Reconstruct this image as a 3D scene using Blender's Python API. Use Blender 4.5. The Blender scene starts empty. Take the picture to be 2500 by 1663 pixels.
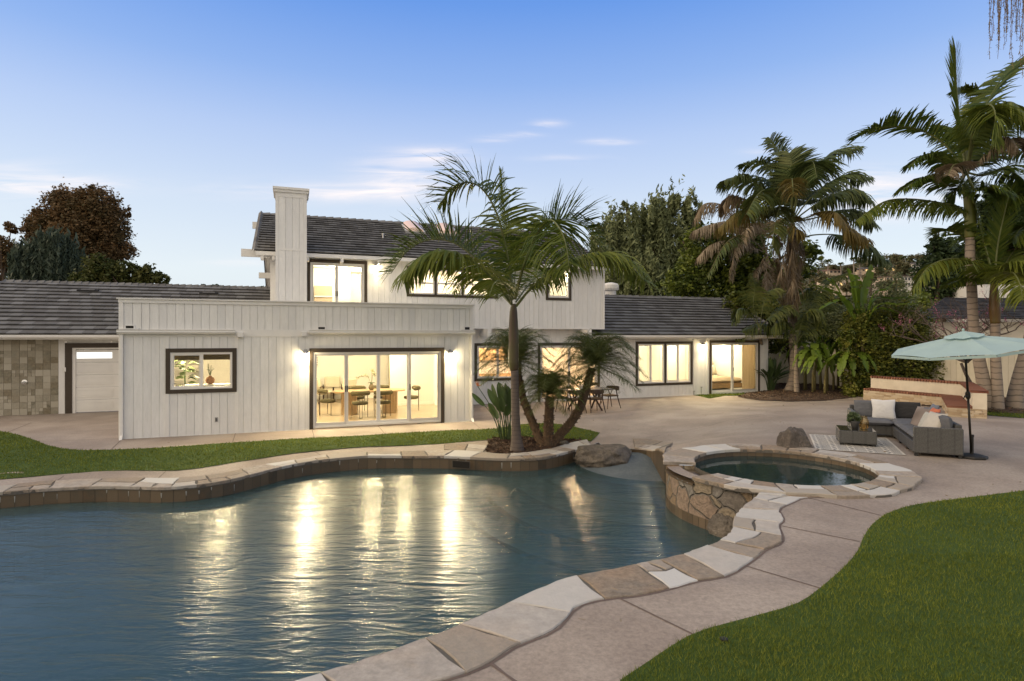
import bpy, math, random
import numpy as np
from mathutils import Vector, Matrix, geometry
PI = math.pi
R = math.radians
random.seed(7)
rng = np.random.default_rng(11)
sc = bpy.context.scene
COL = sc.collection

# ------------------------------------------------------------------ camera, sky, sun, exposure
H = 2.5                                   # eye height above the house patio
F = 1450.0                                # focal length in pixels of the 2500 px wide photograph
cam_d = bpy.data.cameras.new('camera')
cam = bpy.data.objects.new('camera', cam_d)
COL.objects.link(cam)
cam.location = (0, 0, H)
cam.rotation_euler = (R(90), 0, 0)
cam_d.sensor_width = 36
cam_d.lens = F / 2500 * 36
cam_d.shift_y = -9.5 / 2500
cam_d.clip_start = 0.05
cam_d.clip_end = 3000
sc.camera = cam

SUN_EL, SUN_AZ = R(26), R(-100)            # azimuth from +Y, clockwise; the sun stands low on the left
w = bpy.data.worlds.new('World')
sc.world = w
w.use_nodes = True
def N(nt, t, **kw):
    n = nt.nodes.new(t)
    for k, v in kw.items():
        if k.startswith('i_'):
            n.inputs[k[2:].replace('_', ' ')].default_value = v
        else:
            setattr(n, k, v)
    return n
def build_world():
    nt = w.node_tree
    nt.nodes.clear()
    L = nt.links.new
    out = N(nt, 'ShaderNodeOutputWorld')
    bg = N(nt, 'ShaderNodeBackground')
    sky = N(nt, 'ShaderNodeTexSky', sky_type='NISHITA', sun_disc=False, sun_elevation=R(9), sun_rotation=SUN_AZ)
    sky.air_density = 1.2; sky.dust_density = 0.6; sky.ozone_density = 2.2
    bg.inputs['Strength'].default_value = 0.12
    tc = N(nt, 'ShaderNodeTexCoord')
    sep = N(nt, 'ShaderNodeSeparateXYZ'); L(tc.outputs['Generated'], sep.inputs[0])
    def m(op, a, b=None, c=None, clamp=False):
        n = N(nt, 'ShaderNodeMath', operation=op, use_clamp=clamp)
        for i, x in enumerate((a, b, c)):
            if x is None: continue
            if isinstance(x, (int, float)): n.inputs[i].default_value = x
            else: L(x, n.inputs[i])
        return n.outputs[0]
    x, y, z = sep.outputs
    # dusk gradient: blue above a pale horizon; unseen zenith brightened to light the ground
    ramp = N(nt, 'ShaderNodeValToRGB')
    e = ramp.color_ramp
    e.elements[0].position = 0.0; e.elements[0].color = (0.60, 0.66, 0.74, 1)
    e.elements[1].position = 1.0; e.elements[1].color = (0.80, 0.76, 0.72, 1)
    for p, c in ((0.10, (0.66, 0.72, 0.78, 1)), (0.2, (0.56, 0.64, 0.77, 1)), (0.31, (0.40, 0.51, 0.76, 1)), (0.39, (0.24, 0.385, 0.73, 1)), (0.49, (0.115, 0.27, 0.69, 1)), (0.62, (0.17, 0.29, 0.60, 1)), (0.8, (0.5, 0.52, 0.6, 1))):
        k = e.elements.new(p); k.color = c
    L(z, ramp.inputs[0])
    mixs = N(nt, 'ShaderNodeMixRGB', blend_type='MIX', i_Fac=0.82)
    L(sky.outputs[0], mixs.inputs[1])
    sc_r = N(nt, 'ShaderNodeMixRGB', blend_type='MULTIPLY', i_Fac=1.0)
    L(ramp.outputs[0], sc_r.inputs[1]); sc_r.inputs[2].default_value = (8.8, 8.8, 8.8, 1)
    L(sc_r.outputs[0], mixs.inputs[2])
    # thin evening clouds low over the horizon
    ys = m('MAXIMUM', y, 0.05)
    a = m('DIVIDE', x, ys); b = m('DIVIDE', z, ys)
    total = None
    for (ax, bz, sx, sz, amp) in ((-0.28, 0.245, 0.17, 0.016, .8), (-0.18, 0.272, 0.07, 0.028, 1.0), (-0.13, 0.305, 0.055, 0.012, .9),
                                  (-0.78, 0.255, 0.13, 0.014, .8), (-0.85, 0.262, 0.10, 0.03, .45), (0.06, 0.358, 0.025, 0.006, .7), (0.02, 0.34, 0.03, 0.005, .6),
                                  (0.17, 0.328, 0.04, 0.005, .6), (-0.03, 0.333, 0.03, 0.006, .5), (0.64, 0.235, 0.12, 0.03, .95), (0.60, 0.26, 0.06, 0.02, .5),
                                  (0.42, 0.31, 0.03, 0.006, .5), (-0.45, 0.125, 0.06, 0.007, .4), (0.1, 0.30, 0.06, 0.006, .35)):
        dx = m('DIVIDE', m('SUBTRACT', a, ax), sx); dz = m('DIVIDE', m('SUBTRACT', b, bz), sz)
        g = m('MULTIPLY', m('EXPONENT', m('MULTIPLY', m('ADD', m('MULTIPLY', dx, dx), m('MULTIPLY', dz, dz)), -1.0)), amp)
        total = g if total is None else m('ADD', total, g)
    cmb = N(nt, 'ShaderNodeCombineXYZ'); L(m('MULTIPLY', a, 3.2), cmb.inputs[0]); L(m('MULTIPLY', b, 26), cmb.inputs[1])
    nz = N(nt, 'ShaderNodeTexNoise', i_Scale=1.6, i_Detail=6, i_Roughness=.6, i_Distortion=.6); L(cmb.outputs[0], nz.inputs[0])
    nn = m('MULTIPLY', m('SUBTRACT', nz.outputs[0], 0.36), 3.0, clamp=True)
    fac = m('MULTIPLY', m('MULTIPLY', total, nn), 1.1, clamp=True)
    # unseen sunset sky behind the camera: warm glow added to light the house
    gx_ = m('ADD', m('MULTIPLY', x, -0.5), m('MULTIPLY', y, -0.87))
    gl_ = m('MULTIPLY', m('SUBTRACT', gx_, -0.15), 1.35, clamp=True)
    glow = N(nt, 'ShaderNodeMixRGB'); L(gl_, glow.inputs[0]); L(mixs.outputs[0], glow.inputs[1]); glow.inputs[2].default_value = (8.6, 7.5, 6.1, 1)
    front = m('GREATER_THAN', y, 0.1)
    fac = m('MULTIPLY', fac, front)
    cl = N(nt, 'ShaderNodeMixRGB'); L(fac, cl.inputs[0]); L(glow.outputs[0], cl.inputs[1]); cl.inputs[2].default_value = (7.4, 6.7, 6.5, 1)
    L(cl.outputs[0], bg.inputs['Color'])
    L(bg.outputs[0], out.inputs[0])
build_world()
sun_d = bpy.data.lights.new('sun', 'SUN')
sun_d.energy = 1.3
sun_d.angle = R(40)
sun_d.color = (1.0, 0.76, 0.52)
sun = bpy.data.objects.new('sun', sun_d)
COL.objects.link(sun)
sd = Vector((math.sin(SUN_AZ) * math.cos(SUN_EL), math.cos(SUN_AZ) * math.cos(SUN_EL), math.sin(SUN_EL)))
sun.rotation_euler = (-sd).to_track_quat('-Z', 'Y').to_euler()
sun.location = (-30, 0, 30)
sc.view_settings.view_transform = 'Standard'
sc.view_settings.look = 'None'
sc.view_settings.exposure = 0.36
sc.view_settings.gamma = 1.0
sc.cycles.use_denoising = True
sc.cycles.max_bounces = 8
sc.cycles.diffuse_bounces = 3
sc.cycles.glossy_bounces = 3
sc.cycles.transmission_bounces = 4
sc.cycles.transparent_max_bounces = 16
sc.cycles.sample_clamp_indirect = 4
sc.cycles.caustics_reflective = False
sc.cycles.caustics_refractive = False

# ------------------------------------------------------------------ materials
def newmat(name):
    m = bpy.data.materials.new(name); m.use_nodes = True
    nt = m.node_tree; nt.nodes.clear()
    return m, nt
def PM(name, c1, c2=None, scale=4, rough=.6, bump=0, bscale=30, spec=.3, metal=0, tint=None, detail=5, stretch=(1, 1, 1), transl=0, coat=0, c3=None, s3=.6, f3=.5, seams=None, bd=.02, speck=0, ss=90, c4=None, s4=.3, f4=.5):
    """noise between c1 and c2, optional large blotches c3, per-face tint towards `tint`, bump"""
    m, nt = newmat(name)
    L = nt.links.new
    out = N(nt, 'ShaderNodeOutputMaterial')
    p = N(nt, 'ShaderNodeBsdfPrincipled')
    p.inputs['Roughness'].default_value = rough
    p.inputs['Metallic'].default_value = metal
    p.inputs['Specular IOR Level'].default_value = spec
    if coat: p.inputs['Coat Weight'].default_value = coat
    tc = N(nt, 'ShaderNodeTexCoord')
    mp = N(nt, 'ShaderNodeMapping'); mp.inputs['Scale'].default_value = stretch
    L(tc.outputs['Object'], mp.inputs[0])
    c1 = tuple(c1) + (1,)
    c2 = tuple(c2) + (1,) if c2 else c1
    nz = N(nt, 'ShaderNodeTexNoise', i_Scale=scale, i_Detail=detail, i_Roughness=.6)
    L(mp.outputs[0], nz.inputs[0])
    cr = N(nt, 'ShaderNodeMapRange'); cr.inputs[1].default_value = .32; cr.inputs[2].default_value = .68
    L(nz.outputs[0], cr.inputs[0])
    mx = N(nt, 'ShaderNodeMixRGB'); L(cr.outputs[0], mx.inputs[0]); mx.inputs[1].default_value = c1; mx.inputs[2].default_value = c2
    cur = mx.outputs[0]
    if c3:
        n3 = N(nt, 'ShaderNodeTexNoise', i_Scale=s3, i_Detail=3); L(mp.outputs[0], n3.inputs[0])
        r3 = N(nt, 'ShaderNodeMapRange'); r3.inputs[1].default_value = .42; r3.inputs[2].default_value = .65; r3.inputs[4].default_value = f3
        L(n3.outputs[0], r3.inputs[0])
        m3 = N(nt, 'ShaderNodeMixRGB'); L(r3.outputs[0], m3.inputs[0]); L(cur, m3.inputs[1]); m3.inputs[2].default_value = tuple(c3) + (1,)
        cur = m3.outputs[0]
    if c4:
        n4 = N(nt, 'ShaderNodeTexNoise', i_Scale=s4, i_Detail=9, i_Roughness=.7, i_Distortion=1.2); L(tc.outputs['Object'], n4.inputs[0])
        r4 = N(nt, 'ShaderNodeMapRange'); r4.inputs[1].default_value = .50; r4.inputs[2].default_value = .66; r4.inputs[4].default_value = f4; L(n4.outputs[0], r4.inputs[0])
        m4 = N(nt, 'ShaderNodeMixRGB'); L(r4.outputs[0], m4.inputs[0]); L(cur, m4.inputs[1]); m4.inputs[2].default_value = tuple(c4) + (1,); cur = m4.outputs[0]
    if speck:
        n5 = N(nt, 'ShaderNodeTexNoise', i_Scale=ss, i_Detail=4, i_Roughness=.7); L(mp.outputs[0], n5.inputs[0])
        r5 = N(nt, 'ShaderNodeMapRange'); r5.inputs[1].default_value = .3; r5.inputs[2].default_value = .7; r5.inputs[3].default_value = 1 - speck; r5.inputs[4].default_value = 1 + speck; L(n5.outputs[0], r5.inputs[0])
        m5 = N(nt, 'ShaderNodeMixRGB', blend_type='MULTIPLY', i_Fac=1); L(cur, m5.inputs[1]); L(r5.outputs[0], m5.inputs[2]); cur = m5.outputs[0]
    if tint:
        at = N(nt, 'ShaderNodeAttribute', attribute_name='tint')
        mt = N(nt, 'ShaderNodeMixRGB'); L(at.outputs['Fac'], mt.inputs[0]); L(cur, mt.inputs[1]); mt.inputs[2].default_value = tuple(tint) + (1,)
        cur = mt.outputs[0]
    L(cur, p.inputs['Base Color'])
    if bump:
        nb = N(nt, 'ShaderNodeTexNoise', i_Scale=bscale, i_Detail=4, i_Roughness=.65); L(mp.outputs[0], nb.inputs[0])
        b = N(nt, 'ShaderNodeBump', i_Strength=bump, i_Distance=bd); L(nb.outputs[0], b.inputs['Height'])
        L(b.outputs[0], p.inputs['Normal'])
    if transl:
        tr = N(nt, 'ShaderNodeBsdfTranslucent'); L(cur, tr.inputs[0])
        ms = N(nt, 'ShaderNodeMixShader', i_Fac=transl); L(p.outputs[0], ms.inputs[1]); L(tr.outputs[0], ms.inputs[2])
        L(ms.outputs[0], out.inputs[0])
    else:
        L(p.outputs[0], out.inputs[0])
    return m
def emat(name, col, strength):
    m, nt = newmat(name)
    out = N(nt, 'ShaderNodeOutputMaterial'); e = N(nt, 'ShaderNodeEmission')
    e.inputs[0].default_value = tuple(col) + (1,); e.inputs[1].default_value = strength
    nt.links.new(e.outputs[0], out.inputs[0])
    return m
def glassmat(name='window_glass', tint=(.93, .95, .93), refl=1.0):
    m, nt = newmat(name); L = nt.links.new
    out = N(nt, 'ShaderNodeOutputMaterial')
    t = N(nt, 'ShaderNodeBsdfTransparent'); t.inputs[0].default_value = tuple(tint) + (1,)
    g = N(nt, 'ShaderNodeBsdfGlossy'); g.inputs['Roughness'].default_value = .01
    fr = N(nt, 'ShaderNodeFresnel', i_IOR=1.5)
    k = N(nt, 'ShaderNodeMath', operation='MULTIPLY'); L(fr.outputs[0], k.inputs[0]); k.inputs[1].default_value = refl
    ms = N(nt, 'ShaderNodeMixShader'); L(k.outputs[0], ms.inputs[0]); L(t.outputs[0], ms.inputs[1]); L(g.outputs[0], ms.inputs[2])
    L(ms.outputs[0], out.inputs[0])
    return m

# ------------------------------------------------------------------ mesh helpers
def link(o, parent=None):
    COL.objects.link(o)
    if parent: o.parent = parent
    return o
def tag(o, label=None, cat=None, group=None, kind=None):
    if label: o['label'] = label
    if cat: o['category'] = cat
    if group: o['group'] = group
    if kind: o['kind'] = kind
    return o
def empty(name, loc, rz=0, label=None, cat=None, group=None):
    o = bpy.data.objects.new(name, None); COL.objects.link(o)
    o.location = loc; o.rotation_euler = (0, 0, rz)
    return tag(o, label, cat, group)
def copy_tree(o, parent=None):
    c = o.copy(); COL.objects.link(c)
    if parent: c.parent = parent
    for ch in list(o.children): copy_tree(ch, c)
    return c
class MB:
    def __init__(s): s.v = []; s.f = []; s.m = []; s.t = []
    def add(s, vs, fs, mi=0, t=0.0):
        n = len(s.v); s.v += [tuple(a) for a in vs]
        for f in fs: s.f.append(tuple(n + i for i in f)); s.m.append(mi); s.t.append(t)
        return s
    def box(s, x0, x1, y0, y1, z0, z1, mi=0, t=0.0, M=None, bev=0):
        if bev:
            return s.rbox(x0, x1, y0, y1, z0, z1, bev, mi, t, M)
        vs = [Vector(p) for p in ((x0, y0, z0), (x1, y0, z0), (x1, y1, z0), (x0, y1, z0), (x0, y0, z1), (x1, y0, z1), (x1, y1, z1), (x0, y1, z1))]
        if M is not None: vs = [M @ p for p in vs]
        return s.add(vs, [(0, 3, 2, 1), (4, 5, 6, 7), (0, 1, 5, 4), (1, 2, 6, 5), (2, 3, 7, 6), (3, 0, 4, 7)], mi, t)
    def rbox(s, x0, x1, y0, y1, z0, z1, b, mi=0, t=0.0, M=None):
        # box with chamfered edges: 24 vertices
        b = min(b, (x1 - x0) / 2.01, (y1 - y0) / 2.01, (z1 - z0) / 2.01)
        X, Y, Z = (x0, x1), (y0, y1), (z0, z1); vs = []; idx = {}
        for i in (0, 1):
            for j in (0, 1):
                for k in (0, 1):
                    sx, sy, sz = (1, -1)[i], (1, -1)[j], (1, -1)[k]
                    for a, p in enumerate(((X[i], Y[j] + sy * b, Z[k] + sz * b), (X[i] + sx * b, Y[j], Z[k] + sz * b), (X[i] + sx * b, Y[j] + sy * b, Z[k]))):
                        idx[(i, j, k, a)] = len(vs); vs.append(Vector(p))
        fs = []
        q = idx
        for i in (0, 1): fs.append([q[(i, 0, 0, 0)], q[(i, 1, 0, 0)], q[(i, 1, 1, 0)], q[(i, 0, 1, 0)]])
        for j in (0, 1): fs.append([q[(0, j, 0, 1)], q[(1, j, 0, 1)], q[(1, j, 1, 1)], q[(0, j, 1, 1)]])
        for k in (0, 1): fs.append([q[(0, 0, k, 2)], q[(1, 0, k, 2)], q[(1, 1, k, 2)], q[(0, 1, k, 2)]])
        for j in (0, 1):
            for k in (0, 1): fs.append([q[(0, j, k, 1)], q[(1, j, k, 1)], q[(1, j, k, 2)], q[(0, j, k, 2)]])
        for i in (0, 1):
            for k in (0, 1): fs.append([q[(i, 0, k, 0)], q[(i, 1, k, 0)], q[(i, 1, k, 2)], q[(i, 0, k, 2)]])
        for i in (0, 1):
            for j in (0, 1): fs.append([q[(i, j, 0, 0)], q[(i, j, 1, 0)], q[(i, j, 1, 1)], q[(i, j, 0, 1)]])
        for i in (0, 1):
            for j in (0, 1):
                for k in (0, 1): fs.append([q[(i, j, k, 0)], q[(i, j, k, 1)], q[(i, j, k, 2)]])
        c = Vector(((x0 + x1) / 2, (y0 + y1) / 2, (z0 + z1) / 2))
        ff = []
        for f in fs:
            n = geometry.normal([vs[i] for i in f]); m = sum((vs[i] for i in f), Vector()) / len(f)
            ff.append(f if n.dot(m - c) > 0 else f[::-1])
        if M is not None: vs = [M @ p for p in vs]
        return s.add(vs, ff, mi, t)
    def tube(s, pts, rad, n=8, mi=0, t=0.0, cap=True):
        pts = [Vector(p) for p in pts]
        if isinstance(rad, (int, float)): rad = [rad] * len(pts)
        rings = []; up = None; base = len(s.v)
        for i, p in enumerate(pts):
            d = (pts[min(i + 1, len(pts) - 1)] - pts[max(i - 1, 0)]).normalized()
            if up is None:
                up = Vector((0, 0, 1)) if abs(d.z) < .9 else Vector((1, 0, 0))
            a = d.cross(up).normalized(); b = a.cross(d).normalized(); up = b
            for k in range(n):
                th = 2 * PI * k / n
                s.v.append(tuple(p + (a * math.cos(th) + b * math.sin(th)) * rad[i]))
        for i in range(len(pts) - 1):
            for k in range(n):
                a0 = base + i * n + k; a1 = base + i * n + (k + 1) % n
                s.f.append((a0, a1, a1 + n, a0 + n)); s.m.append(mi); s.t.append(t)
        if cap:
            s.f.append(tuple(base + k for k in range(n))[::-1]); s.m.append(mi); s.t.append(t)
            e = base + (len(pts) - 1) * n
            s.f.append(tuple(e + k for k in range(n))); s.m.append(mi); s.t.append(t)
        return s
    def lathe(s, prof, c=(0, 0, 0), n=20, mi=0, t=0.0, cap=True, M=None):
        base = len(s.v)
        for (r, z) in prof:
            for k in range(n):
                th = 2 * PI * k / n
                p = Vector((c[0] + r * math.cos(th), c[1] + r * math.sin(th), c[2] + z))
                if M is not None: p = M @ p
                s.v.append(tuple(p))
        for i in range(len(prof) - 1):
            for k in range(n):
                a0 = base + i * n + k; a1 = base + i * n + (k + 1) % n
                s.f.append((a0, a1, a1 + n, a0 + n)); s.m.append(mi); s.t.append(t)
        if cap:
            s.f.append(tuple(base + k for k in range(n))[::-1]); s.m.append(mi); s.t.append(t)
            e = base + (len(prof) - 1) * n
            s.f.append(tuple(e + k for k in range(n))); s.m.append(mi); s.t.append(t)
        return s
    def build(s, name, mats, parent=None, smooth=False, **tg):
        return build(name, np.array(s.v, dtype=np.float32).reshape(-1, 3), s.f, mats, parent, smooth, s.m, s.t, **tg)
def build(name, V, F_, mats, parent=None, smooth=False, mi=None, tint=None, **tg):
    me = bpy.data.meshes.new(name)
    if isinstance(F_, np.ndarray):
        nf, k = F_.shape
        me.vertices.add(len(V)); me.vertices.foreach_set('co', np.ascontiguousarray(V, dtype=np.float32).ravel())
        me.loops.add(nf * k); me.loops.foreach_set('vertex_index', np.ascontiguousarray(F_, dtype=np.int32).ravel())
        me.polygons.add(nf)
        me.polygons.foreach_set('loop_start', np.arange(0, nf * k, k, dtype=np.int32))
        me.polygons.foreach_set('loop_total', np.full(nf, k, dtype=np.int32))
    else:
        me.from_pydata([tuple(map(float, v)) for v in V], [], F_)
    for m in (mats if isinstance(mats, (list, tuple)) else [mats]): me.materials.append(m)
    n = len(me.polygons)
    if mi is not None and len(mi) == n: me.polygons.foreach_set('material_index', np.array(mi, dtype=np.int32))
    if tint is not None and len(tint) == n:
        a = me.attributes.new('tint', 'FLOAT', 'FACE'); a.data.foreach_set('value', np.array(tint, dtype=np.float32))
    me.polygons.foreach_set('use_smooth', np.full(n, bool(smooth)))
    me.update(calc_edges=True); me.validate()
    o = bpy.data.objects.new(name, me)
    link(o, parent)
    return tag(o, **tg)
def put(mb, name, mats, rz=0, smooth=False, loc=None, **tg):
    """link a mesh built in world coordinates as an object whose origin is at its base"""
    V = np.array(mb.v, dtype=np.float32)
    if loc is None:
        lo = V.min(0); hi = V.max(0); loc = ((lo[0] + hi[0]) / 2, (lo[1] + hi[1]) / 2, lo[2])
    V = V - np.array(loc, dtype=np.float32)
    o = build(name, V, mb.f, mats, None, smooth, mb.m, mb.t, **tg)
    o.location = loc
    return o

# ------------------------------------------------------------------ the lie of the land (metres above the house patio)
GP = [(-14, 14, 0, 1), (-12, 15, 0, 1), (-9.5, 13.9, 0, 1), (-7.5, 14.5, 0, 1), (-5, 15.4, 0, 1), (-3, 16.1, 0, 1), (-1, 16.8, 0, 1), (0, 18.5, 0, 1), (2, 20.3, 0, 1), (4, 22.5, 0, 1), (7, 24, 0, 1), (10, 26, 0, 1), (14, 26, .1, 1), (-16, 19, 0, 1), (-12, 18, 0, 1), (14, 22, .15, 1), (12, 24, .05, 1),
      (-10, 10, -.18, 1), (-8, 10.4, -.18, 1), (-6, 10.6, -.18, 1), (-4, 11.6, -.18, 1), (-2, 12.9, -.18, 1), (0, 13.2, -.18, 1), (1.4, 13.9, -.18, 1), (1.9, 14.8, -.15, 1), (3, 14.3, -.12, .7),
      (3.4, 7.5, .3, 1), (5, 8, .3, 1), (4.5, 10, .3, 2), (6.5, 10, .3, 1), (6, 12, .3, 1), (8, 12, .3, 1), (8, 9, .3, 1), (10, 14, .3, 1), (4.6, 12.2, .28, 1), (3, 6, .3, 1), (1.5, 4.5, .3, 1), (0, 3.4, .3, 1), (3, 3, .3, 1), (6, 5, .3, 1), (10, 9, .3, 1), (13, 13, .3, 1), (8.5, 15, .25, 1), (12, 17, .25, 1), (16, 18, .2, 1), (-3, 2, .3, 1), (0, -4, .3, 1), (6, 0, .3, 1)]
GPa = np.array(GP)
def g(x, y):
    d2 = (GPa[:, 0] - x) ** 2 + (GPa[:, 1] - y) ** 2 + .25
    ww = GPa[:, 3] / d2 ** 2
    return float((ww * GPa[:, 2]).sum() / ww.sum())
def ray(px, py): return Vector(((px - 1250) / F, 1.0, (822 - py) / F))
def onz(px, py, z=0.0):
    d = ray(px, py); t = (z - H) / d.z
    return Vector((d.x * t, t, z))
def ong(px, py):
    """where the line of sight through a photograph pixel meets the ground"""
    d = ray(px, py); z = 0.1
    for _ in range(30):
        t = (z - H) / d.z; z = .5 * z + .5 * g(d.x * t, t)
    return Vector((d.x * t, t, z))
def atY(px, py, Y):
    d = ray(px, py); return Vector((d.x * Y, Y, H + d.z * Y))

# ------------------------------------------------------------------ ground, patio, pool
def gv(X, Y):
    out = np.zeros(len(X)); CH = 20000
    for i in range(0, len(X), CH):
        x = X[i:i + CH, None]; y = Y[i:i + CH, None]
        d2 = (GPa[None, :, 0] - x) ** 2 + (GPa[None, :, 1] - y) ** 2 + .25
        ww = GPa[None, :, 3] / d2 ** 2
        out[i:i + CH] = (ww * GPa[None, :, 2]).sum(1) / ww.sum(1)
    return out
def inpoly(X, Y, poly):
    P = np.array([(p[0], p[1]) for p in poly]); n = len(P); res = np.zeros(len(X), bool)
    for i in range(n):
        x1, y1 = P[i]; x2, y2 = P[(i + 1) % n]
        if y1 == y2: continue
        c = ((y1 > Y) != (y2 > Y)) & (X < (x2 - x1) * (Y - y1) / (y2 - y1) + x1)
        res ^= c
    return res
def resample(pts, step=None, n=None, closed=False):
    P = [Vector((p[0], p[1])) for p in pts]
    if closed: P = P + [P[0]]
    L = [0]
    for a, b in zip(P, P[1:]): L.append(L[-1] + (b - a).length)
    if n is None: n = max(2, int(L[-1] / step) + 1)
    out = []; j = 0
    for i in range(n):
        s = L[-1] * i / (n if closed else n - 1)
        while j < len(L) - 2 and L[j + 1] < s: j += 1
        q = (s - L[j]) / max(1e-9, L[j + 1] - L[j])
        out.append(P[j].lerp(P[j + 1], q))
    return out
def smooth(pts, it=2, closed=False):
    P = [Vector((p[0], p[1])) for p in pts]
    for _ in range(it):
        Q = [] if closed else [P[0]]
        rngi = range(len(P)) if closed else range(len(P) - 1)
        for i in rngi:
            a, b = P[i], P[(i + 1) % len(P)]
            Q += [a.lerp(b, .25), a.lerp(b, .75)]
        if not closed: Q.append(P[-1])
        P = Q
    return P
def region(outer, holes, step, edge=.25, jit=.25):
    """constrained triangulation of outer minus holes with inner points; returns xy and triangles"""
    pts = []; edges = []
    def loop(poly):
        r = resample(poly, edge, closed=True); b = len(pts)
        pts.extend(r); edges.extend([(b + i, b + (i + 1) % len(r)) for i in range(len(r))])
        return r
    o = loop(outer); hs = [loop(h) for h in holes]
    xs = [p.x for p in o]; ys = [p.y for p in o]
    gx, gy = np.meshgrid(np.arange(min(xs), max(xs), step), np.arange(min(ys), max(ys), step))
    gx = gx.ravel() + rng.uniform(-jit, jit, gx.size) * step; gy = gy.ravel() + rng.uniform(-jit, jit, gy.size) * step
    ok = inpoly(gx, gy, o)
    for h in hs: ok &= ~inpoly(gx, gy, h)
    pts += [Vector((a, b)) for a, b in zip(gx[ok], gy[ok])]
    V, E, T, _, _, _ = geometry.delaunay_2d_cdt(pts, edges, [], 0, 1e-5)
    V = np.array([(v.x, v.y) for v in V]); T = np.array([t for t in T])
    c = V[T].mean(1)
    ok = inpoly(c[:, 0], c[:, 1], o)
    for h in hs: ok &= ~inpoly(c[:, 0], c[:, 1], h)
    T = T[ok]
    a = V[T[:, 1]] - V[T[:, 0]]; b = V[T[:, 2]] - V[T[:, 0]]
    fl = (a[:, 0] * b[:, 1] - a[:, 1] * b[:, 0]) < 0
    T[fl] = T[fl][:, ::-1]
    return V, T
def z5(x, y): return (x / 2.619, 1040 + y / 2.619)
def z8(x, y): return (1350 + x / 2.366, 1000 + y / 2.366)
def z4(x, y): return (1100 + x / 3.646, 750 + y / 3.646)
def z6(x, y): return (600 + x / 3.246, 1180 + y / 3.246)
def G(f, L): return [ong(*f(*p)).xy for p in L]

# far (house) side of the pool, left to right
far_in = [Vector((-17, 8.6)), Vector((-12, 9.35))] + G(z5, [(0, 440), (250, 415), (500, 402), (700, 397), (900, 402), (1050, 405), (1200, 397), (1350, 378), (1500, 352), (1650, 312), (1800, 272), (1950, 243), (2100, 222), (2270, 205), (2357, 198)]) \
    + G(z4, [(-60, 1338), (150, 1348), (400, 1360), (600, 1362), (800, 1356), (950, 1328), (1100, 1285), (1250, 1235)])
far_out = [Vector((-17, 9.2)), Vector((-12, 9.9))] + G(z5, [(0, 398), (200, 375), (420, 355), (600, 350), (800, 345), (1000, 345), (1200, 342), (1350, 325), (1500, 300), (1650, 262), (1830, 235), (2000, 205), (2115, 188), (2357, 172)]) \
    + G(z4, [(0, 1280), (300, 1302), (420, 1318), (600, 1314), (750, 1300), (900, 1270), (1050, 1222), (1130, 1205), (1215, 1190)])
strip_out = [Vector((-17, 10.1)), Vector((-12, 10.75))] + G(z5, [(0, 345), (200, 328), (420, 310), (600, 295), (800, 288), (1000, 290), (1150, 288), (1300, 270), (1450, 245), (1600, 222), (1750, 197), (1900, 175), (2100, 155), (2357, 135)]) + G(z4, [(0, 1215), (200, 1196), (330, 1186)])
lawn_up = [Vector((-17, 13.9))] + G(z5, [(0, 35), (100, 55), (200, 85), (300, 125), (400, 148), (520, 158), (700, 155), (900, 148), (1200, 130), (1500, 108), (1800, 90), (2100, 75), (2357, 62)]) + G(z4, [(0, 1100), (200, 1095), (400, 1085), (600, 1050), (750, 1037), (900, 1037), (1050, 1055), (1220, 1095), (1330, 1120)])
bed_up = G(z4, [(330, 1186), (440, 1165), (560, 1160), (700, 1165), (860, 1175), (1000, 1180), (1150, 1190), (1240, 1200)])
# near side of the pool
SPA = Vector((4.53, 10.0)); RS = 1.88
near_in = [SPA + Vector((math.cos(R(238)), math.sin(R(238)))) * 1.9] + G(z8, [(1055, 600), (1042, 660), (1040, 700), (1000, 740), (900, 790), (740, 850), (520, 890), (300, 935), (170, 957), (0, 1000)]) + G(z6, [(2060, 970), (1650, 1150), (1345, 1270), (940, 1415), (700, 1490), (440, 1568)]) + [Vector((-3.2, 2.75)), Vector((-8, 1.2)), Vector((-17, 0.0))]
near_out = [Vector((4.9, 8.1))] + G(z8, [(1450, 505), (1390, 535), (1330, 560), (1300, 580), (1310, 600), (1330, 630), (1325, 655), (1295, 670), (1315, 710), (1330, 760), (1290, 790), (1230, 805), (1170, 860), (1110, 900), (1020, 960), (920, 980), (830, 990), (700, 1030), (480, 1080), (290, 1095), (130, 1135), (80, 1205), (0, 1290)]) + G(z6, [(2100, 1300), (1950, 1420), (1800, 1490), (1575, 1560), (1300, 1640)]) + [Vector((-2.9, 2.1)), Vector((-8, .4)), Vector((-17, -.8))]
beach = G(z8, [(300, 225), (475, 228), (560, 238), (650, 250)])
def arc(c, r, a0, a1, n): return [c + Vector((math.cos(R(a0 + (a1 - a0) * i / (n - 1))), math.sin(R(a0 + (a1 - a0) * i / (n - 1))))) * r for i in range(n)]
far_s = smooth(far_in, 2)
near_s = smooth(near_in, 2)
pool_poly = far_s + [far_s[-1] + Vector((.25, .5))] + beach + arc(SPA, RS, 140, 238, 24) + near_s[1:] + [Vector((-19, 4))]
spa_circ = arc(SPA, 1.66, 0, 352.5, 48)
house_pad = 0
m_conc = PM('patio_concrete', (.275, .226, .188), (.225, .184, .154), scale=1.8, rough=.72, bump=.25, bscale=60, bd=.004, c3=(.345, .295, .25), s3=.7, f3=.8, spec=.35, detail=9, c4=(.19, .16, .14), s4=.55, f4=.45, speck=.22, ss=28, )
outerR = [Vector(p) for p in ((-27, -9), (27, -9), (27, 33), (-27, 33))]
V, T = region(outerR, [pool_poly, spa_circ], .7, .22)
Z = gv(V[:, 0], V[:, 1])
build('patio', np.column_stack([V, Z]), T, m_conc, smooth=True, kind='structure')
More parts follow.
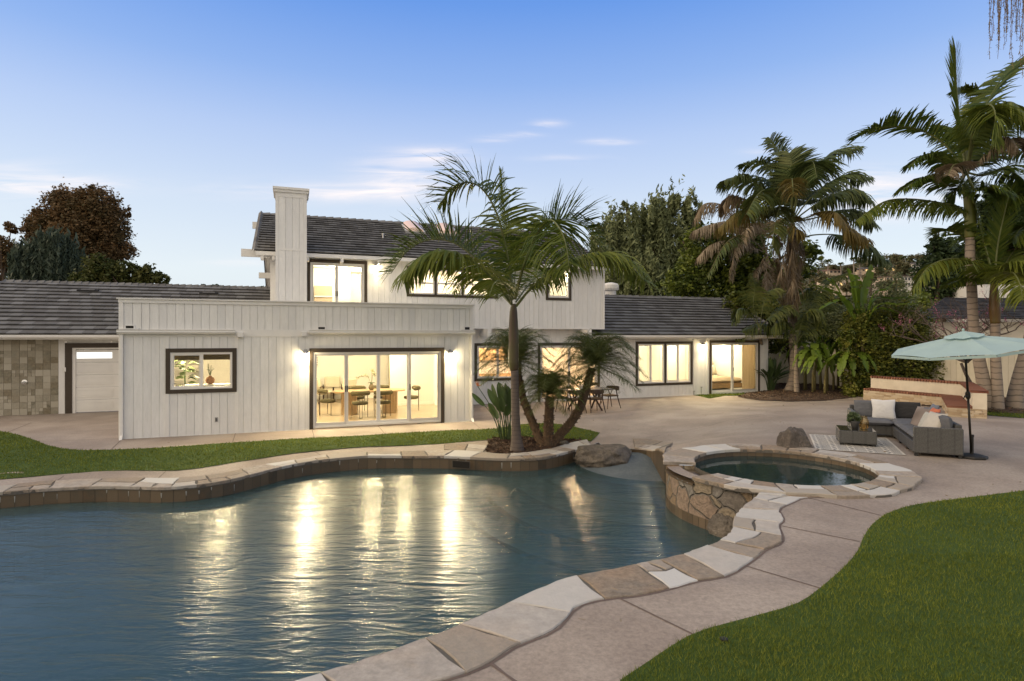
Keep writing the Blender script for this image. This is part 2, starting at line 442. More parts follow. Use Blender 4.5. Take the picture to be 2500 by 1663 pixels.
m_soil = PM('dry_soil', (.10, .085, .05), (.07, .075, .035), scale=.2, rough=.95)
V, T = region([Vector(p) for p in ((-900, -300), (900, -300), (900, 1500), (-900, 1500))], [[Vector(p) for p in ((-26.5, -8.5), (26.5, -8.5), (26.5, 32.5), (-26.5, 32.5))]], 90, 20)
build('ground', np.column_stack([V, np.full(len(V), -.2)]), T, m_soil, kind='structure')

# joints cut in the concrete: dark strips a few millimetres proud of the slab
m_joint = PM('concrete_joint', (.12, .09, .08), (.16, .12, .10), scale=6, rough=.9)  # dark tone of the expansion joints themselves
def strip(mb, pts, wd, dz, mi=0):
    P = resample(pts, .15); n = len(P); base = len(mb.v)
    for i, p in enumerate(P):
        d = (P[min(i + 1, n - 1)] - P[max(i - 1, 0)]).normalized(); s = Vector((-d.y, d.x)) * wd / 2
        for q in (p + s, p - s): mb.v.append((q.x, q.y, g(q.x, q.y) + dz))
    for i in range(n - 1):
        a = base + 2 * i; mb.f.append((a, a + 1, a + 3, a + 2)); mb.m.append(mi); mb.t.append(0)
jm = MB()
for f, L in ((z8, [(1500, 517), (1895, 612)]), (z8, [(1325, 674), (1770, 763)]), (z8, [(1115, 905), (1545, 1033)]), (z8, [(375, 1087), (810, 1300)]), (z6, [(1945, 1440), (2270, 1660)]),
             (z8, [(540, 162), (900, 95), (1420, 0)]), (z8, [(-150, 60), (300, 25), (700, -20)]), (lambda x, y: (x * 1.0607, y * 1.0607), [(1130, 1525), (1190, 1575)]),
             (lambda x, y: (1350 + x / 4.285, 780 + y / 4.285), [(400, 1000), (930, 932), (1150, 890)]), (lambda x, y: (1350 + x / 4.285, 780 + y / 4.285), [(940, 825), (1150, 880)]), (lambda x, y: (1350 + x / 4.285, 780 + y / 4.285), [(1900, 1065), (2357, 985)]),
             (lambda x, y: (250 + x / 3.92, 700 + y / 3.92), [(185, 1465), (70, 1575)]), (lambda x, y: (250 + x / 3.92, 700 + y / 3.92), [(1275, 1400), (1245, 1495)]), (lambda x, y: (250 + x / 3.92, 700 + y / 3.92), [(2005, 1362), (2030, 1455)]),
             (lambda x, y: (740 + x / 5.357, 820 + y / 5.357), [(978, 1175), (1080, 1300)]), (lambda x, y: (740 + x / 5.357, 820 + y / 5.357), [(2230, 1140), (2340, 1235)]),
             (z5, [(760, 80), (300, 100), (160, 95)]), (z5, [(50, 40), (200, -20)]), (z5, [(425, 308), (350, 360)]), (z5, [(1060, 290), (1000, 345)]), (z5, [(1450, 247), (1570, 280)]), (z5, [(2010, 163), (2065, 197)]),
             (z8, [(1500, 517), (1300, 430 + 60)])):
    strip(jm, G(f, L), .016, .004)
jo = put(jm, 'patio_joint', m_joint); tag(jo, kind='structure')

# flagstone copings: every stone its own polygon with its own tint
m_flag = PM('flagstone', c1=(.36, .32, .28), c2=(.24, .21, .18), speck=.22, ss=14, scale=9, rough=.75, bump=.5, bscale=22, bd=.012, c3=(.33, .255, .19), s3=2.2, f3=.5, tint=(.50, .495, .475), detail=8)
m_flag2 = PM('flagstone_rusty', speck=.3, ss=20, c1=(.24, .19, .14), c2=(.17, .145, .12), scale=12, rough=.8, bump=.6, bscale=25, bd=.012, c3=(.28, .19, .12), s3=3, f3=.5, tint=(.34, .31, .27), detail=8)
m_mort = PM('mortar', (.13, .12, .105), (.10, .09, .08), scale=20, rough=.9)
def coping(mb, inner, outer, length, zf, n=400, th=.055, split=.6, ov=.03, closed=False, seed=1):
    rd = random.Random(seed)
    A = resample(inner, n=n); BB = resample(outer, n=n * 4); js = []; j = 0
    for i in range(n):
        hi = min(4 * n - 1, j + 60); j = min(range(j, hi + 1), key=lambda q: (A[i] - BB[q]).length_squared); js.append(j)
    js[0] = 0; js[-1] = 4 * n - 1; js = np.array(js, float)
    for _ in range(30): js[1:-1] = (js[:-2] + js[1:-1] + js[2:]) / 3
    B = [BB[int(round(q))] for q in js]
    # pair the samples by closeness so the band stays square to the edge
    Lc = [0]
    for i in range(n - 1): Lc.append(Lc[-1] + ((A[i + 1] + B[i + 1] - A[i] - B[i]) / 2).length)
    tot = Lc[-1]
    def at(s, t):
        s = max(0, min(tot, s)); j = int(np.searchsorted(Lc, s)) - 1; j = max(0, min(n - 2, j))
        q = (s - Lc[j]) / max(1e-9, Lc[j + 1] - Lc[j])
        a = A[j].lerp(A[j + 1], q); b = B[j].lerp(B[j + 1], q)
        return a.lerp(b, t)
    def stone(poly):
        # poly: list of (s,t) corners, densified along edges, shrunk for the joint
        cs = sum(p[0] for p in poly) / len(poly); ct = sum(p[1] for p in poly) / len(poly)
        dense = []
        for i in range(len(poly)):
            a, b = poly[i], poly[(i + 1) % len(poly)]
            k = max(1, int(abs(b[0] - a[0]) / .10) + 1)
            if abs(b[0] - a[0]) < .12: k = 3
            for q in range(k): dense.append((a[0] + (b[0] - a[0]) * q / k, a[1] + (b[1] - a[1]) * q / k))
        c = at(cs, ct); P = []
        for (s_, t_) in dense:
            p = at(s_, t_); d = (p - c); l = d.length
            edge = t_ < .02 or t_ > .98
            sh = .012 + rd.uniform(0, .012) if not edge else rd.uniform(-.012, .01)
            P.append(p - d / max(l, 1e-6) * sh)
        hz = rd.uniform(-.004, .006); tx = rd.uniform(-.006, .006); ty = rd.uniform(-.006, .006)
        t = rd.random() ** 1.3; mi = 1 if rd.random() < .40 else 0
        k = len(P); base = len(mb.v)
        zz = [zf(p.x, p.y) + hz + tx * (p.x - c.x) + ty * (p.y - c.y) for p in P]
        for p, z in zip(P, zz): q = p + (c - p).normalized() * .008; mb.v.append((q.x, q.y, z))
        for p, z in zip(P, zz): mb.v.append((p.x, p.y, z - .009))
        for p, z in zip(P, zz): q = p + (c - p).normalized() * rd.uniform(0, .008); mb.v.append((q.x, q.y, z - th))
        area = sum(P[i].x * P[(i + 1) % k].y - P[(i + 1) % k].x * P[i].y for i in range(k))
        tris = geometry.tessellate_polygon([[Vector((p.x, p.y, 0)) for p in P]])
        for tr in tris:
            a, b, c_ = [P[i] for i in tr]
            if (b - a).cross(c_ - a) < 0: tr = tr[::-1]
            mb.f.append(tuple(base + i for i in tr)); mb.m.append(mi); mb.t.append(t)
        for lv in (0, 1):
            for i in range(k):
                f = (base + lv * k + i, base + lv * k + (i + 1) % k, base + (lv + 1) * k + (i + 1) % k, base + (lv + 1) * k + i)
                if area > 0: f = f[::-1]
                mb.f.append(f); mb.m.append(mi); mb.t.append(t)
    s = 0; i0 = (0, 0)
    while s < tot - .12:
        ln = length(s) * rd.uniform(.7, 1.35)
        s1 = min(tot, s + ln)
        if tot - s1 < .25: s1 = tot
        wd = (at(s, 0) - at(s, 1)).length
        i1 = (0, 0) if s1 >= tot else (rd.uniform(-.13, .13) * ln * 1.3, rd.uniform(-.13, .13) * ln * 1.3)
        a0, b0, a1, b1 = s + i0[0], s + i0[1], s1 + i1[0], s1 + i1[1]
        if rd.random() < (split(s) if callable(split) else split) and wd > .3:
            t0, t1 = rd.uniform(.35, .65), rd.uniform(.35, .65)
            m0 = a0 + (b0 - a0) * t0; m1 = a1 + (b1 - a1) * t1
            if rd.random() < .5:
                c0 = a0 + (a1 - a0) * rd.uniform(.35, .65); tm = (t0 + t1) / 2 + rd.uniform(-.08, .08)
                stone([(a0, 0), (c0, 0), (c0 + rd.uniform(-.05, .05), tm), (m0, t0)]); stone([(c0, 0), (a1, 0), (m1, t1), (c0, tm)])
                stone([(m0, t0), (c0, tm), (m1, t1), (b1, 1), (b0, 1)])
            else:
                stone([(a0, 0), (a1, 0), (m1, t1), (m0, t0)]); stone([(m0, t0), (m1, t1), (b1, 1), (b0, 1)])
        else: stone([(a0, 0), (a1, 0), (b1, 1), (b0, 1)])
        s = s1; i0 = i1
    base = len(mb.v)                                     # the mortar bed between the stones
    for i in range(n):
        for q in (A[i].lerp(B[i], .012), B[i].lerp(A[i], .012)): mb.v.append((q.x, q.y, zf(q.x, q.y) - .014))
        for q in (A[i].lerp(B[i], .012), B[i].lerp(A[i], .012)): mb.v.append((q.x, q.y, zf(q.x, q.y) - .07))
    for i in range(n - 1):
        a = base + 4 * i
        for f in ((a, a + 1, a + 5, a + 4), (a, a + 4, a + 6, a + 2), (a + 1, a + 3, a + 7, a + 5)): mb.f.append(f); mb.m.append(2); mb.t.append(0)
FM = [m_flag, m_flag2, m_mort]
cm = MB()
fo = smooth(far_out, 2)
coping(cm, far_s, fo, lambda s: .62, lambda x, y: g(x, y) + .04, seed=3)
ns = near_s; no = smooth(near_out, 1)
coping(cm, ns, no, lambda s: (.42 if s < 4.0 else .62), lambda x, y: g(x, y) + .016, seed=29, split=lambda s: .5 if s < 4.6 else .06, n=500)
jm2 = MB(); strip(jm2, [p + Vector((.012, -.012)) for p in no], .022, .003); jo2 = put(jm2, 'patio_joint', m_joint); tag(jo2, kind='structure')
# extra flags: the apron left of the palm bed and the apron at the shallow end
def apron(mb, A, B, ln, sd, dz=.03): coping(mb, A, B, lambda s: ln, lambda x, y: g(x, y) + dz, n=80, seed=sd, split=.9)
apron(cm, G(z4, [(-60, 1278), (150, 1292), (290, 1300)]), G(z4, [(-60, 1228), (150, 1228), (335, 1238)]), .45, 5)
apron(cm, G(z8, [(470, 226), (560, 236), (645, 250)]), G(z8, [(462, 172), (560, 176), (690, 196)]), .42, 6)
co = put(cm, 'pool_coping', FM); tag(co, kind='structure')
spa_t = empty('spa', (SPA.x, SPA.y, -.42), 0, 'raised round spa with flagstone rim, stone wall and spillway into the pool', 'spa')
def loc(mb, name, mats, par, smooth=False, **tg):
    o = par.location; V = np.array(mb.v, dtype=np.float32) - np.array((o.x, o.y, o.z), dtype=np.float32)
    return build(name, V, mb.f, mats, par, smooth, mb.m, mb.t, **tg)
sm = MB(); ZC = .345
wob = lambda r, a0, a1, n, sd: [SPA + Vector((math.cos(R(a)), math.sin(R(a)))) * (r + .03 * math.sin(a * .11 + sd) + .02 * math.sin(a * .31)) for a in np.linspace(a0, a1, n)]
coping(sm, arc(SPA, 1.40, 205, 533, 120), wob(1.93, 205, 533, 160, 2), lambda s: .5, lambda x, y: ZC, seed=12, n=360, split=.7)
loc(sm, 'coping', FM, spa_t)
# walls of the pool: slate tile band, each tile its own tint, over pale plaster
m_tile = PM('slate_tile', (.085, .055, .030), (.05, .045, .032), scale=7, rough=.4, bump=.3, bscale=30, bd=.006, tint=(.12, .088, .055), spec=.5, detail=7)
m_grout = PM('grout', (.10, .09, .075), (.07, .065, .06), scale=20, rough=.9)
m_stain = PM('lime_stain', (.34, .34, .32), (.24, .24, .22), scale=30, rough=.8)
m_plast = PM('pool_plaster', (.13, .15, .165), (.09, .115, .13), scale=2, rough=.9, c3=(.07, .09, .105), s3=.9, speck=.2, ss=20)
def tile_wall(mb, pts, ztop, zb, zbase, out=-1, tw=.2, seed=1, stain=.4):
    rd = random.Random(seed); P = resample(pts, tw)
    n = len(P)
    for i in range(n - 1):
        a, b = P[i], P[i + 1]; d = (b - a).normalized(); nn = Vector((d.y, -d.x)) * out
        za, zb_ = ztop(a.x, a.y), ztop(b.x, b.y)
        g0 = a + d * .004; g1 = b - d * .004; off = nn * rd.uniform(.004, .009)
        q = [(a.x, a.y), (b.x, b.y)]
        mb.add([(a.x, a.y, zbase), (b.x, b.y, zbase), (b.x, b.y, zb_), (a.x, a.y, za)], [(0, 1, 2, 3)], 1, 0)
        g0 += off; g1 += off
        mb.add([(g0.x, g0.y, zb), (g1.x, g1.y, zb), (g1.x, g1.y, zb_), (g0.x, g0.y, za)], [(0, 1, 2, 3)], 0, rd.random())
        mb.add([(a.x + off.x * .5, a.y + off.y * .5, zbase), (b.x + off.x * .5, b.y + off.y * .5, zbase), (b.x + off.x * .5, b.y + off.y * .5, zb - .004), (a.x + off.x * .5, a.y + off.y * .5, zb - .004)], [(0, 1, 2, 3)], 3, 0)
        if rd.random() < stain:
            c = a + off * 1.6; w_ = rd.uniform(.006, .014); l = rd.uniform(.05, .13); z1 = min(za, zb_) - rd.uniform(.02, .08)
            mb.add([(c.x - d.x * w_ * .4, c.y - d.y * w_ * .4, z1 - l), (c.x + d.x * w_ * .4, c.y + d.y * w_ * .4, z1 - l), (c.x + d.x * w_, c.y + d.y * w_, z1), (c.x - d.x * w_, c.y - d.y * w_, z1)], [(0, 1, 2, 3)], 2, 0)
WZ = -.42
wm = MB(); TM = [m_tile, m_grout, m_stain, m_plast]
inset = lambda pts, c, k: [p + (c - p).normalized() * -k for p in pts]
far_w = [p + Vector((0, .03)) for p in far_s]
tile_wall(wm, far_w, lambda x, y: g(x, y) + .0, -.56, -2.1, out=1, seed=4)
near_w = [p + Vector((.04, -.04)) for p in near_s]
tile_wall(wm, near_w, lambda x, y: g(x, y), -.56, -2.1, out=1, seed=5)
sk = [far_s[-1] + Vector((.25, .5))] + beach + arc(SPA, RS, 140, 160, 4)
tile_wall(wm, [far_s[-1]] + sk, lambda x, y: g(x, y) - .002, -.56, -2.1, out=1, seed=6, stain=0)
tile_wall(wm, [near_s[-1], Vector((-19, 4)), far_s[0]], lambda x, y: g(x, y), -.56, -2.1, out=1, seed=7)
# skimmer mouth in the far wall
sk0 = ong(*z4(15, 1350)); sk1 = ong(*z4(175, 1362))
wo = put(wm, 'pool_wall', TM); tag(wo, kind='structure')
m_dark = PM('dark_void', (.012, .011, .010), rough=.9)
d_ = (sk1 - sk0).xy.normalized(); nn = Vector((d_.y, -d_.x))
km = MB()
a = sk0.xy + nn * .0 + Vector((0, .035)); b = sk1.xy + Vector((0, .035))
zt = g(a.x, a.y) - .03
for (o_, mi, ins) in ((.012, 1, 0), (.02, 0, .015)):
    p, q = a + nn * o_ + d_ * ins, b + nn * o_ - d_ * ins
    km.add([(p.x, p.y, zt - .17 + ins), (q.x, q.y, zt - .17 + ins), (q.x, q.y, zt - ins), (p.x, p.y, zt - ins)], [(0, 1, 2, 3)], mi)
put(km, 'pool_skimmer', [m_dark, m_grout], label='dark rectangular skimmer mouth in the tiled pool wall below the palm bed', cat='pool skimmer')
# pool floor with the sloping entry and its curved steps
BC = Vector((3.0, 13.9))
def floor_z(x, y):
    d = math.hypot(x - BC.x, (y - BC.y) * .8)
    if d < 1.9: return -.16 - .17 * d
    for lim, z in ((2.5, -.60), (3.1, -.78), (3.7, -.96), (4.3, -1.14)):
        if d < lim: return z
    return -1.2 - min(.6, (d - 4.3) * .2)
pw = [Vector((p.x, p.y)) for p in pool_poly]
V, T = region(pw, [], .16, .2)
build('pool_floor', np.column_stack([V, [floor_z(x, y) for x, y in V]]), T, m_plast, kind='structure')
stp = MB()
for d in (1.95, 2.5, 3.1, 3.7, 4.3):
    for i in range(40):
        P_ = [BC + Vector((math.cos(R(a)) * r, math.sin(R(a)) * r / .8)) for a, r in ((185 + i * 3, d - .13), (188 + i * 3, d - .13), (188 + i * 3, d), (185 + i * 3, d))]
        if not all(inpoly(np.array([p.x]), np.array([p.y]), pw)[0] for p in P_): continue
        z = floor_z(*(BC + (P_[0] - BC) * .97)) + .012; stp.add([(p.x, p.y, z) for p in P_], [(0, 1, 2, 3)])
so_ = put(stp, 'pool_step_edge', m_dark); tag(so_, kind='structure')
# water
def watermat(name, body, absorb, dens, rip=3.4, rough=.22):
    m, nt = newmat(name); L = nt.links.new
    out = N(nt, 'ShaderNodeOutputMaterial')
    tc = N(nt, 'ShaderNodeTexCoord')
    mp = N(nt, 'ShaderNodeMapping'); mp.inputs['Scale'].default_value = (.42, 1.6, 1); mp.inputs['Rotation'].default_value = (0, 0, R(-6)); L(tc.outputs['Object'], mp.inputs[0])
    n1 = N(nt, 'ShaderNodeTexNoise', i_Scale=3.2, i_Detail=3, i_Roughness=.55, i_Distortion=.8); L(mp.outputs[0], n1.inputs[0])
    n2 = N(nt, 'ShaderNodeTexNoise', i_Scale=14, i_Detail=3, i_Roughness=.6, i_Distortion=.5); L(mp.outputs[0], n2.inputs[0])
    n3 = N(nt, 'ShaderNodeTexNoise', i_Scale=.35, i_Detail=2); L(tc.outputs['Object'], n3.inputs[0])
    r3 = N(nt, 'ShaderNodeMapRange'); r3.inputs[1].default_value = .35; r3.inputs[2].default_value = .62; r3.inputs[3].default_value = .35; L(n3.outputs[0], r3.inputs[0])
    b1 = N(nt, 'ShaderNodeBump', i_Strength=1.0, i_Distance=.010 * rip); L(n1.outputs[0], b1.inputs['Height']); L(r3.outputs[0], b1.inputs['Strength'])
    b2 = N(nt, 'ShaderNodeBump', i_Strength=1.0, i_Distance=.0018 * rip); L(n2.outputs[0], b2.inputs['Height']); L(b1.outputs[0], b2.inputs['Normal']); L(r3.outputs[0], b2.inputs['Strength'])
    gl = N(nt, 'ShaderNodeBsdfGlossy'); gl.inputs['Roughness'].default_value = rough; L(b2.outputs[0], gl.inputs['Normal'])
    fr = N(nt, 'ShaderNodeFresnel', i_IOR=1.48); L(b2.outputs[0], fr.inputs['Normal'])
    tr = N(nt, 'ShaderNodeBsdfTransparent'); tr.inputs[0].default_value = tuple(absorb) + (1,)
    df = N(nt, 'ShaderNodeBsdfDiffuse'); df.inputs[0].default_value = tuple(body) + (1,)
    mb_ = N(nt, 'ShaderNodeMixShader', i_Fac=dens); L(tr.outputs[0], mb_.inputs[1]); L(df.outputs[0], mb_.inputs[2])
    ms = N(nt, 'ShaderNodeMixShader'); L(fr.outputs[0], ms.inputs[0]); L(mb_.outputs[0], ms.inputs[1]); L(gl.outputs[0], ms.inputs[2])
    L(ms.outputs[0], out.inputs[0])
    return m
m_water = watermat('pool_water', (.056, .115, .120), (.50, .64, .62), .5)
m_spaw = watermat('spa_water', (.05, .10, .10), (.45, .58, .55), .35, rip=.25, rough=.03)
V, T = region(pw, [], 1.2, .5)
build('pool_water', np.column_stack([V, np.full(len(V), WZ)]), T, m_water, kind='structure')
# spa shell
m_stone = None
def stonewall(name, sc_=2.9):
    m, nt = newmat(name); L = nt.links.new
    out = N(nt, 'ShaderNodeOutputMaterial'); p = N(nt, 'ShaderNodeBsdfPrincipled'); p.inputs['Roughness'].default_value = .6
    tc = N(nt, 'ShaderNodeTexCoord')
    nd = N(nt, 'ShaderNodeTexNoise', i_Scale=3, i_Detail=2); L(tc.outputs['Object'], nd.inputs[0])
    ad = N(nt, 'ShaderNodeMixRGB', blend_type='ADD', i_Fac=.22); L(tc.outputs['Object'], ad.inputs[1]); L(nd.outputs['Color'], ad.inputs[2])
    v = N(nt, 'ShaderNodeTexVoronoi', feature='DISTANCE_TO_EDGE', i_Scale=sc_); L(ad.outputs[0], v.inputs['Vector'])
    v2 = N(nt, 'ShaderNodeTexVoronoi', i_Scale=sc_); L(ad.outputs[0], v2.inputs['Vector'])
    cr = N(nt, 'ShaderNodeValToRGB'); e = cr.color_ramp; e.interpolation = 'CONSTANT'
    e.elements[0].color = (.22, .16, .10, 1); e.elements[1].position = .8; e.elements[1].color = (.16, .14, .12, 1)
    for ps, c in ((.25, (.25, .205, .145, 1)), (.5, (.20, .185, .165, 1)), (.65, (.24, .18, .135, 1))): k = e.elements.new(ps); k.color = c
    sp = N(nt, 'ShaderNodeSeparateXYZ'); L(v2.outputs['Color'], sp.inputs[0]); L(sp.outputs[0], cr.inputs[0])
    nz = N(nt, 'ShaderNodeTexNoise', i_Scale=14, i_Detail=7, i_Roughness=.7); L(tc.outputs['Object'], nz.inputs[0])
    mu = N(nt, 'ShaderNodeMixRGB', blend_type='OVERLAY', i_Fac=1); L(cr.outputs[0], mu.inputs[1]); L(nz.outputs[0], mu.inputs[2])
    ed = N(nt, 'ShaderNodeMapRange'); ed.inputs[1].default_value = .012; ed.inputs[2].default_value = .05; L(v.outputs[0], ed.inputs[0])
    mx = N(nt, 'ShaderNodeMixRGB'); L(ed.outputs[0], mx.inputs[0]); mx.inputs[1].default_value = (.17, .15, .125, 1); L(mu.outputs[0], mx.inputs[2])
    L(mx.outputs[0], p.inputs['Base Color'])
    hh = N(nt, 'ShaderNodeMath', operation='ADD'); L(ed.outputs[0], hh.inputs[0]); L(nz.outputs[0], hh.inputs[1])
    b = N(nt, 'ShaderNodeBump', i_Strength=1, i_Distance=.05); L(hh.outputs[0], b.inputs['Height']); L(b.outputs[0], p.inputs['Normal'])
    L(p.outputs[0], out.inputs[0]); return m
m_stone = stonewall('stone_veneer')
def cyl(mb, r0, r1, a0, a1, zb, zt, n, mi, flip=False, t=0):
    for i in range(n):
        p0 = arc(SPA, r0, a0 + (a1 - a0) * i / n, a0 + (a1 - a0) * (i + 1) / n, 2); p1 = arc(SPA, r1, a0 + (a1 - a0) * i / n, a0 + (a1 - a0) * (i + 1) / n, 2)
        f = (0, 1, 2, 3)[::-1 if flip else 1]
        mb.add([(p0[0].x, p0[0].y, zb), (p0[1].x, p0[1].y, zb), (p1[1].x, p1[1].y, zt), (p1[0].x, p1[0].y, zt)], [f], mi, t)
sw = MB()
cyl(sw, 1.875, 1.875, 140, 173, -.27, .29, 12, 0); cyl(sw, 1.875, 1.875, 173, 205, -.27, .19, 16, 0); cyl(sw, 1.875, 1.875, 205, 250, -.27, .29, 16, 0)
for k in range(28):                                           # slate tiles at the water line
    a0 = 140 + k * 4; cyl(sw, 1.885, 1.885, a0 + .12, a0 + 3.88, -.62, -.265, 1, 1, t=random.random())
cyl(sw, 1.872, 1.872, 140, 252, -2.1, -.26, 40, 2)
# jambs of the spillway and the thin wall behind the rim
for a in (173, 205):
    d = Vector((math.cos(R(a)), math.sin(R(a)))); p, q = SPA + d * 1.42, SPA + d * 1.875
    sw.add([(p.x, p.y, .17), (q.x, q.y, .17), (q.x, q.y, .292), (p.x, p.y, .292)], [(0, 1, 2, 3)], 0)
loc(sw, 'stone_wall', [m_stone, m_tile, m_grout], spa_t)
fr_ = MB()                                                      # protruding boulder built into the wall
lg = MB()
for k in range(8):
    A0 = 173 + k * 4; cyl(lg, 1.40, 1.91, A0 + .1, A0 + 3.9, .225, .222, 1, 1, t=random.random()); cyl(lg, 1.91, 1.905, A0 + .1, A0 + 3.9, .223, .185, 1, 1, flip=True, t=random.random())
cyl(lg, 1.38, 1.90, 173, 205, .215, .215, 8, 0)
loc(lg, 'spillway', [m_grout, m_tile], spa_t)
si = MB()
for k in range(60):
    a0 = k * 6; top = .292 if not (173 <= (a0 + 3) % 360 <= 205) else .215
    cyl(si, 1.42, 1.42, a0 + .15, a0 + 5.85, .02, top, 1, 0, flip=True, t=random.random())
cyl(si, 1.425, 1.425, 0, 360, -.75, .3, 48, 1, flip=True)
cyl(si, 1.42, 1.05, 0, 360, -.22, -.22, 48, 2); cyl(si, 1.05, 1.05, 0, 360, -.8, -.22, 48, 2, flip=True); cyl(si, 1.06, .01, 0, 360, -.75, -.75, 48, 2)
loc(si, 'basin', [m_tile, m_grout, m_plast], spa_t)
sp_w = MB(); cyl(sp_w, .001, 1.422, 0, 360, .205, .205, 64, 0, flip=True)
loc(sp_w, 'water', m_spaw, spa_t)

# lawns: one sheet with blades, nobody could count them
m_grass = PM('grass', (.088, .125, .013), (.118, .155, .018), scale=1.1, rough=.7, tint=(.25, .27, .045), transl=.25, spec=.2, detail=4, c3=(.056, .088, .013), s3=1.0, f3=.7)
m_turf = PM('turf_base', (.038, .070, .010), (.052, .09, .013), scale=3, rough=.95, bump=.8, bscale=90, bd=.02)
def lawn(name, poly, dens, hgt=.03, **tg):
    poly = [Vector((p[0], p[1])) for p in poly]
    V, T = region(poly, [], .35, .2)
    Z = gv(V[:, 0], V[:, 1]) + .012
    xs = [p.x for p in poly]; ys = [p.y for p in poly]
    x0, x1, y0, y1 = min(xs), max(xs), max(2.5, min(ys)), max(ys)
    P = []; dy = .5
    yy = y0
    while yy < y1:
        d = dens(yy); n = int((x1 - x0) * dy * d)
        P.append(np.column_stack([rng.uniform(x0, x1, n), rng.uniform(yy, yy + dy, n)])); yy += dy
    P = np.vstack(P); P = P[inpoly(P[:, 0], P[:, 1], poly)]
    P = P[np.abs(P[:, 0]) < P[:, 1] * 1.05 + 3.2]
    n = len(P); gz = gv(P[:, 0], P[:, 1]) + .01
    # patches of slightly longer and paler turf
    pat = .5 + .5 * np.sin(P[:, 0] * 2.1 + np.sin(P[:, 1] * 1.7) * 2) * np.sin(P[:, 1] * 2.6 + 1)
    h = hgt * rng.uniform(.6, 1.25, n) * (.85 + .3 * pat); sc_ = np.clip(P[:, 1] / 6, .7, 3.2)
    wd = .0035 * sc_; an = rng.uniform(0, 2 * PI, n); le = rng.uniform(0, .9, n) * h; la = rng.uniform(0, 2 * PI, n)
    A = np.column_stack([P[:, 0] + np.cos(an) * wd, P[:, 1] + np.sin(an) * wd, gz]); B = np.column_stack([P[:, 0] - np.cos(an) * wd, P[:, 1] - np.sin(an) * wd, gz])
    C = np.column_stack([P[:, 0] + np.cos(la) * le, P[:, 1] + np.sin(la) * le, gz + h])
    VV = np.empty((3 * n, 3)); VV[0::3] = A; VV[1::3] = B; VV[2::3] = C
    b = len(V); TT = np.arange(3 * n).reshape(-1, 3) + b
    tint = np.concatenate([np.zeros(len(T)), np.clip(rng.normal(.25, .28, n) + .25 * (pat - .5), 0, 1)])
    mi = np.concatenate([np.zeros(len(T), int), np.ones(n, int)])
    print(name, n, 'blades')
    return build(name, np.vstack([np.column_stack([V, Z]), VV]), np.vstack([T, TT]), [m_turf, m_grass], None, False, mi, tint, kind='stuff', **tg)
lawn('lawn', lawn_up + [ong(*z4(1250, 1200)).xy] + bed_up[::-1] + strip_out[::-1], lambda y: 900, hgt=.035, label='narrow green lawn between the white house and the pool', cat='grass')
lawn_r = G(z8, [(2129, 545), (2000, 575), (1900, 620), (1830, 680), (1790, 750), (1760, 830), (1680, 920), (1600, 990), (1540, 1040), (1450, 1110), (1350, 1150), (1200, 1190), (1050, 1230), (900, 1270), (810, 1300), (720, 1350), (600, 1430), (500, 1500), (380, 1568)])
rr = smooth([ong(2560, 1192).xy] + lawn_r + [Vector((.2, 3.0))], 1)
lawn('lawn', rr + [Vector((-.5, -6)), Vector((12, -6)), Vector((12, 9.2))], lambda y: 6500 if y < 4.5 else 4500 if y < 6 else 2600 if y < 8 else 1700, hgt=.03, label='dark green curving lawn in the near right corner', cat='grass')
lawn('lawn', [ong(2375, 1012).xy, ong(2500, 1022).xy, Vector((22, 16)), Vector((22, 20)), ong(2500, 1002).xy, ong(2420, 1003).xy], lambda y: 400, hgt=.04, label='small strip of lawn beside the brick bench wall', cat='grass')
z3b = lambda x, y: (1350 + x / 4.285, 780 + y / 4.285)
lawn('lawn', G(z3b, [(1450, 788), (1640, 768), (1900, 768), (2040, 760), (1960, 800), (1800, 800), (1640, 832), (1560, 810)]), lambda y: 400, hgt=.05, label='tiny bright patch of grass by the bedroom slider', cat='grass')
# mulch beds
m_mulch = PM('mulch', (.075, .045, .03), (.03, .02, .015), scale=25, rough=.95, bump=1, bscale=45, bd=.03, tint=(.16, .10, .065), detail=8)
def mulch(name, poly, hump, chips, **tg):
    V, T = region(poly, [], .18, .15)
    ed = np.min(np.stack([np.hypot(V[:, 0] - p[0], V[:, 1] - p[1]) for p in resample(poly, .2, closed=True)]), 0)
    Z = gv(V[:, 0], V[:, 1]) + .012 + np.minimum(ed, 1) * hump + rng.uniform(0, .02, len(V))
    xs = [p[0] for p in poly]; ys = [p[1] for p in poly]
    P = np.column_stack([rng.uniform(min(xs), max(xs), chips), rng.uniform(min(ys), max(ys), chips)]); P = P[inpoly(P[:, 0], P[:, 1], poly)]; n = len(P)
    rp = resample(poly, .2, closed=True); e2 = np.full(n, 9.)
    for p in rp: e2 = np.minimum(e2, np.hypot(P[:, 0] - p[0], P[:, 1] - p[1]))
    z = gv(P[:, 0], P[:, 1]) + .02 + np.minimum(e2, 1) * hump + rng.uniform(0, .03, n)
    C = np.column_stack([P, z]); a = rng.normal(size=(n, 3)); a[:, 2] *= .4; a /= np.linalg.norm(a, axis=1)[:, None]; b = np.cross(a, rng.normal(size=(n, 3))); b /= np.linalg.norm(b, axis=1)[:, None]
    l = rng.uniform(.02, .05, n)[:, None]; wv = rng.uniform(.006, .014, n)[:, None]
    VV = np.empty((4 * n, 3)); VV[0::4] = C - a * l - b * wv; VV[1::4] = C + a * l - b * wv; VV[2::4] = C + a * l + b * wv; VV[3::4] = C - a * l + b * wv
    F_ = [tuple(map(int, t)) for t in T] + [tuple(range(len(V) + 4 * i, len(V) + 4 * i + 4)) for i in range(n)]
    return build(name, np.vstack([np.column_stack([V, Z]), VV]), F_, m_mulch, None, False, None, np.concatenate([rng.uniform(0, .3, len(T)), rng.random(n) ** 2]), kind='stuff', **tg)
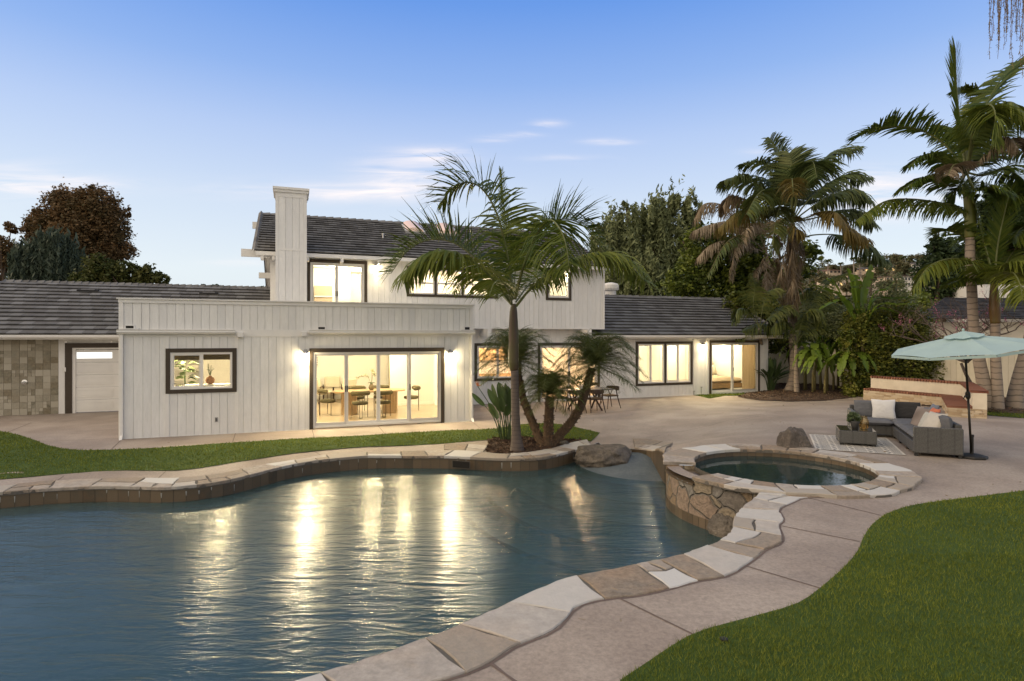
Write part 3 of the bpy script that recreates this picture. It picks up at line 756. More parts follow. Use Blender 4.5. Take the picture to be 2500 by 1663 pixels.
mulch('mulch', bed_up + G(z4, [(1215, 1192), (1130, 1207), (1050, 1224), (900, 1272), (750, 1302), (600, 1316), (420, 1320), (310, 1302), (335, 1240)]), .05, 3500, label='brown mulch in the planting bed at the pool edge', cat='mulch')
zb = lambda x, y: (1750 + x / 4.125, 580 + y / 4.125)
mulch('mulch', [ong(1801, 970).xy, ong(1850, 978).xy, ong(1930, 981).xy, ong(2010, 979).xy, ong(2075, 972).xy, ong(2110, 964).xy, Vector((17, 30)), Vector((10, 31)), ong(1838, 951).xy], .06, 6000, label='dark mulch bed under the tall brown skirted palms', cat='mulch')
mulch('mulch', [ong(2375, 1004).xy, ong(2440, 1009).xy, ong(2520, 1013).xy, Vector((21, 20)), Vector((21, 23.5)), Vector((14, 24)), Vector((13.8, 20))], .04, 3000, label='mulch around the trunks of the tall right palms', cat='mulch')

# ------------------------------------------------------------------ the house, in its own frame: du along the front, dv back from the front wall
TH = math.atan2(F, 3920)
HU = Vector((math.cos(TH), math.sin(TH), 0)); HV = Vector((-math.sin(TH), math.cos(TH), 0))
P0 = onz(292, 1072, 0)
house = empty('house', P0, TH, 'white board-sided two-storey house with grey tiled roofs and lit windows', 'house')
def fp(px, py, dv):
    d = ray(px, py); t = (P0.dot(HV) + dv) / d.dot(HV); p = d * t + Vector((0, 0, H))
    return (p - P0).dot(HU), p.z
def fpu(px, dv): return fp(px, 822, dv)[0]
def hw(du, dv, z=0): return P0 + HU * du + HV * dv + Vector((0, 0, z))
m_board = PM('white_boards', (.77, .765, .74), (.68, .675, .65), scale=2.2, rough=.55, bump=.35, bscale=9, bd=.008, c4=(.62, .615, .59), s4=1.1, f4=.3, speck=.05, ss=12, stretch=(2.5, 2.5, .45), tint=(.60, .60, .60), spec=.35, detail=8)
m_gap = PM('board_gap', (.47, .465, .45), rough=.9)
m_white = PM('white_trim', (.74, .73, .70), (.68, .67, .65), scale=2, rough=.5, bump=.1, bscale=30, bd=.003)
m_brown = PM('brown_trim', (.055, .042, .030), (.045, .034, .024), scale=6, rough=.5, bump=.15, bscale=50, bd=.003, stretch=(1, 1, 1))
m_vinyl = PM('vinyl_frame', (.72, .70, .66), rough=.35, spec=.5)
m_alu = PM('aluminium_frame', (.55, .54, .52), rough=.4, metal=.3, spec=.5)
m_glass = glassmat()
m_cream = PM('interior_wall', (.82, .80, .76), (.80, .78, .74), scale=1, rough=.8)
m_ceil = PM('interior_ceiling', (.86, .84, .80), rough=.9)
m_wood = PM('light_wood_floor', (.52, .42, .30), (.44, .35, .25), scale=2, rough=.18, spec=.6, stretch=(1, 6, 1))
m_black = PM('black_paint', (.018, .017, .016), rough=.5)
BM = [m_board, m_gap, m_white]
def siding(mb, a, b, z0, z1, dv, holes=(), bw=.19, seed=1, th=.022, wob=.012):
    rd = random.Random(seed)
    brk = [a]; x = a
    while x < b - .12:
        x = min(b, x + bw * rd.uniform(.92, 1.08)); brk.append(x)
    if brk[-1] < b: brk.append(b)
    bounds = sorted(set(brk + [h for q in holes for h in q[:2] if a < h < b]))
    def zs(xm):
        iv = [(z0, z1)]
        for (ha, hb, h0, h1) in holes:
            if ha < xm < hb:
                nv = []
                for (p, q) in iv:
                    if h1 <= p or h0 >= q: nv.append((p, q)); continue
                    if h0 > p: nv.append((p, h0))
                    if h1 < q: nv.append((h1, q))
                iv = nv
        return iv
    k = -1; t = 0; tl = 0
    for x0, x1 in zip(bounds, bounds[1:]):
        xm = (x0 + x1) / 2; kk = int(np.searchsorted(brk, xm)) - 1
        if kk != k: k = kk; t = rd.random() ** 2 * .4; tl = rd.uniform(-wob, wob) * .5
        g0 = .003 if any(abs(x0 - q) < 1e-6 for q in brk) else 0; g1 = .003 if any(abs(x1 - q) < 1e-6 for q in brk) else 0
        bx0, bx1 = brk[k], brk[k + 1]; cm_ = (bx0 + bx1) / 2
        for (p, q) in zs(xm):
            d0 = dv - th + tl * (x0 - cm_) / .1; d1 = dv - th + tl * (x1 - cm_) / .1; X0, X1 = x0 + g0, x1 - g1
            mb.add([(X0, d0, p), (X1, d1, p), (X1, d1, q), (X0, d0, q), (X0, dv, p), (X1, dv, p), (X1, dv, q), (X0, dv, q)],
                   [(0, 1, 2, 3), (0, 3, 7, 4), (1, 5, 6, 2), (0, 4, 5, 1), (3, 2, 6, 7)], 0, t)
            mb.box(x0, x1, dv, dv + .10, p, q, 1)
def frame(mb, a, b, c, d, w_, v0, v1, mi=0, bottom=True, ws=None):
    """picture frame a..b by c..d, member width w_, depth v0..v1"""
    ws = ws or (w_, w_, w_, w_)                 # left, right, bottom, top
    mb.box(a, a + ws[0], v0, v1, c, d, mi); mb.box(b - ws[1], b, v0, v1, c, d, mi)
    mb.box(a + ws[0], b - ws[1], v0, v1, d - ws[3], d, mi)
    if bottom: mb.box(a + ws[0], b - ws[1], v0, v1, c, c + ws[2], mi)
def pxrect(x0, y0, x1, y1, dv, floor=None):
    a, zt0 = fp(x0, y0, dv); b, zt1 = fp(x1, y0, dv); _, zb = fp(x0, y1, dv)
    return a, b, (floor if floor is not None else zb), zt0
def glass(par, a, b, c, d, v, name='glass'):
    mb = MB(); mb.add([(a, v, c), (b, v, c), (b, v, d), (a, v, d)], [(0, 1, 2, 3)])
    return mb.build(name, m_glass, par)
def room(name, a, b, v0, v1, z0, z1, lights=(), power=40, color=(1, .80, .47), floor=None, walls=None, size=.35, extra=None):
    """a lit room: floor, walls and ceiling with real recessed lamps"""
    mb = MB(); e = .06
    mb.box(a, b, v0, v1, z0 - e, z0, 1); mb.box(a, b, v0, v1, z1, z1 + e, 2)
    mb.box(a, b, v1, v1 + e, z0 - e, z1 + e, 0); mb.box(a - e, a, v0, v1 + e, z0 - e, z1 + e, 0); mb.box(b, b + e, v0, v1 + e, z0 - e, z1 + e, 0)
    if extra: extra(mb)
    rm = mb.build('room_interior', [walls or m_cream, floor or m_wood, m_ceil], house)
    for (x, y) in lights:
        lb = MB(); lb.lathe([(.085, -.012), (.085, 0)], (x, y, z1 - .004), 16, 0); lb.lathe([(.06, -.0125), (.0601, -.0126)], (x, y, z1 - .0045), 16, 1)
        lb.build('ceiling_light', [m_white, m_lampglow], house)
        ld = bpy.data.lights.new('ceiling_lamp', 'POINT'); ld.shadow_soft_size = .10; ld.energy = power * 5.2; ld.color = color
        lo = bpy.data.objects.new('ceiling_lamp', ld); COL.objects.link(lo); lo.parent = house; lo.location = (x, y, z1 - .16)
    return rm
m_lampglow = emat('lamp_glow', (1, .86, .66), 14)
m_bulb = emat('bulb_glow', (1, .93, .82), 40)
ZW = .0
# ---- front block
L1 = fpu(1153, 0)                                          # its length
zpar = fp(292, 727, 0)[1]; zgut = fp(292, 812, 0)[1]; zfas = 2.60
win1 = pxrect(405, 851, 578, 961.5, 0)
sl1 = pxrect(755.3, 850.5, 1083.5, 1046, 0, floor=.03)
print('front block', L1, zpar, zgut, win1, sl1)
e1 = MB()
TW = .10
hol = [(win1[0] + .05, win1[1] - .05, win1[2] + .05, win1[3] - .05), (sl1[0] + .04, sl1[1] - .04, -.2, sl1[3] - .04)]
siding(e1, .09, L1 - .09, -.02, 2.52, 0, hol, seed=2)
siding(e1, .09, L1 - .09, 2.66, zpar - .12, 0, seed=9)
# left and right returns of the block
for x, s in ((0, 1), (L1, -1)):
    e1.box(min(x, x + s * .1), max(x, x + s * .1), .10, 4.1, -.1, zpar - .05, 0, .3)
wl = e1.build('wall', BM, house)
tr = MB()
tr.box(-.012, .09, -.04, .10, -.06, zpar - .12, 0); tr.box(L1 - .09, L1 + .012, -.04, .10, -.06, zpar - .12, 0)
tr.box(-.02, L1 + .02, -.05, .12, zpar - .12, zpar - .03, 0); tr.box(-.05, L1 + .05, -.085, .20, zpar - .03, zpar, 0)
tr.box(.09, L1 - .09, -.036, .09, 2.50, 2.68, 0)
tr.box(.09, sl1[0], -.034, 0, -.06, .0, 0); tr.box(sl1[1], L1 - .09, -.034, 0, -.06, .0, 0)
for x in (fpu(404, 0), fpu(574, 0)):
    for z0_, z1_ in ((-.04, win1[2]), (win1[3], 2.5)): tr.box(x, x + .085, -.045, 0, z0_, z1_, 0)
tr.box(fpu(757, 0) - .02, fpu(757, 0) + .07, -.04, 0, sl1[3], 2.5, 0)
# roof slab of the block
tr.box(0.1, L1 - .1, .12, 4.1, 2.60, 2.68, 0)
tr.build('trim', m_white, house)
def gutter(a, b, dv, z, h=.11, d=.12, name='gutter', m=None):
    mb = MB(); prof = [(0, 0), (-d * .7, 0), (-d, h * .45), (-d * .95, h * .8), (-d * 1.05, h), (-d * .95, h), (-d * .85, h * .7), (0, h * .7)]
    n = len(prof); vs = [(a, dv + y, z + q) for y, q in prof] + [(b, dv + y, z + q) for y, q in prof]
    fs = [tuple(range(n))[::-1], tuple(range(n, 2 * n))] + [(i, (i + 1) % n, n + (i + 1) % n, n + i) for i in range(n)]
    mb.add(vs, fs); return mb.build(name, m or m_white, house)
gutter(-.03, fpu(575, 0), -.042, 2.56); gutter(fpu(754, 0), L1 + .05, -.042, 2.56)
for i, (px, py) in enumerate(((317.6, 798), (785, 801), (1140.6, 801))):     # roof scuppers
    x, z = fp(px, py, 0); mb = MB()
    frame(mb, x - .11, x + .11, z - .07, z + .05, .025, -.05, -.01, 0, bottom=False); mb.box(x - .09, x + .09, -.028, -.024, z - .05, z + .03, 1)
    mb.box(x - .2, x + .2, -.13, -.03, 2.675, 2.70, 0)
    mb.build('scupper', [m_white, m_black], house)
for (px, py) in ((588, 817), (742, 815)):
    x, z = fp(px, py, 0); mb = MB(); mb.rbox(x - .07, x + .07, -.16, -.037, z - .07, z + .06, .008); mb.build('beam_end', m_white, house)
def downspout(x, dv, z0, z1):
    mb = MB(); mb.box(x - .03, x + .03, dv - .06, dv, z0 + .08, z1, 0)
    mb.box(x - .034, x + .034, dv - .065, dv, z0 + .3, z0 + .33, 0); mb.box(x - .034, x + .034, dv - .065, dv, z1 - .4, z1 - .37, 0)
    mb.add([(x - .03, dv - .06, z0 + .10), (x + .03, dv - .06, z0 + .10), (x + .03, dv - .16, z0), (x - .03, dv - .16, z0), (x - .03, dv, z0 + .08), (x + .03, dv, z0 + .08), (x + .03, dv - .1, z0 - .04), (x - .03, dv - .1, z0 - .04)], [(0, 1, 2, 3), (4, 7, 6, 5), (0, 3, 7, 4), (1, 5, 6, 2), (2, 6, 7, 3)])
    mb.build('downspout', m_white, house)
downspout(.06, -.045, .0, 2.56); downspout(L1 - .03, -.045, .0, 2.56)
mb = MB(); x, z = fp(528.6, 1024, 0); mb.rbox(x - .035, x + .035, -.045, -.024, z - .06, z + .06, .006, 0); mb.rbox(x - .02, x + .02, -.06, -.046, z - .04, z + .04, .004, 1)
mb.build('power_outlet', [PM('grey_plastic', (.35, .34, .33), rough=.5), PM('dark_plastic', (.1, .1, .1), rough=.5)], house)
# window with plant and vase behind
def window(r, dv, mull, blind=None, cols=2, brown=.10, name='window', vinyl=.055, sash=None, trimb=True, centre=None):
    a, b, c, d = r
    mb = MB(); frame(mb, a, b, c, d, brown, dv - .05, dv + .02)
    if centre: mb.box(centre - .045, centre + .045, dv - .05, dv + .02, c + brown, d - brown)
    wn = mb.build(name, m_brown, house)
    groups = [(a + brown, b - brown)] if not centre else [(a + brown, centre - .045), (centre + .045, b - brown)]
    for (p, q) in groups:
        fr = MB(); frame(fr, p, q, c + brown, d - brown, vinyl, dv - .03, dv + .06)
        n = cols; step = (q - p - 2 * vinyl) / n
        for i in range(1, n): fr.box(p + vinyl + step * i - .028, p + vinyl + step * i + .028, dv - .02, dv + .05, c + brown + vinyl, d - brown - vinyl)
        s0 = MB()
        fo_ = fr.build('window_frame', m_vinyl, wn)
        frame(s0, p + vinyl, p + vinyl + step - .028, c + brown + vinyl, d - brown - vinyl, .028, dv - .005, dv + .03); s0.build('sash', m_vinyl, wn)
        glass(wn, p + vinyl, q - vinyl, c + brown + vinyl, d - brown - vinyl, dv + .02)
    return wn
window(win1, 0, .5)
def slider(r, dv, panels, brown=(.095, .095, 0, .11), fw=.05, sill=.10, name='sliding_door', screens=()):
    """r = opening with trim; panels = inner edge positions between the side frames"""
    a, b, c, d = r
    mb = MB(); mb.box(a, a + brown[0], dv - .06, dv + .02, c - .05, d, 0); mb.box(b - brown[1], b, dv - .06, dv + .02, c - .05, d, 0); mb.box(a + brown[0], b - brown[1], dv - .06, dv + .02, d - brown[3], d, 0)
    sd_ = mb.build(name, m_brown, house)
    p, q, zt = a + brown[0], b - brown[1], d - brown[3]
    fr = MB(); frame(fr, p, q, c, zt, .045, dv - .04, dv + .10, ws=(.045, .045, sill * .55, .045)); fr.build('door_frame', m_vinyl, sd_)
    ed = [p + .045] + list(panels) + [q - .045]
    for i in range(len(ed) - 1):
        x0, x1 = ed[i], ed[i + 1]; off = 0 if i in screens else .035
        z0, z1 = c + sill * .55, zt - .045
        pm = MB(); frame(pm, x0 + (.002 if i else 0), x1 - .002, z0, z1, fw, dv - .02 + off, dv + .012 + off, ws=(fw, fw, fw * 1.5, fw)); pl = pm.build('panel', m_alu if i in screens else m_vinyl, sd_)
        glass(pl, x0 + fw, x1 - fw, z0 + fw * 1.5, z1 - fw, dv + off)
        if i in screens or i == 1:
            hm = MB(); hx = x1 - fw / 2 if i == 0 else x0 + fw / 2
            hm.rbox(hx - .012, hx + .012, dv - .05 + off, dv - .02 + off, c + .95, c + 1.12, .005); hm.build('handle', m_black, pl)
    return sd_
slider(sl1, 0, [fpu(845.5, 0), fpu(924, 0), fpu(998.5, 0)], screens=(0, 3))
# ---- wall lamps, their bulbs really light the wall
m_lampmetal = PM('lamp_metal', (.35, .35, .35), rough=.35, metal=.8)
def wall_lamp(px, py, dv, power=14, spot=True, col=(1, .80, .46)):
    x, z = fp(px, py, dv)
    mb = MB(); mb.lathe([(.05, 0), (.05, .015)], (0, 0, 0), 14, 0, M=Matrix.Translation((x, dv - .022, z + .06)) @ Matrix.Rotation(R(90), 4, 'X'))
    mb.tube([(x, dv - .03, z + .06), (x, dv - .10, z + .07)], .012, 8)
    mb.lathe([(.085, -.01), (.075, .03), (.05, .06), (.02, .08)], (x, dv - .12, z), 16, 0, cap=False)
    lm = mb.build('wall_lamp', m_lampmetal, house)
    b = MB(); b.lathe([(.01, -.045), (.045, -.035), (.055, -.012), (.04, .0)], (x, dv - .12, z), 14); b.build('bulb', m_bulb, lm, smooth=True)
    for kind_, en in (('POINT', power * .45), ('SPOT', power * 7)):
        ld = bpy.data.lights.new('lamp_light', kind_); ld.energy = en; ld.color = col; ld.shadow_soft_size = .05
        lo = bpy.data.objects.new('lamp_light', ld); COL.objects.link(lo); lo.parent = house; lo.location = (x, dv - .15, z - .10)
        if kind_ == 'SPOT': ld.spot_size = R(150); ld.spot_blend = .8; lo.rotation_euler = (R(-46), 0, 0)
wall_lamp(746, 862, 0, 34); wall_lamp(1098, 862, 0, 34)
# ---- main wall behind, ground floor between the front block and the right wing
DM, DW2 = 4.15, 3.75
uR = fpu(1853, DM); u2r = fpu(1474, DW2); u2l = -1.12 - P0.dot(HU) + .45
kw = pxrect(1158, 838, 1272, 931, DM); sl2 = pxrect(1312.6, 837, 1463, 975, DM, floor=.03)
ww = pxrect(1551, 834, 1689.6, 943, DM); sl3 = pxrect(1730.4, 831, 1853, 958.5, DM, floor=.03)
print('wing', uR, u2l, u2r, kw, sl2, ww, sl3)
zo = fp(1474, 803, DW2)[1]
e2 = MB()
siding(e2, L1, u2r, 2.44, zo + .02, DM, seed=55)
siding(e2, L1, uR + .5, -.02, 2.44, DM, [(kw[0] + .05, kw[1] - .05, kw[2] + .05, kw[3] - .05), (sl2[0] + .04, sl2[1] - .04, -.2, sl2[3] - .04), (ww[0] + .05, ww[1] - .05, ww[2] + .05, ww[3] - .05), (sl3[0] + .04, sl3[1] - .04, -.2, sl3[3] - .04)], seed=5)
e2.box(uR + .42, uR + .52, DM, 11, -.1, 2.5, 0)
e2.build('wall', BM, house)
window(kw, DM, .5); slider(sl2, DM, [(sl2[0] + sl2[1]) / 2], screens=(0,))
window(ww, DM, .5, centre=fpu(1623, DM)); slider(sl3, DM, [fpu(1788, DM)], screens=(1,), sill=.14)
wall_lamp(1714, 842, DM, 34)
t2 = MB()
t2.box(L1, uR + .5, DM - .034, DM - .022, -.02, .05, 0)
for x in (fpu(1549, DM) - .08, fpu(1692, DM), fpu(1727, DM) - .06): t2.box(x, x + .06, DM - .04, DM - .02, .0, 2.42, 0)
t2.build('trim', m_white, house)
for px, py in ((1692, 960), (1710, 950)):                      # hose bibs with their pipes
    x, z = fp(px, py, DM); mb = MB(); mb.tube([(x, DM - .06, .02), (x, DM - .06, z + .08), (x + .03, DM - .09, z + .1)], .012, 6); mb.rbox(x - .03, x + .03, DM - .10, DM - .05, z + .07, z + .10, .006); mb.build('hose_bib', m_lampmetal, house)
# ---- upper storey
zE = 5.19
us = pxrect(750, 632, 896, 760, DW2, floor=2.9)
uw = pxrect(992.7, 650, 1215, 724, DW2); uw2 = pxrect(1332, 652, 1394, 733, DW2)
print('upper', zo, us, uw, uw2)
e3 = MB()
ZT = 5.18
siding(e3, u2l, u2r, zo, ZT, DW2, [(us[0] + .05, us[1] - .05, 2.8, us[3] - .05), (uw[0] + .05, uw[1] - .05, uw[2] + .05, uw[3] - .05), (uw2[0] + .05, uw2[1] - .05, uw2[2] + .05, uw2[3] - .05)], seed=6)
e3.box(L1, u2r, DW2 + .1, DM + .1, zo - .02, zo + .05, 0)
e3.box(u2r - .1, u2r, DW2 + .1, 11, zo, ZT + .1, 0, .2); 
DR = 7.35; zR = 7.12
# left gable wall following the roof slopes
gx = u2l
DB = 12.3; zB = zR - (DB - DR) * .53
e3.add([(gx, DW2, 2.5), (gx, DR, 2.5), (gx, DB - .6, 2.5), (gx, DB - .6, zB + .3), (gx, DR, zR - .12), (gx, DW2, ZT + .1)], [(5, 4, 1, 0), (4, 3, 2, 1)], 0, .4)
e3.add([(u2r, DW2, zo), (u2r, DR, zo), (u2r, 11, zo), (u2r, 11, 5.2), (u2r, DR, zR - .12), (u2r, DW2, ZT + .1)], [(0, 1, 4, 5), (1, 2, 3, 4)], 0, .4)
e3.build('wall', BM, house)
t3 = MB(); t3.box(u2r - .07, u2r + .02, DW2 - .04, DW2 + .0, zo - .01, ZT, 0); t3.box(L1, u2r + .01, DW2 - .035, DW2 - .022, zo - .02, zo + .03, 0)
t3.build('trim', m_white, house)
slider(us, DW2, [fpu(822, DW2)], screens=(0,))
def bigwin():
    a, b, c, d = uw
    mb = MB(); frame(mb, a, b, c, d, .09, DW2 - .05, DW2 + .02); xs = [fpu(1063, DW2), fpu(1129, DW2)]
    for x in xs: mb.box(x - .04, x + .04, DW2 - .05, DW2 + .02, c + .09, d - .09)
    wn = mb.build('window', m_brown, house)
    ed = [a + .09] + [q for x in xs for q in (x - .04, x + .04)] + [b - .09]
    for i in range(0, 6, 2):
        fr = MB(); zm = c + .09 + (d - c) * .38
        frame(fr, ed[i], ed[i + 1], c + .09, d - .09, .05, DW2 - .03, DW2 + .05); fr.box(ed[i] + .05, ed[i + 1] - .05, DW2 - .02, DW2 + .04, zm - .03, zm + .03)
        fr.build('window_frame', m_vinyl, wn); glass(wn, ed[i] + .05, ed[i + 1] - .05, c + .14, d - .14, DW2 + .02)
bigwin(); window(uw2, DW2, .5, cols=1)
wall_lamp(920, 650, DW2, 16)
# chimney
DC = 2.75
ca, cb = fpu(672.5, DC), fpu(749, DC); cz = fp(711, 462, DC)[1]; czm = fp(690, 608, DC)[1]
ch = MB()
siding(ch, ca + .09, cb - .09, 2.4, cz - .14, DC, seed=4, bw=.21)
ch.box(ca, ca + .09, DC - .03, DC + 1.2, 2.4, cz - .12, 2); ch.box(cb - .09, cb, DC - .03, DC + 1.2, 2.4, cz - .12, 2)
ch.box(ca + .09, cb - .09, DC - .034, DC, cz - .26, cz - .12, 2); ch.box(ca + .09, cb - .09, DC - .034, DC, czm - .04, czm + .03, 2)
ch.box(ca - .04, cb + .04, DC - .08, DC + 1.25, cz - .12, cz - .04, 2); ch.box(ca - .075, cb + .075, DC - .12, DC + 1.28, cz - .04, cz + .03, 2)
ch.box(ca + .09, cb - .09, DC + 1.1, DC + 1.2, 2.4, cz - .12, 2)
ch.build('chimney', BM, house)
# ---- tiled roofs: every tile is its own slab
m_shin = PM('concrete_tile', (.115, .112, .108), (.070, .068, .066), scale=4, rough=.8, bump=.5, bscale=30, bd=.01, tint=(.165, .165, .165), detail=8, speck=.2, ss=18)
m_under = PM('roof_underlay', (.02, .02, .02), rough=.95)
def tiles(mb, E0, E1, R0, R1, rows, tw, th=.03, seed=1, dark=.0):
    """slope with eave E0-E1 and ridge R0-R1 (points du,dv,z)"""
    rd = random.Random(seed)
    E0, E1, R0, R1 = map(Vector, (E0, E1, R0, R1))
    nrm = (E1 - E0).cross((R0 + R1) / 2 - (E0 + E1) / 2).normalized()
    if nrm.z < 0: nrm = -nrm
    def pt(t, s): return E0.lerp(R0, t).lerp(E1.lerp(R1, t), s)
    for r in range(rows):
        t0, t1 = r / rows, min(1, (r + 1.12) / rows)
        a, b = pt(t0, 0), pt(t0, 1); L = (b - a).length
        off = (r % 2) * .5 * tw + rd.uniform(-.02, .02); x = -off
        while x < L:
            x0, x1 = max(0, x), min(L, x + tw); x += tw
            if x1 - x0 < .03: continue
            # express the tile in the sloping strip, clipped to a trapezoid at the hips
            a1, b1 = pt(t1, 0), pt(t1, 1); dirn = (b - a).normalized()
            def up(s):   # same distance along, one course up, clamped to the slope
                q = a + dirn * s + (a1 - a) - dirn * (a1 - a).dot(dirn)
                lo = (a1 - q).dot(dirn); hi = (b1 - q).dot(dirn)
                return q + dirn * max(lo, min(hi, 0) if hi < 0 else 0) if lo > 0 or hi < 0 else q
            gp = .004; lift = rd.uniform(0, .006)
            l0, l1 = a + dirn * (x0 + gp), a + dirn * (x1 - gp); u0_, u1_ = up(x0 + gp), up(x1 - gp)
            h0 = nrm * (th * 2.0 + lift); h1 = nrm * .006; b0 = nrm * (th * .95 + lift)
            t = rd.random() ** 1.6
            mb.add([l0 + h0, l1 + h0, u1_ + h1, u0_ + h1, l0 + b0, l1 + b0], [(0, 1, 2, 3), (4, 5, 1, 0), (4, 0, 3), (5, 2, 1)], 0, t)
    q = nrm * -.003
    mb.add([E0 + q, E1 + q, R1 + q, R0 + q], [(0, 1, 2, 3)], 1)
def caps(mb, A, B, n, wd=.13, seed=2):
    rd = random.Random(seed); A, B = Vector(A), Vector(B); d = (B - A).normalized()
    s = d.cross(Vector((0, 0, 1))).normalized(); L = (B - A).length / n
    for i in range(n):
        p = A + d * L * i; q = A + d * (L * (i + 1) + .05); z0 = Vector((0, 0, .045)); z1 = Vector((0, 0, .085)); dn = Vector((0, 0, -.05)) + Vector((0, 0, .0))
        mb.add([p - s * wd + dn, p + z0, p + s * wd + dn, q - s * wd + dn + z1 * .4, q + z1, q + s * wd + dn + z1 * .4, q - s * wd + dn * 1.5, q + s * wd + dn * 1.5], [(0, 1, 4, 3), (1, 2, 5, 4), (3, 4, 5, 7, 6)], 0, rd.random() ** 1.5)
# upper roof, front slope and back slope
DE = 3.25
ul, ur = u2l - .45, fpu(1487, DE) + .05
r1 = MB(); tiles(r1, (ul, DE, zE), (ur, DE, zE), (ul, DR, zR), (ur, DR, zR), 16, .30, seed=11)
tiles(r1, (ur, DB, zB), (ul, DB, zB), (ur, DR, zR), (ul, DR, zR), 18, .6, seed=12); caps(r1, (ul, DR, zR), (ur, DR, zR), 44)
caps(r1, (ul + .02, DE, zE + .03), (ul + .02, DR, zR + .03), 16, wd=.09)
r1.build('roof', [m_shin, m_under], house)
s1 = MB()                                                     # soffit boards, fascia and the beams that stick out
for (x, va, za, vb, zb_) in ((ul, DE, zE, DR, zR), (ul, DR, zR, DB, zB)):
    s1.add([(x + .05, va, za - .10), (x + .05, vb, zb_ - .10), (ur - .03, vb, zb_ - .10), (ur - .03, va, za - .10)], [(0, 1, 2, 3)])
    s1.add([(x + .05, va, za - .14), (x + .05, vb, zb_ - .14), (x + .05, vb, zb_ - .005), (x + .05, va, za - .005)], [(0, 1, 2, 3)])
    s1.add([(x + .10, va, za - .14), (x + .10, vb, zb_ - .14), (x + .10, vb, zb_ - .005), (x + .10, va, za - .005)], [(0, 3, 2, 1)])
s1.box(ul + .05, ur - .03, DE - .01, DE + .03, zE - .13, zE - .01)
x = ul + .5
s1.box(ul + .1, ur - .1, DW2 - .06, DW2 - .024, zE + .02 - .0, zE + .12)
s1.build('soffit', m_white, house)
for k, px in enumerate((640, 668, 751, 835, 925, 1020, 1115, 1210, 1300, 1390)):
    x = fpu(px, DE + .1); mb = MB(); mb.box(x - .045, x + .045, DE + .02, DW2 - .03, zE - .25, zE - .11); mb.build('rafter_tail', m_white, house)
for (va, z_, dx) in ((DE + .75, zE + .13, -.42), (DR, zR - .32, -.28), (10.2, zB + .70, -.2), (11.6, zB - .0, .0)):
    mb = MB(); mb.box(ul + dx, gx + .02, va - .07, va + .07, z_ - .24, z_ + .0); mb.build('roof_beam', m_white, house)
# skylights on the upper ridge
m_sky = PM('skylight_dome', (.85, .62, .50), rough=.15, spec=.6)
for px, yv in ((1010, 0), (1092, 0)):
    x = fpu(px, DR - .9); tt = .80; v_ = DE + (DR - DE) * tt; z_ = zE + (zR - zE) * tt
    mb = MB(); sl = (zR - zE) / (DR - DE); hx = .34
    for i in range(12):
        a0, a1 = PI * i / 12, PI * (i + 1) / 12
        def P_(a_, vv): return (x + hx * math.cos(a_), vv, z_ + (vv - v_) * sl + .06 + .17 * math.sin(a_))
        mb.add([P_(a0, v_ - .45), P_(a0, v_ + .5), P_(a1, v_ + .5), P_(a1, v_ - .45)], [(0, 1, 2, 3)], 0)
    for vv in (v_ - .45, v_ + .5):
        mb.add([(x + hx * math.cos(PI * i / 12), vv, z_ + (vv - v_) * sl + .06 + .17 * math.sin(PI * i / 12)) for i in range(13)], [tuple(range(13))], 0)
    Mr = Matrix.Translation((x, v_, z_)) @ Matrix.Rotation(math.atan(sl), 4, 'X')
    mb.box(-.39, .39, -.52, .52, .0, .08, 1, M=Mr)
    mb.build('skylight', [m_sky, m_alu], house)
def vent_pipe(x, v, z, h=.3):
    mb = MB(); mb.tube([(x, v, z - .1), (x, v, z + h)], .03, 8); mb.lathe([(.045, 0), (.045, .05)], (x, v, z + h - .03), 10); mb.build('vent_pipe', m_alu, house)
for px, t in ((935, .45), (1137, .42)):
    v_ = DE + (DR - DE) * t; vent_pipe(fpu(px, v_), v_, zE + (zR - zE) * t, .2)
# right wing roof: hipped on the right
DE2 = 3.65; zE2 = 2.56; DR2 = 8.45; zR2 = 4.47
wl_, wr_ = fpu(1430, DE2), uR + 1.1
rxr = fpu(1771, DR2)
r2 = MB(); tiles(r2, (wl_, DE2, zE2), (wr_, DE2, zE2), (wl_, DR2, zR2), (rxr, DR2, zR2), 14, .42, th=.034, seed=21)
tiles(r2, (wr_, DE2, zE2), (wr_, DR2 + 4.8, zE2), (rxr, DR2, zR2), (rxr + .01, DR2 + .01, zR2), 14, .42, seed=22)
caps(r2, (u2r, DR2, zR2), (rxr, DR2, zR2), 24); caps(r2, (wr_, DE2, zE2 + .02), (rxr, DR2, zR2), 18)
tiles(r2, (u2r, DR2 + .2, zR2 + .05), (u2r + 2.0, DR2 + .2, zR2 + .05), (u2r, DR2 + .9, zR2 + .28), (u2r + 1.6, DR2 + .9, zR2 + .28), 2, .42, seed=24)
r2.build('roof', [m_shin, m_under], house)
s2 = MB(); s2.box(wl_ + .05, wr_ - .05, DE2 + .02, DM + .1, zE2 - .14, zE2 - .10); s2.box(wl_ + .03, wr_ - .03, DE2, DE2 + .03, zE2 - .15, zE2 - .01)
s2.build('soffit', m_white, house); gutter(wl_ + .2, wr_, DE2, zE2 - .11)
for px, py in ((1190, 0), (1433, 0)):
    x = fpu(px, DW2 - .3); mb = MB(); mb.box(x - .07, x + .07, DW2 - .55, DM - .01, zo - .30, zo - .03); mb.build('roof_beam', m_white, house)
mb = MB(); x = fpu(1508, DR2 + .3); mb.lathe([(.28, 0), (.28, .55), (.36, .56), (.40, .66), (.40, .82), (.34, .9), (.12, .95)], (x, DR2 + 1.0, zR2 - .2), 20)
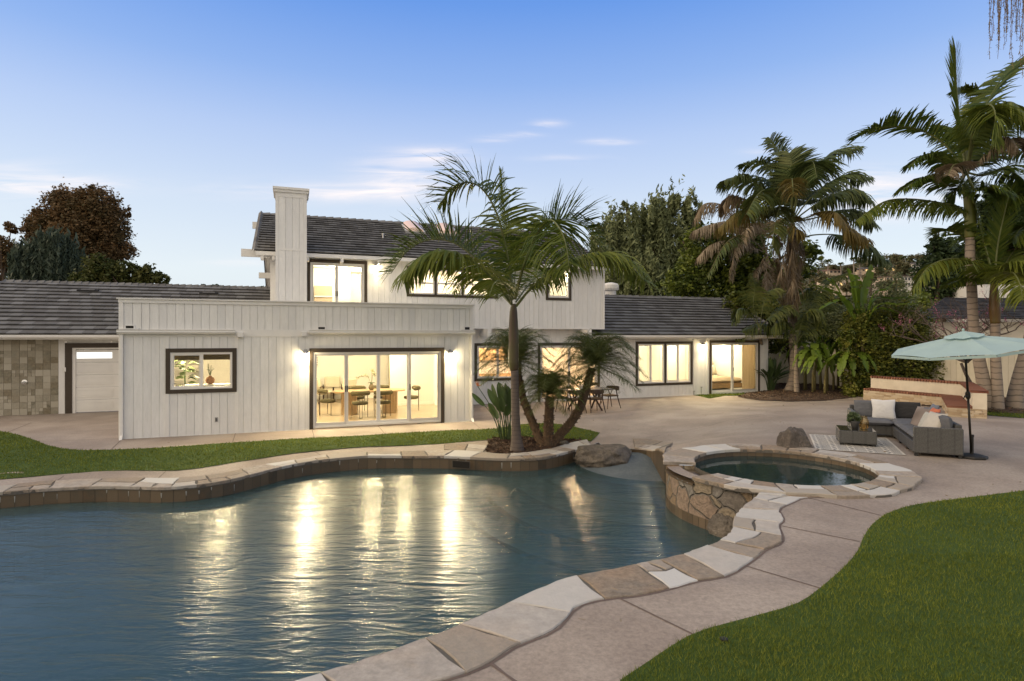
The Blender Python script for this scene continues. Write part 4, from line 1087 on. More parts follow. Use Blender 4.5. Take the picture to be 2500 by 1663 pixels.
for i in range(20):
    a_ = 2 * PI * i / 20; mb.box(x + .40 * math.cos(a_) - .01, x + .40 * math.cos(a_) + .01, DR2 + 1 + .40 * math.sin(a_) - .01, DR2 + 1 + .4 * math.sin(a_) + .01, zR2 + .38, zR2 + .62)
mb.build('roof_ventilator', m_white, house)
# left (garage) wing
DG, DEG = 6.25, 5.65; zEG = 2.56; DRG = 10.65; zRG = 4.58
gl_, gr_ = fpu(-260, DEG), fpu(672, DEG + 1)
rgl = fpu(12, DRG)
r3 = MB(); tiles(r3, (gl_, DEG, zEG), (gr_, DEG, zEG), (rgl, DRG, zRG), (gr_, DRG, zRG), 14, .33, seed=31)
tiles(r3, (gl_, DRG + 5, zEG), (gl_, DEG, zEG), (rgl, DRG + .01, zRG), (rgl - .01, DRG, zRG), 14, .4, seed=32)
caps(r3, (rgl, DRG, zRG), (gr_, DRG, zRG), 40); caps(r3, (gl_, DEG, zEG + .02), (rgl, DRG, zRG), 18)
r3.build('roof', [m_shin, m_under], house)
for px, py in ((215, 716), (510, 720)):                          # low roof vents
    v_ = DEG + (DRG - DEG) * .8; x = fpu(px, v_); z_ = zEG + (zRG - zEG) * .8; Mr = Matrix.Translation((x, v_, z_ + .05)) @ Matrix.Rotation(R(22), 4, 'X')
    mb = MB(); mb.box(-.34, .34, -.09, .09, 0, .05, 0, M=Mr); mb.box(-.22, .22, -.07, .07, .05, .06, 1, M=Mr); mb.build('roof_vent', [m_under, m_shin], house)
s3 = MB(); s3.box(gl_ + .05, gr_, DEG + .02, DG + .1, zEG - .14, zEG - .10); s3.box(gl_ + .03, gr_, DEG, DEG + .03, zEG - .15, zEG - .01); s3.build('soffit', m_white, house)
gutter(gl_, gr_, DEG, zEG - .11)
gd = pxrect(160, 838, 330, 1008, DG, floor=.0)
xa, xb = fpu(-250, DG), fpu(143, DG)
# slate-tiled shower wall
m_shtile = PM('tumbled_tile', (.23, .205, .15), (.12, .115, .08), scale=9, rough=.6, bump=.3, bscale=30, bd=.005, tint=(.40, .37, .30), detail=6, c3=(.17, .13, .075), s3=2.5, f3=.6, speck=.3, ss=14)
st = MB(); rd = random.Random(3)
TS = .205; zz = .0
st.box(xa, xb, DG - .01, DG + .1, -.1, 2.5, 1)
while zz < 2.42:
    xx = xb
    while xx > xa:
        q = rd.random(); w_ = TS
        if q < .16:
            for i in (0, 1):
                for j in (0, 1): st.box(xx - TS / 2 * (i + 1) + .004, xx - TS / 2 * i - .004, DG - .022 - rd.uniform(0, .004), DG - .01, zz + TS / 2 * j + .004, min(2.42, zz + TS / 2 * (j + 1) - .004), 0, rd.random())
        else: st.box(xx - TS + .004, xx - .004, DG - .022 - rd.uniform(0, .004), DG - .01, zz + .004, min(2.42, zz + TS - .004), 0, rd.random())
        xx -= TS
    zz += TS
st.build('tiled_wall', [m_shtile, PM('tile_grout', (.30, .26, .21), (.24, .21, .17), scale=12, rough=.9)], house)
mb = MB(); x, z = fp(61, 933, DG)
Mv = Matrix.Translation((x, DG - .03, z)) @ Matrix.Rotation(R(90), 4, 'X')
mb.lathe([(.085, 0), (.08, .012), (.035, .02), (.03, .06), (.0301, .061)], (0, 0, 0), 18, M=Mv); mb.rbox(x - .015, x + .09, DG - .10, DG - .08, z - .012, z + .012, .005)
mb.build('shower_valve', PM('chrome', (.6, .6, .6), rough=.2, metal=1), house)
e4 = MB(); siding(e4, xb, gd[0] + .04, -.02, 2.42, DG, seed=8, bw=.22); e4.box(gd[1], gr_, DG, DG + .1, -.05, 2.42, 0); e4.box(gd[0], gd[1], DG, DG + .1, gd[3] - .05, 2.42, 0); e4.build('wall', BM, house)
def garage_door():
    a, b, c, d = gd
    mb = MB(); mb.box(a, a + .19, DG - .06, DG + .03, c - .02, d, 0); mb.box(a + .19, b + 2, DG - .06, DG + .03, d - .15, d, 0); 
    dr = mb.build('garage_door', m_brown, house)
    j = MB(); j.box(a + .19, a + .28, DG - .03, DG + .05, 0, d - .15, 0); j.box(a + .28, b + 2, DG - .03, DG + .05, d - .21, d - .15, 0); j.build('door_frame', m_white, dr)
    x0 = a + .29; x1 = b + 2; zt = d - .22; n = 5; hh = (zt - .02) / n
    wx0, wz1 = fp(187, 854, DG); wx1, wz0 = fp(274, 876, DG)
    p = MB(); wn = wx1 - wx0; xs = [wx0 + (wn + .30) * i for i in range(4)]
    for r in range(n):
        z0_ = .02 + hh * r; z1_ = z0_ + hh - .008
        if r == n - 1:
            zw0, zw1 = z0_ + hh * .30, z0_ + hh * .80
            p.box(x0, x1, DG, DG + .03, z0_, zw0, 0); p.box(x0, x1, DG, DG + .03, zw1, z1_, 0); e = x0
            for x in xs: p.box(e, x, DG, DG + .03, zw0, zw1, 0); e = x + wn
            p.box(e, x1, DG, DG + .03, zw0, zw1, 0)
        else:
            p.box(x0, x1, DG, DG + .03, z0_, z1_, 0)
            for x in xs:
                for (i_, o_) in ((0, -.008), (.05, -.0), ):
                    pass
                frame(p, x - .02, x + wn + .02, z0_ + hh * .2, z0_ + hh * .8, .02, DG - .012, DG, 0)
                p.box(x + .035, x + wn - .035, DG - .008, DG, z0_ + hh * .2 + .055, z0_ + hh * .8 - .055, 0)
    p.build('door_panel', m_white, dr)
    gl = MB()
    for x in xs: gl.box(x, x + wn, DG + .015, DG + .02, zw0, zw1)
    gl.build('door_window', emat('garage_light', (1, .98, .92), 1.15), dr)
garage_door()
mb = MB(); x, z = fp(163, 902, DG); mb.rbox(x - .06, x - .0, DG - .09, DG - .06, z - .07, z + .07, .01); mb.build('keypad', m_white, house)
for px in (158, 268):
    x = fpu(px, DG - .3); mb = MB(); mb.lathe([(.03, 0), (.05, -.03), (.035, -.07)], (x, DG - .3, 2.41), 12); mb.tube([(x, DG - .3, 2.36), (x + .07, DG - .38, 2.33)], .03, 8); mb.build('soffit_lamp', m_white, house)

# ---- rooms behind the glass
room('dining', .12, L1 - .12, .13, 7.6, .02, 2.5, lights=[(2.0, 2.3), (4.6, 1.8), (7.3, 1.8), (4.6, 4.4), (6.6, 4.0), (1.2, 1.2)], power=38, extra=lambda mb: (mb.box(3.0, 3.1, 1.6, 7.6, .02, 2.5, 0), mb.box(7.25, L1 - .12, 4.6, 4.7, .02, 2.5, 0), mb.box(7.25, L1 - .12, 4.585, 4.6, .02, .12, 2), mb.box(3.1, 7.2, 7.585, 7.6, .02, .12, 2)))
room('kitchen', L1 + .1, sl2[1] + .7, DM + .12, DM + 4.4, .02, 2.45, lights=[(kw[0] + .5, DM + 1.3), (sl2[0] + .3, DM + 1.3), (sl2[0] - .6, DM + 2.8), (sl2[1], DM + 2.2)], power=30, color=(1, .66, .36))
room('bedroom', sl2[1] + .85, ww[1] + .25, DM + .12, DM + 3.8, .02, 2.42, lights=[(ww[0] + .5, DM + 1.8), (ww[1] - .5, DM + 1.8)], power=34, color=(1, .83, .52))
room('bedroom', ww[1] + .35, uR + .35, DM + .12, DM + 4.2, .02, 2.42, lights=[(sl3[0] + .8, DM + 1.4), (sl3[1] - .5, DM + 2.8)], power=28, color=(1, .83, .52), floor=PM('bedroom_carpet', (.5, .45, .38), rough=.95))
room('upper_room', us[0] - .6, fpu(985, DW2) - .2, DW2 + .12, DR + .5, 2.75, 5.05, lights=[(us[0] + 1, DW2 + 1.5), (us[1], DW2 + 2.6)], power=30, color=(1, .84, .56),
     extra=lambda mb: (mb.box(us[0] + .3, us[0] + .95, DR - 1.0, DR - .9, 3.4, 4.4, 1), mb.box(us[0] + .3, us[0] + .95, DR - 1.05, DR - 1.0, 3.98, 4.02, 2), mb.box(us[0] - .6, us[0] + 1.6, DR - .9, DR - .8, 2.75, 5.05, 0)))
room('upper_room', fpu(985, DW2), u2r - .2, DW2 + .12, DR, 2.9, 5.05, lights=[(uw[0] + .6, DW2 + .9), (uw[0] + 1.6, DW2 + .9), (uw[1] - .5, DW2 + .9), (uw2[0] + .4, DW2 + .9)], power=42, color=(1, .84, .55))
# window blinds
m_slat = PM('blind_slat', (.80, .76, .68), rough=.6, transl=.35)
def blind(a, b, c, d, dv, pitch=.042, tilt=25, wide=.04):
    mb = MB(); n = int((d - c) / pitch); s, co_ = math.sin(R(tilt)) * wide / 2, math.cos(R(tilt)) * wide / 2
    for i in range(n):
        z = c + pitch * (i + .5); mb.add([(a, dv - co_, z - s), (b, dv - co_, z - s), (b, dv + co_, z + s), (a, dv + co_, z + s)], [(0, 1, 2, 3)])
    for x in (a + .12, b - .12): mb.box(x - .004, x + .004, dv - .024, dv - .020, c, d)
    mb.box(a, b, dv - .03, dv + .03, d - .02, d + .03); mb.box(a, b, dv - .02, dv + .02, c - .03, c)
    mb.build('window_blind', m_slat, house)
mc = fpu(1623, DM)
for (p, q) in ((ww[0] + .12, mc - .07), (mc + .07, ww[1] - .12)): blind(p, q, ww[2] + .20, ww[3] - .14, DM + .14)
m_shade = PM('woven_shade', (.16, .12, .07), (.10, .08, .05), scale=60, rough=.8)
mb = MB(); mb.box(win1[0] + .12, win1[1] - .12, .12, .14, win1[3] - .30, win1[3] - .12); mb.build('window_shade', m_shade, house)
# plantation shutters at the back of the dining side
fx0, fz1 = fp(771, 867, 7.5); fx1, fz0 = fp(843, 898, 7.5)
mb = MB()
for k in range(3):
    a = 3.15 + k * .62
    frame(mb, a, a + .56, 1.30, 2.3, .07, 7.50, 7.56, 0)
    for i in range(9): mb.add([(a + .07, 7.50, 1.42 + i * .09), (a + .49, 7.50, 1.42 + i * .09), (a + .49, 7.56, 1.47 + i * .09), (a + .07, 7.56, 1.47 + i * .09)], [(0, 1, 2, 3)], 0)
    mb.box(a + .07, a + .49, 7.575, 7.58, 1.37, 2.23, 1)
mb.build('shutter', [m_white, PM('shutter_gap', (.12, .10, .07), rough=.9)], house)
# open panelled door and a flat olive panel in the doorway
dx0 = fpu(740 + 1130 / 5.357, 7.3); dx1 = fpu(740 + 1222 / 5.357, 7.3)
mb = MB(); frame(mb, dx0 - .08, dx1 + .08, .02, 2.12, .08, 7.54, 7.57, 0, bottom=False); mb.box(dx0, dx1, 7.56, 7.58, .02, 2.04, 1)
dd = mb.build('interior_door', [m_white, PM('passage_olive', (.42, .36, .18), rough=.9)], house)
lf = MB(); lf.box(dx1, dx1 + .74, 7.40, 7.44, .03, 2.03, 0)
for z0_, z1_ in ((.15, .75), (.85, 1.45), (1.55, 1.9)):
    for o_ in (.09, .41): frame(lf, dx1 + o_, dx1 + o_ + .26, z0_, z1_, .02, 7.388, 7.40, 0)
lf.build('door_leaf', m_white, dd)
for sdx in (0,):
    # curtains of the bedroom slider
    mb = MB(); x0, x1 = fpu(1812, DM + .3), fpu(1850, DM + .3); n = 60
    vs = []; 
    for i in range(n + 1):
        q = i / n; x = x0 + (x1 - x0) * q; y = DM + .3 + .035 * math.sin(q * 60); vs += [(x, y, .05), (x, y, 2.2)]
    mb.add(vs, [(2 * i, 2 * i + 2, 2 * i + 3, 2 * i + 1) for i in range(n)]); mb.build('curtain', PM('curtain_cloth', (.62, .50, .34), rough=.9, transl=.4), house, smooth=True)
# kitchen fittings seen through the window: wall cabinets, a dark range and the counter
m_cab = PM('kitchen_cabinet', (.50, .36, .22), (.42, .30, .18), scale=4, rough=.5, stretch=(1, 1, .3))
mb = MB(); kv = DM + 4.3
for k in range(9):
    a = L1 + .2 + k * .55; mb.rbox(a, a + .53, kv - .35, kv, 1.45, 2.25, .01, 0); mb.rbox(a, a + .53, kv - .62, kv, .1, .88, .01, 0)
mb.box(L1 + .2, L1 + 5.1, kv - .66, kv, .88, .92, 1)
mb.rbox(kw[0] + .4, kw[0] + 1.1, kv - .66, kv - .62, .2, .86, .01, 2)
mb.build('kitchen_cabinet', [m_cab, PM('countertop', (.7, .68, .64), rough=.3), m_black], house)

# ------------------------------------------------------------------ plants
def catmull(P, n):
    P = np.array(P, float); m = len(P)
    Q = np.vstack([2 * P[0] - P[1], P, 2 * P[-1] - P[-2]]); out = []
    for i in range(n):
        s = (m - 1) * i / (n - 1); k = min(int(s), m - 2); t = s - k; a, b, c, d = Q[k:k + 4]
        out.append(.5 * ((2 * b) + (c - a) * t + (2 * a - 5 * b + 4 * c - d) * t * t + (3 * b - a - 3 * c + d) * t ** 3))
    return np.array(out)
def nrm(a): return a / np.maximum(np.linalg.norm(a, axis=-1, keepdims=True), 1e-9)
class Fr:
    """collects leaf blades and stalks of one crown as triangles and quads"""
    def __init__(s, seed=0): s.V = []; s.Q = []; s.mi = []; s.t = []; s.n = 0; s.r = np.random.default_rng(seed)
    def addq(s, V, Q, mi, t):
        s.V.append(V); s.Q.append(Q + s.n); s.n += len(V); s.mi.append(np.full(len(Q), mi)); s.t.append(np.broadcast_to(t, (len(Q),)).astype(float))
    def stalk(s, P, r0, r1, mi=1, t=.3, k=5):
        n = len(P); T = nrm(np.gradient(P, axis=0)); up = np.array([0, 0, 1.]); A = np.cross(T, up + 1e-3); A = nrm(A); B = np.cross(A, T)
        r = np.linspace(r0, r1, n)[:, None]; V = []
        for j in range(k): th = 2 * PI * j / k; V.append(P + (A * math.cos(th) + B * math.sin(th)) * r)
        V = np.stack(V, 1).reshape(-1, 3); q = []
        for i in range(n - 1):
            for j in range(k): q.append((i * k + j, i * k + (j + 1) % k, (i + 1) * k + (j + 1) % k, (i + 1) * k + j))
        s.addq(V, np.array(q), mi, t)
    def blades(s, base, dirn, length, width, droop, seg=3, mi=0, tint=.3, side=None, grav=(0, 0, -1), wprof=(.55, 1, .75, .12)):
        """vectorised: n narrow drooping blades"""
        n = len(base); pts = [base]; d = dirn.copy(); p = base.copy(); g_ = np.array(grav, float)
        for i in range(seg):
            d = nrm(d + g_ * (droop[:, None] * (i + .5) / seg)); p = p + d * (length / seg)[:, None]; pts.append(p)
        if side is None: side = nrm(np.cross(dirn, np.array([0, 0, 1.]) + s.r.normal(0, .35, (n, 3))))
        V = []
        for i in range(seg + 1):
            w_ = (width * wprof[min(i, len(wprof) - 1)] * .5)[:, None]; V += [pts[i] - side * w_, pts[i] + side * w_]
        V = np.stack(V, 1).reshape(-1, 3); k = 2 * (seg + 1); q = []
        for i in range(seg): a = np.arange(n) * k + 2 * i; q.append(np.stack([a, a + 1, a + 3, a + 2], 1))
        s.addq(V, np.vstack(q), mi, np.tile(tint, seg) if np.ndim(tint) else tint)
    def frond(s, P, ll=.5, n=60, wd=.03, droop=.6, lift=.3, fwd=.6, r0=.025, start=.15, mi=0, smi=1, tint=.3, tv=.25, twist=0, vee=.35, tipmi=None, sheath=0, jag=.1, prof=None):
        """pinnate frond along the points P"""
        n = int(n * 1.55); C = catmull(P, 26); s.stalk(C, r0, r0 * .2, smi, .3)
        t = np.linspace(start, .995, n); idx = t * 25; k = np.clip(idx.astype(int), 0, 24); f = (idx - k)[:, None]
        B = C[k] * (1 - f) + C[k + 1] * f; T = nrm(np.gradient(C, axis=0))[k]
        up = np.array([0, 0, 1.]); S = np.cross(T, up); bad = np.linalg.norm(S, axis=1) < .25
        S[bad] = S[bad] + np.array([.3, .1, 0]); S = nrm(S)
        # keep the side vector continuous
        for i in range(1, n):
            if S[i].dot(S[i - 1]) < 0: S[i] = -S[i]
        Nn = nrm(np.cross(S, T)); 
        if Nn[:, 2].mean() < 0: Nn = -Nn
        if twist:
            c_, s_ = math.cos(twist), math.sin(twist); S, Nn = S * c_ + Nn * s_, Nn * c_ - S * s_
        u = (t - start) / (1 - start)
        L_ = ll * 1.28 * (np.clip(np.sin(PI * (.14 + .78 * u)), 0, 1) ** .6 if prof is None else prof(u))
        for sg in (-1, 1):
            nj = s.r.normal(0, jag, (n, 3)); lf = lift + vee * s.r.uniform(-.5, .5, n)
            fw = fwd * (.25 + .8 * u)
            D = nrm(S * sg + Nn * lf[:, None] + T * fw[:, None] + nj * .6)
            tt = np.clip(s.r.normal(tint, tv, n), 0, 1)
            s.blades(B, D, L_ * s.r.uniform(.85, 1.12, n), wd * s.r.uniform(.8, 1.2, n), droop * s.r.uniform(.5, 1.4, n), 3, mi, tt, side=nrm(T * .85 + Nn * .35 + nj * .3))
    def mesh(s, name, mats, par, origin):
        V = np.vstack(s.V) - np.array(origin); Q = np.vstack(s.Q)
        return build(name, V, Q, mats, par, False, np.concatenate(s.mi), np.concatenate(s.t))
m_king = PM('king_palm_leaf', (.050, .085, .014), (.070, .108, .017), scale=3, rough=.5, tint=(.175, .20, .03), transl=.3, spec=.25)
m_kstalk = PM('palm_stalk', (.13, .15, .05), (.09, .10, .035), scale=5, rough=.5)
m_pyg = PM('date_palm_leaf', (.048, .075, .020), (.068, .098, .026), scale=5, rough=.5, tint=(.15, .165, .045), transl=.2, spec=.4)
m_dead = PM('dead_frond', (.19, .14, .085), (.12, .085, .05), scale=5, rough=.9, tint=(.30, .245, .175), transl=.1)
m_goldf = PM('golden_frond', (.12, .105, .025), (.09, .085, .025), scale=4, rough=.6, tint=(.18, .13, .035), transl=.3)
m_kent = PM('kentia_leaf', (.055, .085, .026), (.075, .105, .03), scale=3, rough=.5, tint=(.15, .165, .04), transl=.2)
PMATS = [m_king, m_kstalk, m_dead, m_goldf, m_pyg, m_kent]
def bark(name, c1, c2, ring, freq, ringc, amp=.5):
    """ringed palm bark: rings follow the height"""
    m, nt = newmat(name); L = nt.links.new
    out = N(nt, 'ShaderNodeOutputMaterial'); p = N(nt, 'ShaderNodeBsdfPrincipled'); p.inputs['Roughness'].default_value = .8
    tc = N(nt, 'ShaderNodeTexCoord'); nz = N(nt, 'ShaderNodeTexNoise', i_Scale=9, i_Detail=6); L(tc.outputs['Object'], nz.inputs[0])
    mx = N(nt, 'ShaderNodeMixRGB'); L(nz.outputs[0], mx.inputs[0]); mx.inputs[1].default_value = tuple(c1) + (1,); mx.inputs[2].default_value = tuple(c2) + (1,)
    sp = N(nt, 'ShaderNodeSeparateXYZ'); L(tc.outputs['Object'], sp.inputs[0])
    a = N(nt, 'ShaderNodeMath', operation='MULTIPLY_ADD'); L(sp.outputs[2], a.inputs[0]); a.inputs[1].default_value = freq
    n2 = N(nt, 'ShaderNodeTexNoise', i_Scale=2.5); L(tc.outputs['Object'], n2.inputs[0]); L(n2.outputs[0], a.inputs[2])
    fr_ = N(nt, 'ShaderNodeMath', operation='FRACT'); L(a.outputs[0], fr_.inputs[0])
    mr = N(nt, 'ShaderNodeMapRange'); mr.inputs[1].default_value = .78; mr.inputs[2].default_value = .86; mr.inputs[4].default_value = ring; L(fr_.outputs[0], mr.inputs[0])
    m2 = N(nt, 'ShaderNodeMixRGB'); L(mr.outputs[0], m2.inputs[0]); L(mx.outputs[0], m2.inputs[1]); m2.inputs[2].default_value = tuple(ringc) + (1,)
    L(m2.outputs[0], p.inputs['Base Color'])
    hh = N(nt, 'ShaderNodeMath', operation='SUBTRACT'); L(nz.outputs[0], hh.inputs[0]); L(mr.outputs[0], hh.inputs[1])
    b = N(nt, 'ShaderNodeBump', i_Strength=amp, i_Distance=.02); L(hh.outputs[0], b.inputs['Height']); L(b.outputs[0], p.inputs['Normal'])
    L(p.outputs[0], out.inputs[0]); return m
m_bk = bark('king_palm_bark', (.11, .085, .07), (.07, .056, .048), .8, 11, (.05, .04, .035))
m_bt = bark('tall_palm_bark', (.30, .24, .19), (.20, .165, .135), .8, 5.5, (.09, .075, .06))
m_shaft = PM('crownshaft', (.075, .040, .032), (.045, .032, .02), scale=3, rough=.4, stretch=(3, 3, .6), c3=(.09, .10, .03), s3=1.5, f3=.6)
m_shaftg = PM('green_crownshaft', (.13, .14, .03), (.10, .12, .03), scale=2, rough=.4, stretch=(3, 3, .6), c3=(.17, .13, .04), s3=1.5, f3=.5)
m_shaftb = PM('brown_crownshaft', (.15, .075, .03), (.09, .05, .025), scale=2, rough=.35, stretch=(3, 3, .5), c3=(.12, .13, .03), s3=1.5, f3=.4)
def trunk(par, pts, rad, mat, name='trunk', n=16, wob=.02):
    mb = MB(); C = catmull(pts, max(8, len(pts) * 5)); r = np.interp(np.linspace(0, 1, len(C)), np.linspace(0, 1, len(rad)), rad)
    o = np.array(par.location); C = C - o
    mb.tube([tuple(c) for c in C], [float(q) for q in r], n); return mb.build(name, mat, par, smooth=True)
def P3(f, L, Y):  # list of (px,py[,dY]) in a zoom's pixels -> points in the world at distance Y(+dY)
    return [tuple(atY(*f(q[0], q[1]), Y + (q[2] if len(q) > 2 else 0))) for q in L]
z3 = lambda x, y: (900 + x / 2.751, 330 + y / 2.751)
# --- the king palm in the bed
base = ong(*z4(590, 1290)); YK = base.y
kp = empty('king_palm', base, 0, 'single king palm with a purple-brown shaft in the pool-side bed', 'palm')
pts = [tuple(base - Vector((0, 0, .05)))] + P3(z4, [(592, 1240), (585, 1150), (580, 1000), (575, 800), (570, 560)], YK)
trunk(kp, pts, [.185, .155, .115, .10, .094, .09], m_bk, n=20)
trunk(kp, P3(z4, [(570, 562), (562, 500), (560, 420), (562, 300), (560, 150), (560, 40), (563, -30)], YK), [.095, .122, .12, .118, .105, .09, .05], m_shaft, 'crownshaft')
k = Fr(5)
kf = lambda L, **kw: k.frond(P3(z3, L, YK), **kw)
kf([(962, 1110), (945, 900, -.1), (905, 680, -.2), (850, 500, -.3), (770, 370, -.3), (680, 318, -.25), (580, 345, -.2), (485, 450, -.1)], ll=1.15, n=64, wd=.052, droop=.30, lift=.30, vee=.5, fwd=.5, r0=.035, tint=.3)
kf([(960, 1120), (850, 980, .2), (720, 830, .4), (560, 718, .5), (400, 705, .5), (260, 780, .4), (150, 930, .3)], ll=1.12, n=62, wd=.05, droop=.22, lift=.55, vee=.7, fwd=.55, r0=.035, tint=.12)
kf([(960, 1130), (890, 1040, -.4), (770, 900, -.9), (620, 800, -1.2), (480, 778, -1.3), (350, 830, -1.3), (230, 960, -1.2)], ll=.88, n=62, wd=.052, droop=.75, lift=-.1, vee=.2, fwd=.5, r0=.035, tint=.55)
kf([(985, 1080), (1050, 850, .3), (1130, 680, .5), (1220, 590, .6), (1330, 565, .6), (1440, 610, .6), (1545, 740, .5)], ll=1.05, n=58, wd=.05, droop=.3, lift=.55, vee=.4, fwd=.6, r0=.035, tint=.2)
kf([(985, 1100), (1040, 880, -.7), (1120, 680, -1.2), (1215, 572, -1.6), (1290, 640, -2.0), (1330, 760, -2.2), (1345, 880, -2.3)], jag=.22, ll=.9, n=50, wd=.045, droop=.9, lift=-.2, vee=.4, fwd=.45, r0=.035, tint=.35)
kf([(990, 1150), (1100, 1020, -.1), (1230, 920, -.2), (1390, 825, -.3), (1550, 795, -.3), (1700, 830, -.2), (1860, 985, 0)], ll=.82, n=64, wd=.052, droop=.75, lift=.0, vee=.2, fwd=.5, r0=.036, tint=.6)
kf([(965, 1090), (955, 900, .4), (930, 650, .7), (905, 430, .8), (890, 230, .8)], ll=.22, n=46, wd=.03, droop=-.1, lift=.1, fwd=1.9, r0=.03, tint=.3, start=.3)
kf([(960, 1140), (860, 1040, .9), (740, 960, 1.3), (640, 970, 1.6), (560, 1060, 1.8)], ll=.55, n=44, wd=.03, droop=.5, lift=.2, fwd=.5, tint=.1)
kf([(990, 1120), (1080, 1000, 1.0), (1160, 930, 1.5), (1240, 930, 1.8), (1300, 1010, 2.0)], ll=.5, n=40, wd=.03, droop=.5, lift=.2, fwd=.5, tint=.15)
kf([(975, 1100), (980, 960, 1.2), (1000, 840, 2), (1020, 800, 2.8), (1030, 850, 3.4)], ll=.55, n=40, wd=.03, droop=.5, lift=.1, fwd=.5, tint=.1)
kf([(960, 1130), (930, 1030, -1), (880, 980, -1.8), (840, 1000, -2.4), (810, 1080, -2.8)], ll=.42, n=40, wd=.028, droop=.8, lift=-.1, fwd=.5, tint=.4)
k.mesh('crown', PMATS, kp, base)
# --- three pygmy date palms in the same bed
def pygmy(pts, rad, centre, nf, R_, label, seed, bias=(0, 0, 0), low=-.85):
    rd = np.random.default_rng(seed)
    o = pts[0]; t = empty('pygmy_date_palm', o, 0, label, 'palm', 'slender pygmy date palms in the pool bed')
    mb = MB(); C = catmull(pts, 30) - np.array(o); r = np.interp(np.linspace(0, 1, 30), np.linspace(0, 1, len(rad)), rad)
    mb.tube([tuple(c) for c in C], [float(q) for q in r], 12)
    T = nrm(np.gradient(C, axis=0))
    for i in range(150):                                       # old leaf bases
        q = rd.uniform(.02, .98); j = min(28, int(q * 29)); c = C[j] * (1 - (q * 29 - j)) + C[j + 1] * (q * 29 - j); a = rd.uniform(0, 2 * PI)
        A = nrm(np.cross(T[j], [0, 1, .1])); B = np.cross(T[j], A); d = A * math.cos(a) + B * math.sin(a); p = c + d * r[j] * .9; s_ = np.cross(T[j], d)
        l = rd.uniform(.03, .06); w_ = rd.uniform(.015, .028)
        mb.add([p - s_ * w_, p + s_ * w_, p + T[j] * .05 + s_ * w_ * .6, p + T[j] * .05 - s_ * w_ * .6, p + d * l + T[j] * .05], [(0, 1, 4), (1, 2, 4), (2, 3, 4), (3, 0, 4)], 0, rd.random())
    mb.build('trunk', m_pygb, t)
    f = Fr(seed); c = np.array(centre)
    for i in range(nf):
        az = i * 2.39996 + rd.uniform(-.2, .2); el = low + (1.35 - low) * (1 - (i / nf)) ** .9; R1 = R_ * rd.uniform(.8, 1.12)
        h = np.array([math.cos(az), math.sin(az), 0]); 
        P = [c + h * .03, c + h * R1 * .30 * math.cos(el) + np.array([0, 0, R1 * .34 * math.sin(el) + .05]), c + h * R1 * .66 * math.cos(el * .8) + np.array([0, 0, R1 * .60 * math.sin(el) + .04]), c + h * R1 * .97 * math.cos(el * .6) + np.array([0, 0, R1 * (.60 * math.sin(el) - .20)])]
        P = [p + np.array(bias) * j / 3 for j, p in enumerate(P)]
        f.frond(P, ll=R1 * .25, n=40, wd=.010, droop=.35, lift=.25, vee=.5, fwd=.9, r0=.010, start=.12, mi=4, tint=.25 + .3 * rd.random(), tv=.2, jag=.18)
    f.mesh('crown', PMATS, t, o)
m_pygb = PM('date_palm_bark', (.10, .066, .04), (.055, .038, .025), scale=14, rough=.95, bump=.8, bscale=40, tint=(.16, .10, .06))
YP = ong(*z4(870, 1240)).y
pz = lambda L, dy=0: [tuple(ong(*z4(870, 1250)) + Vector((0, 0, -.06)))] + P3(z4, L, YP + dy)
pygmy(pz([(800, 1180), (745, 1060, .15), (690, 930, .3), (640, 790, .5), (610, 640, .6), (585, 520, .7)]), [.115, .105, .10, .095, .09, .08], atY(*z4(572, 470), YP + .7), 52, 1.12, 'pygmy date palm leaning left behind the king palm trunk', 31)
pygmy(pz([(872, 1150, -.1), (875, 1000, -.15), (880, 880, -.2), (885, 800, -.2)]), [.125, .12, .11, .105], atY(*z4(885, 770), YP - .2), 46, .80, 'short upright pygmy date palm, the middle one of the clump', 32, low=-.7)
pygmy(pz([(960, 1150, 0), (1060, 1040, 0), (1150, 900, 0), (1200, 760, .1), (1235, 620, .1), (1260, 540, .1)]), [.115, .11, .105, .10, .095, .085], atY(*z4(1275, 500), YP + .1), 60, 1.12, 'pygmy date palm leaning right over the outdoor dining set', 33, bias=(.12, 0, -.05))
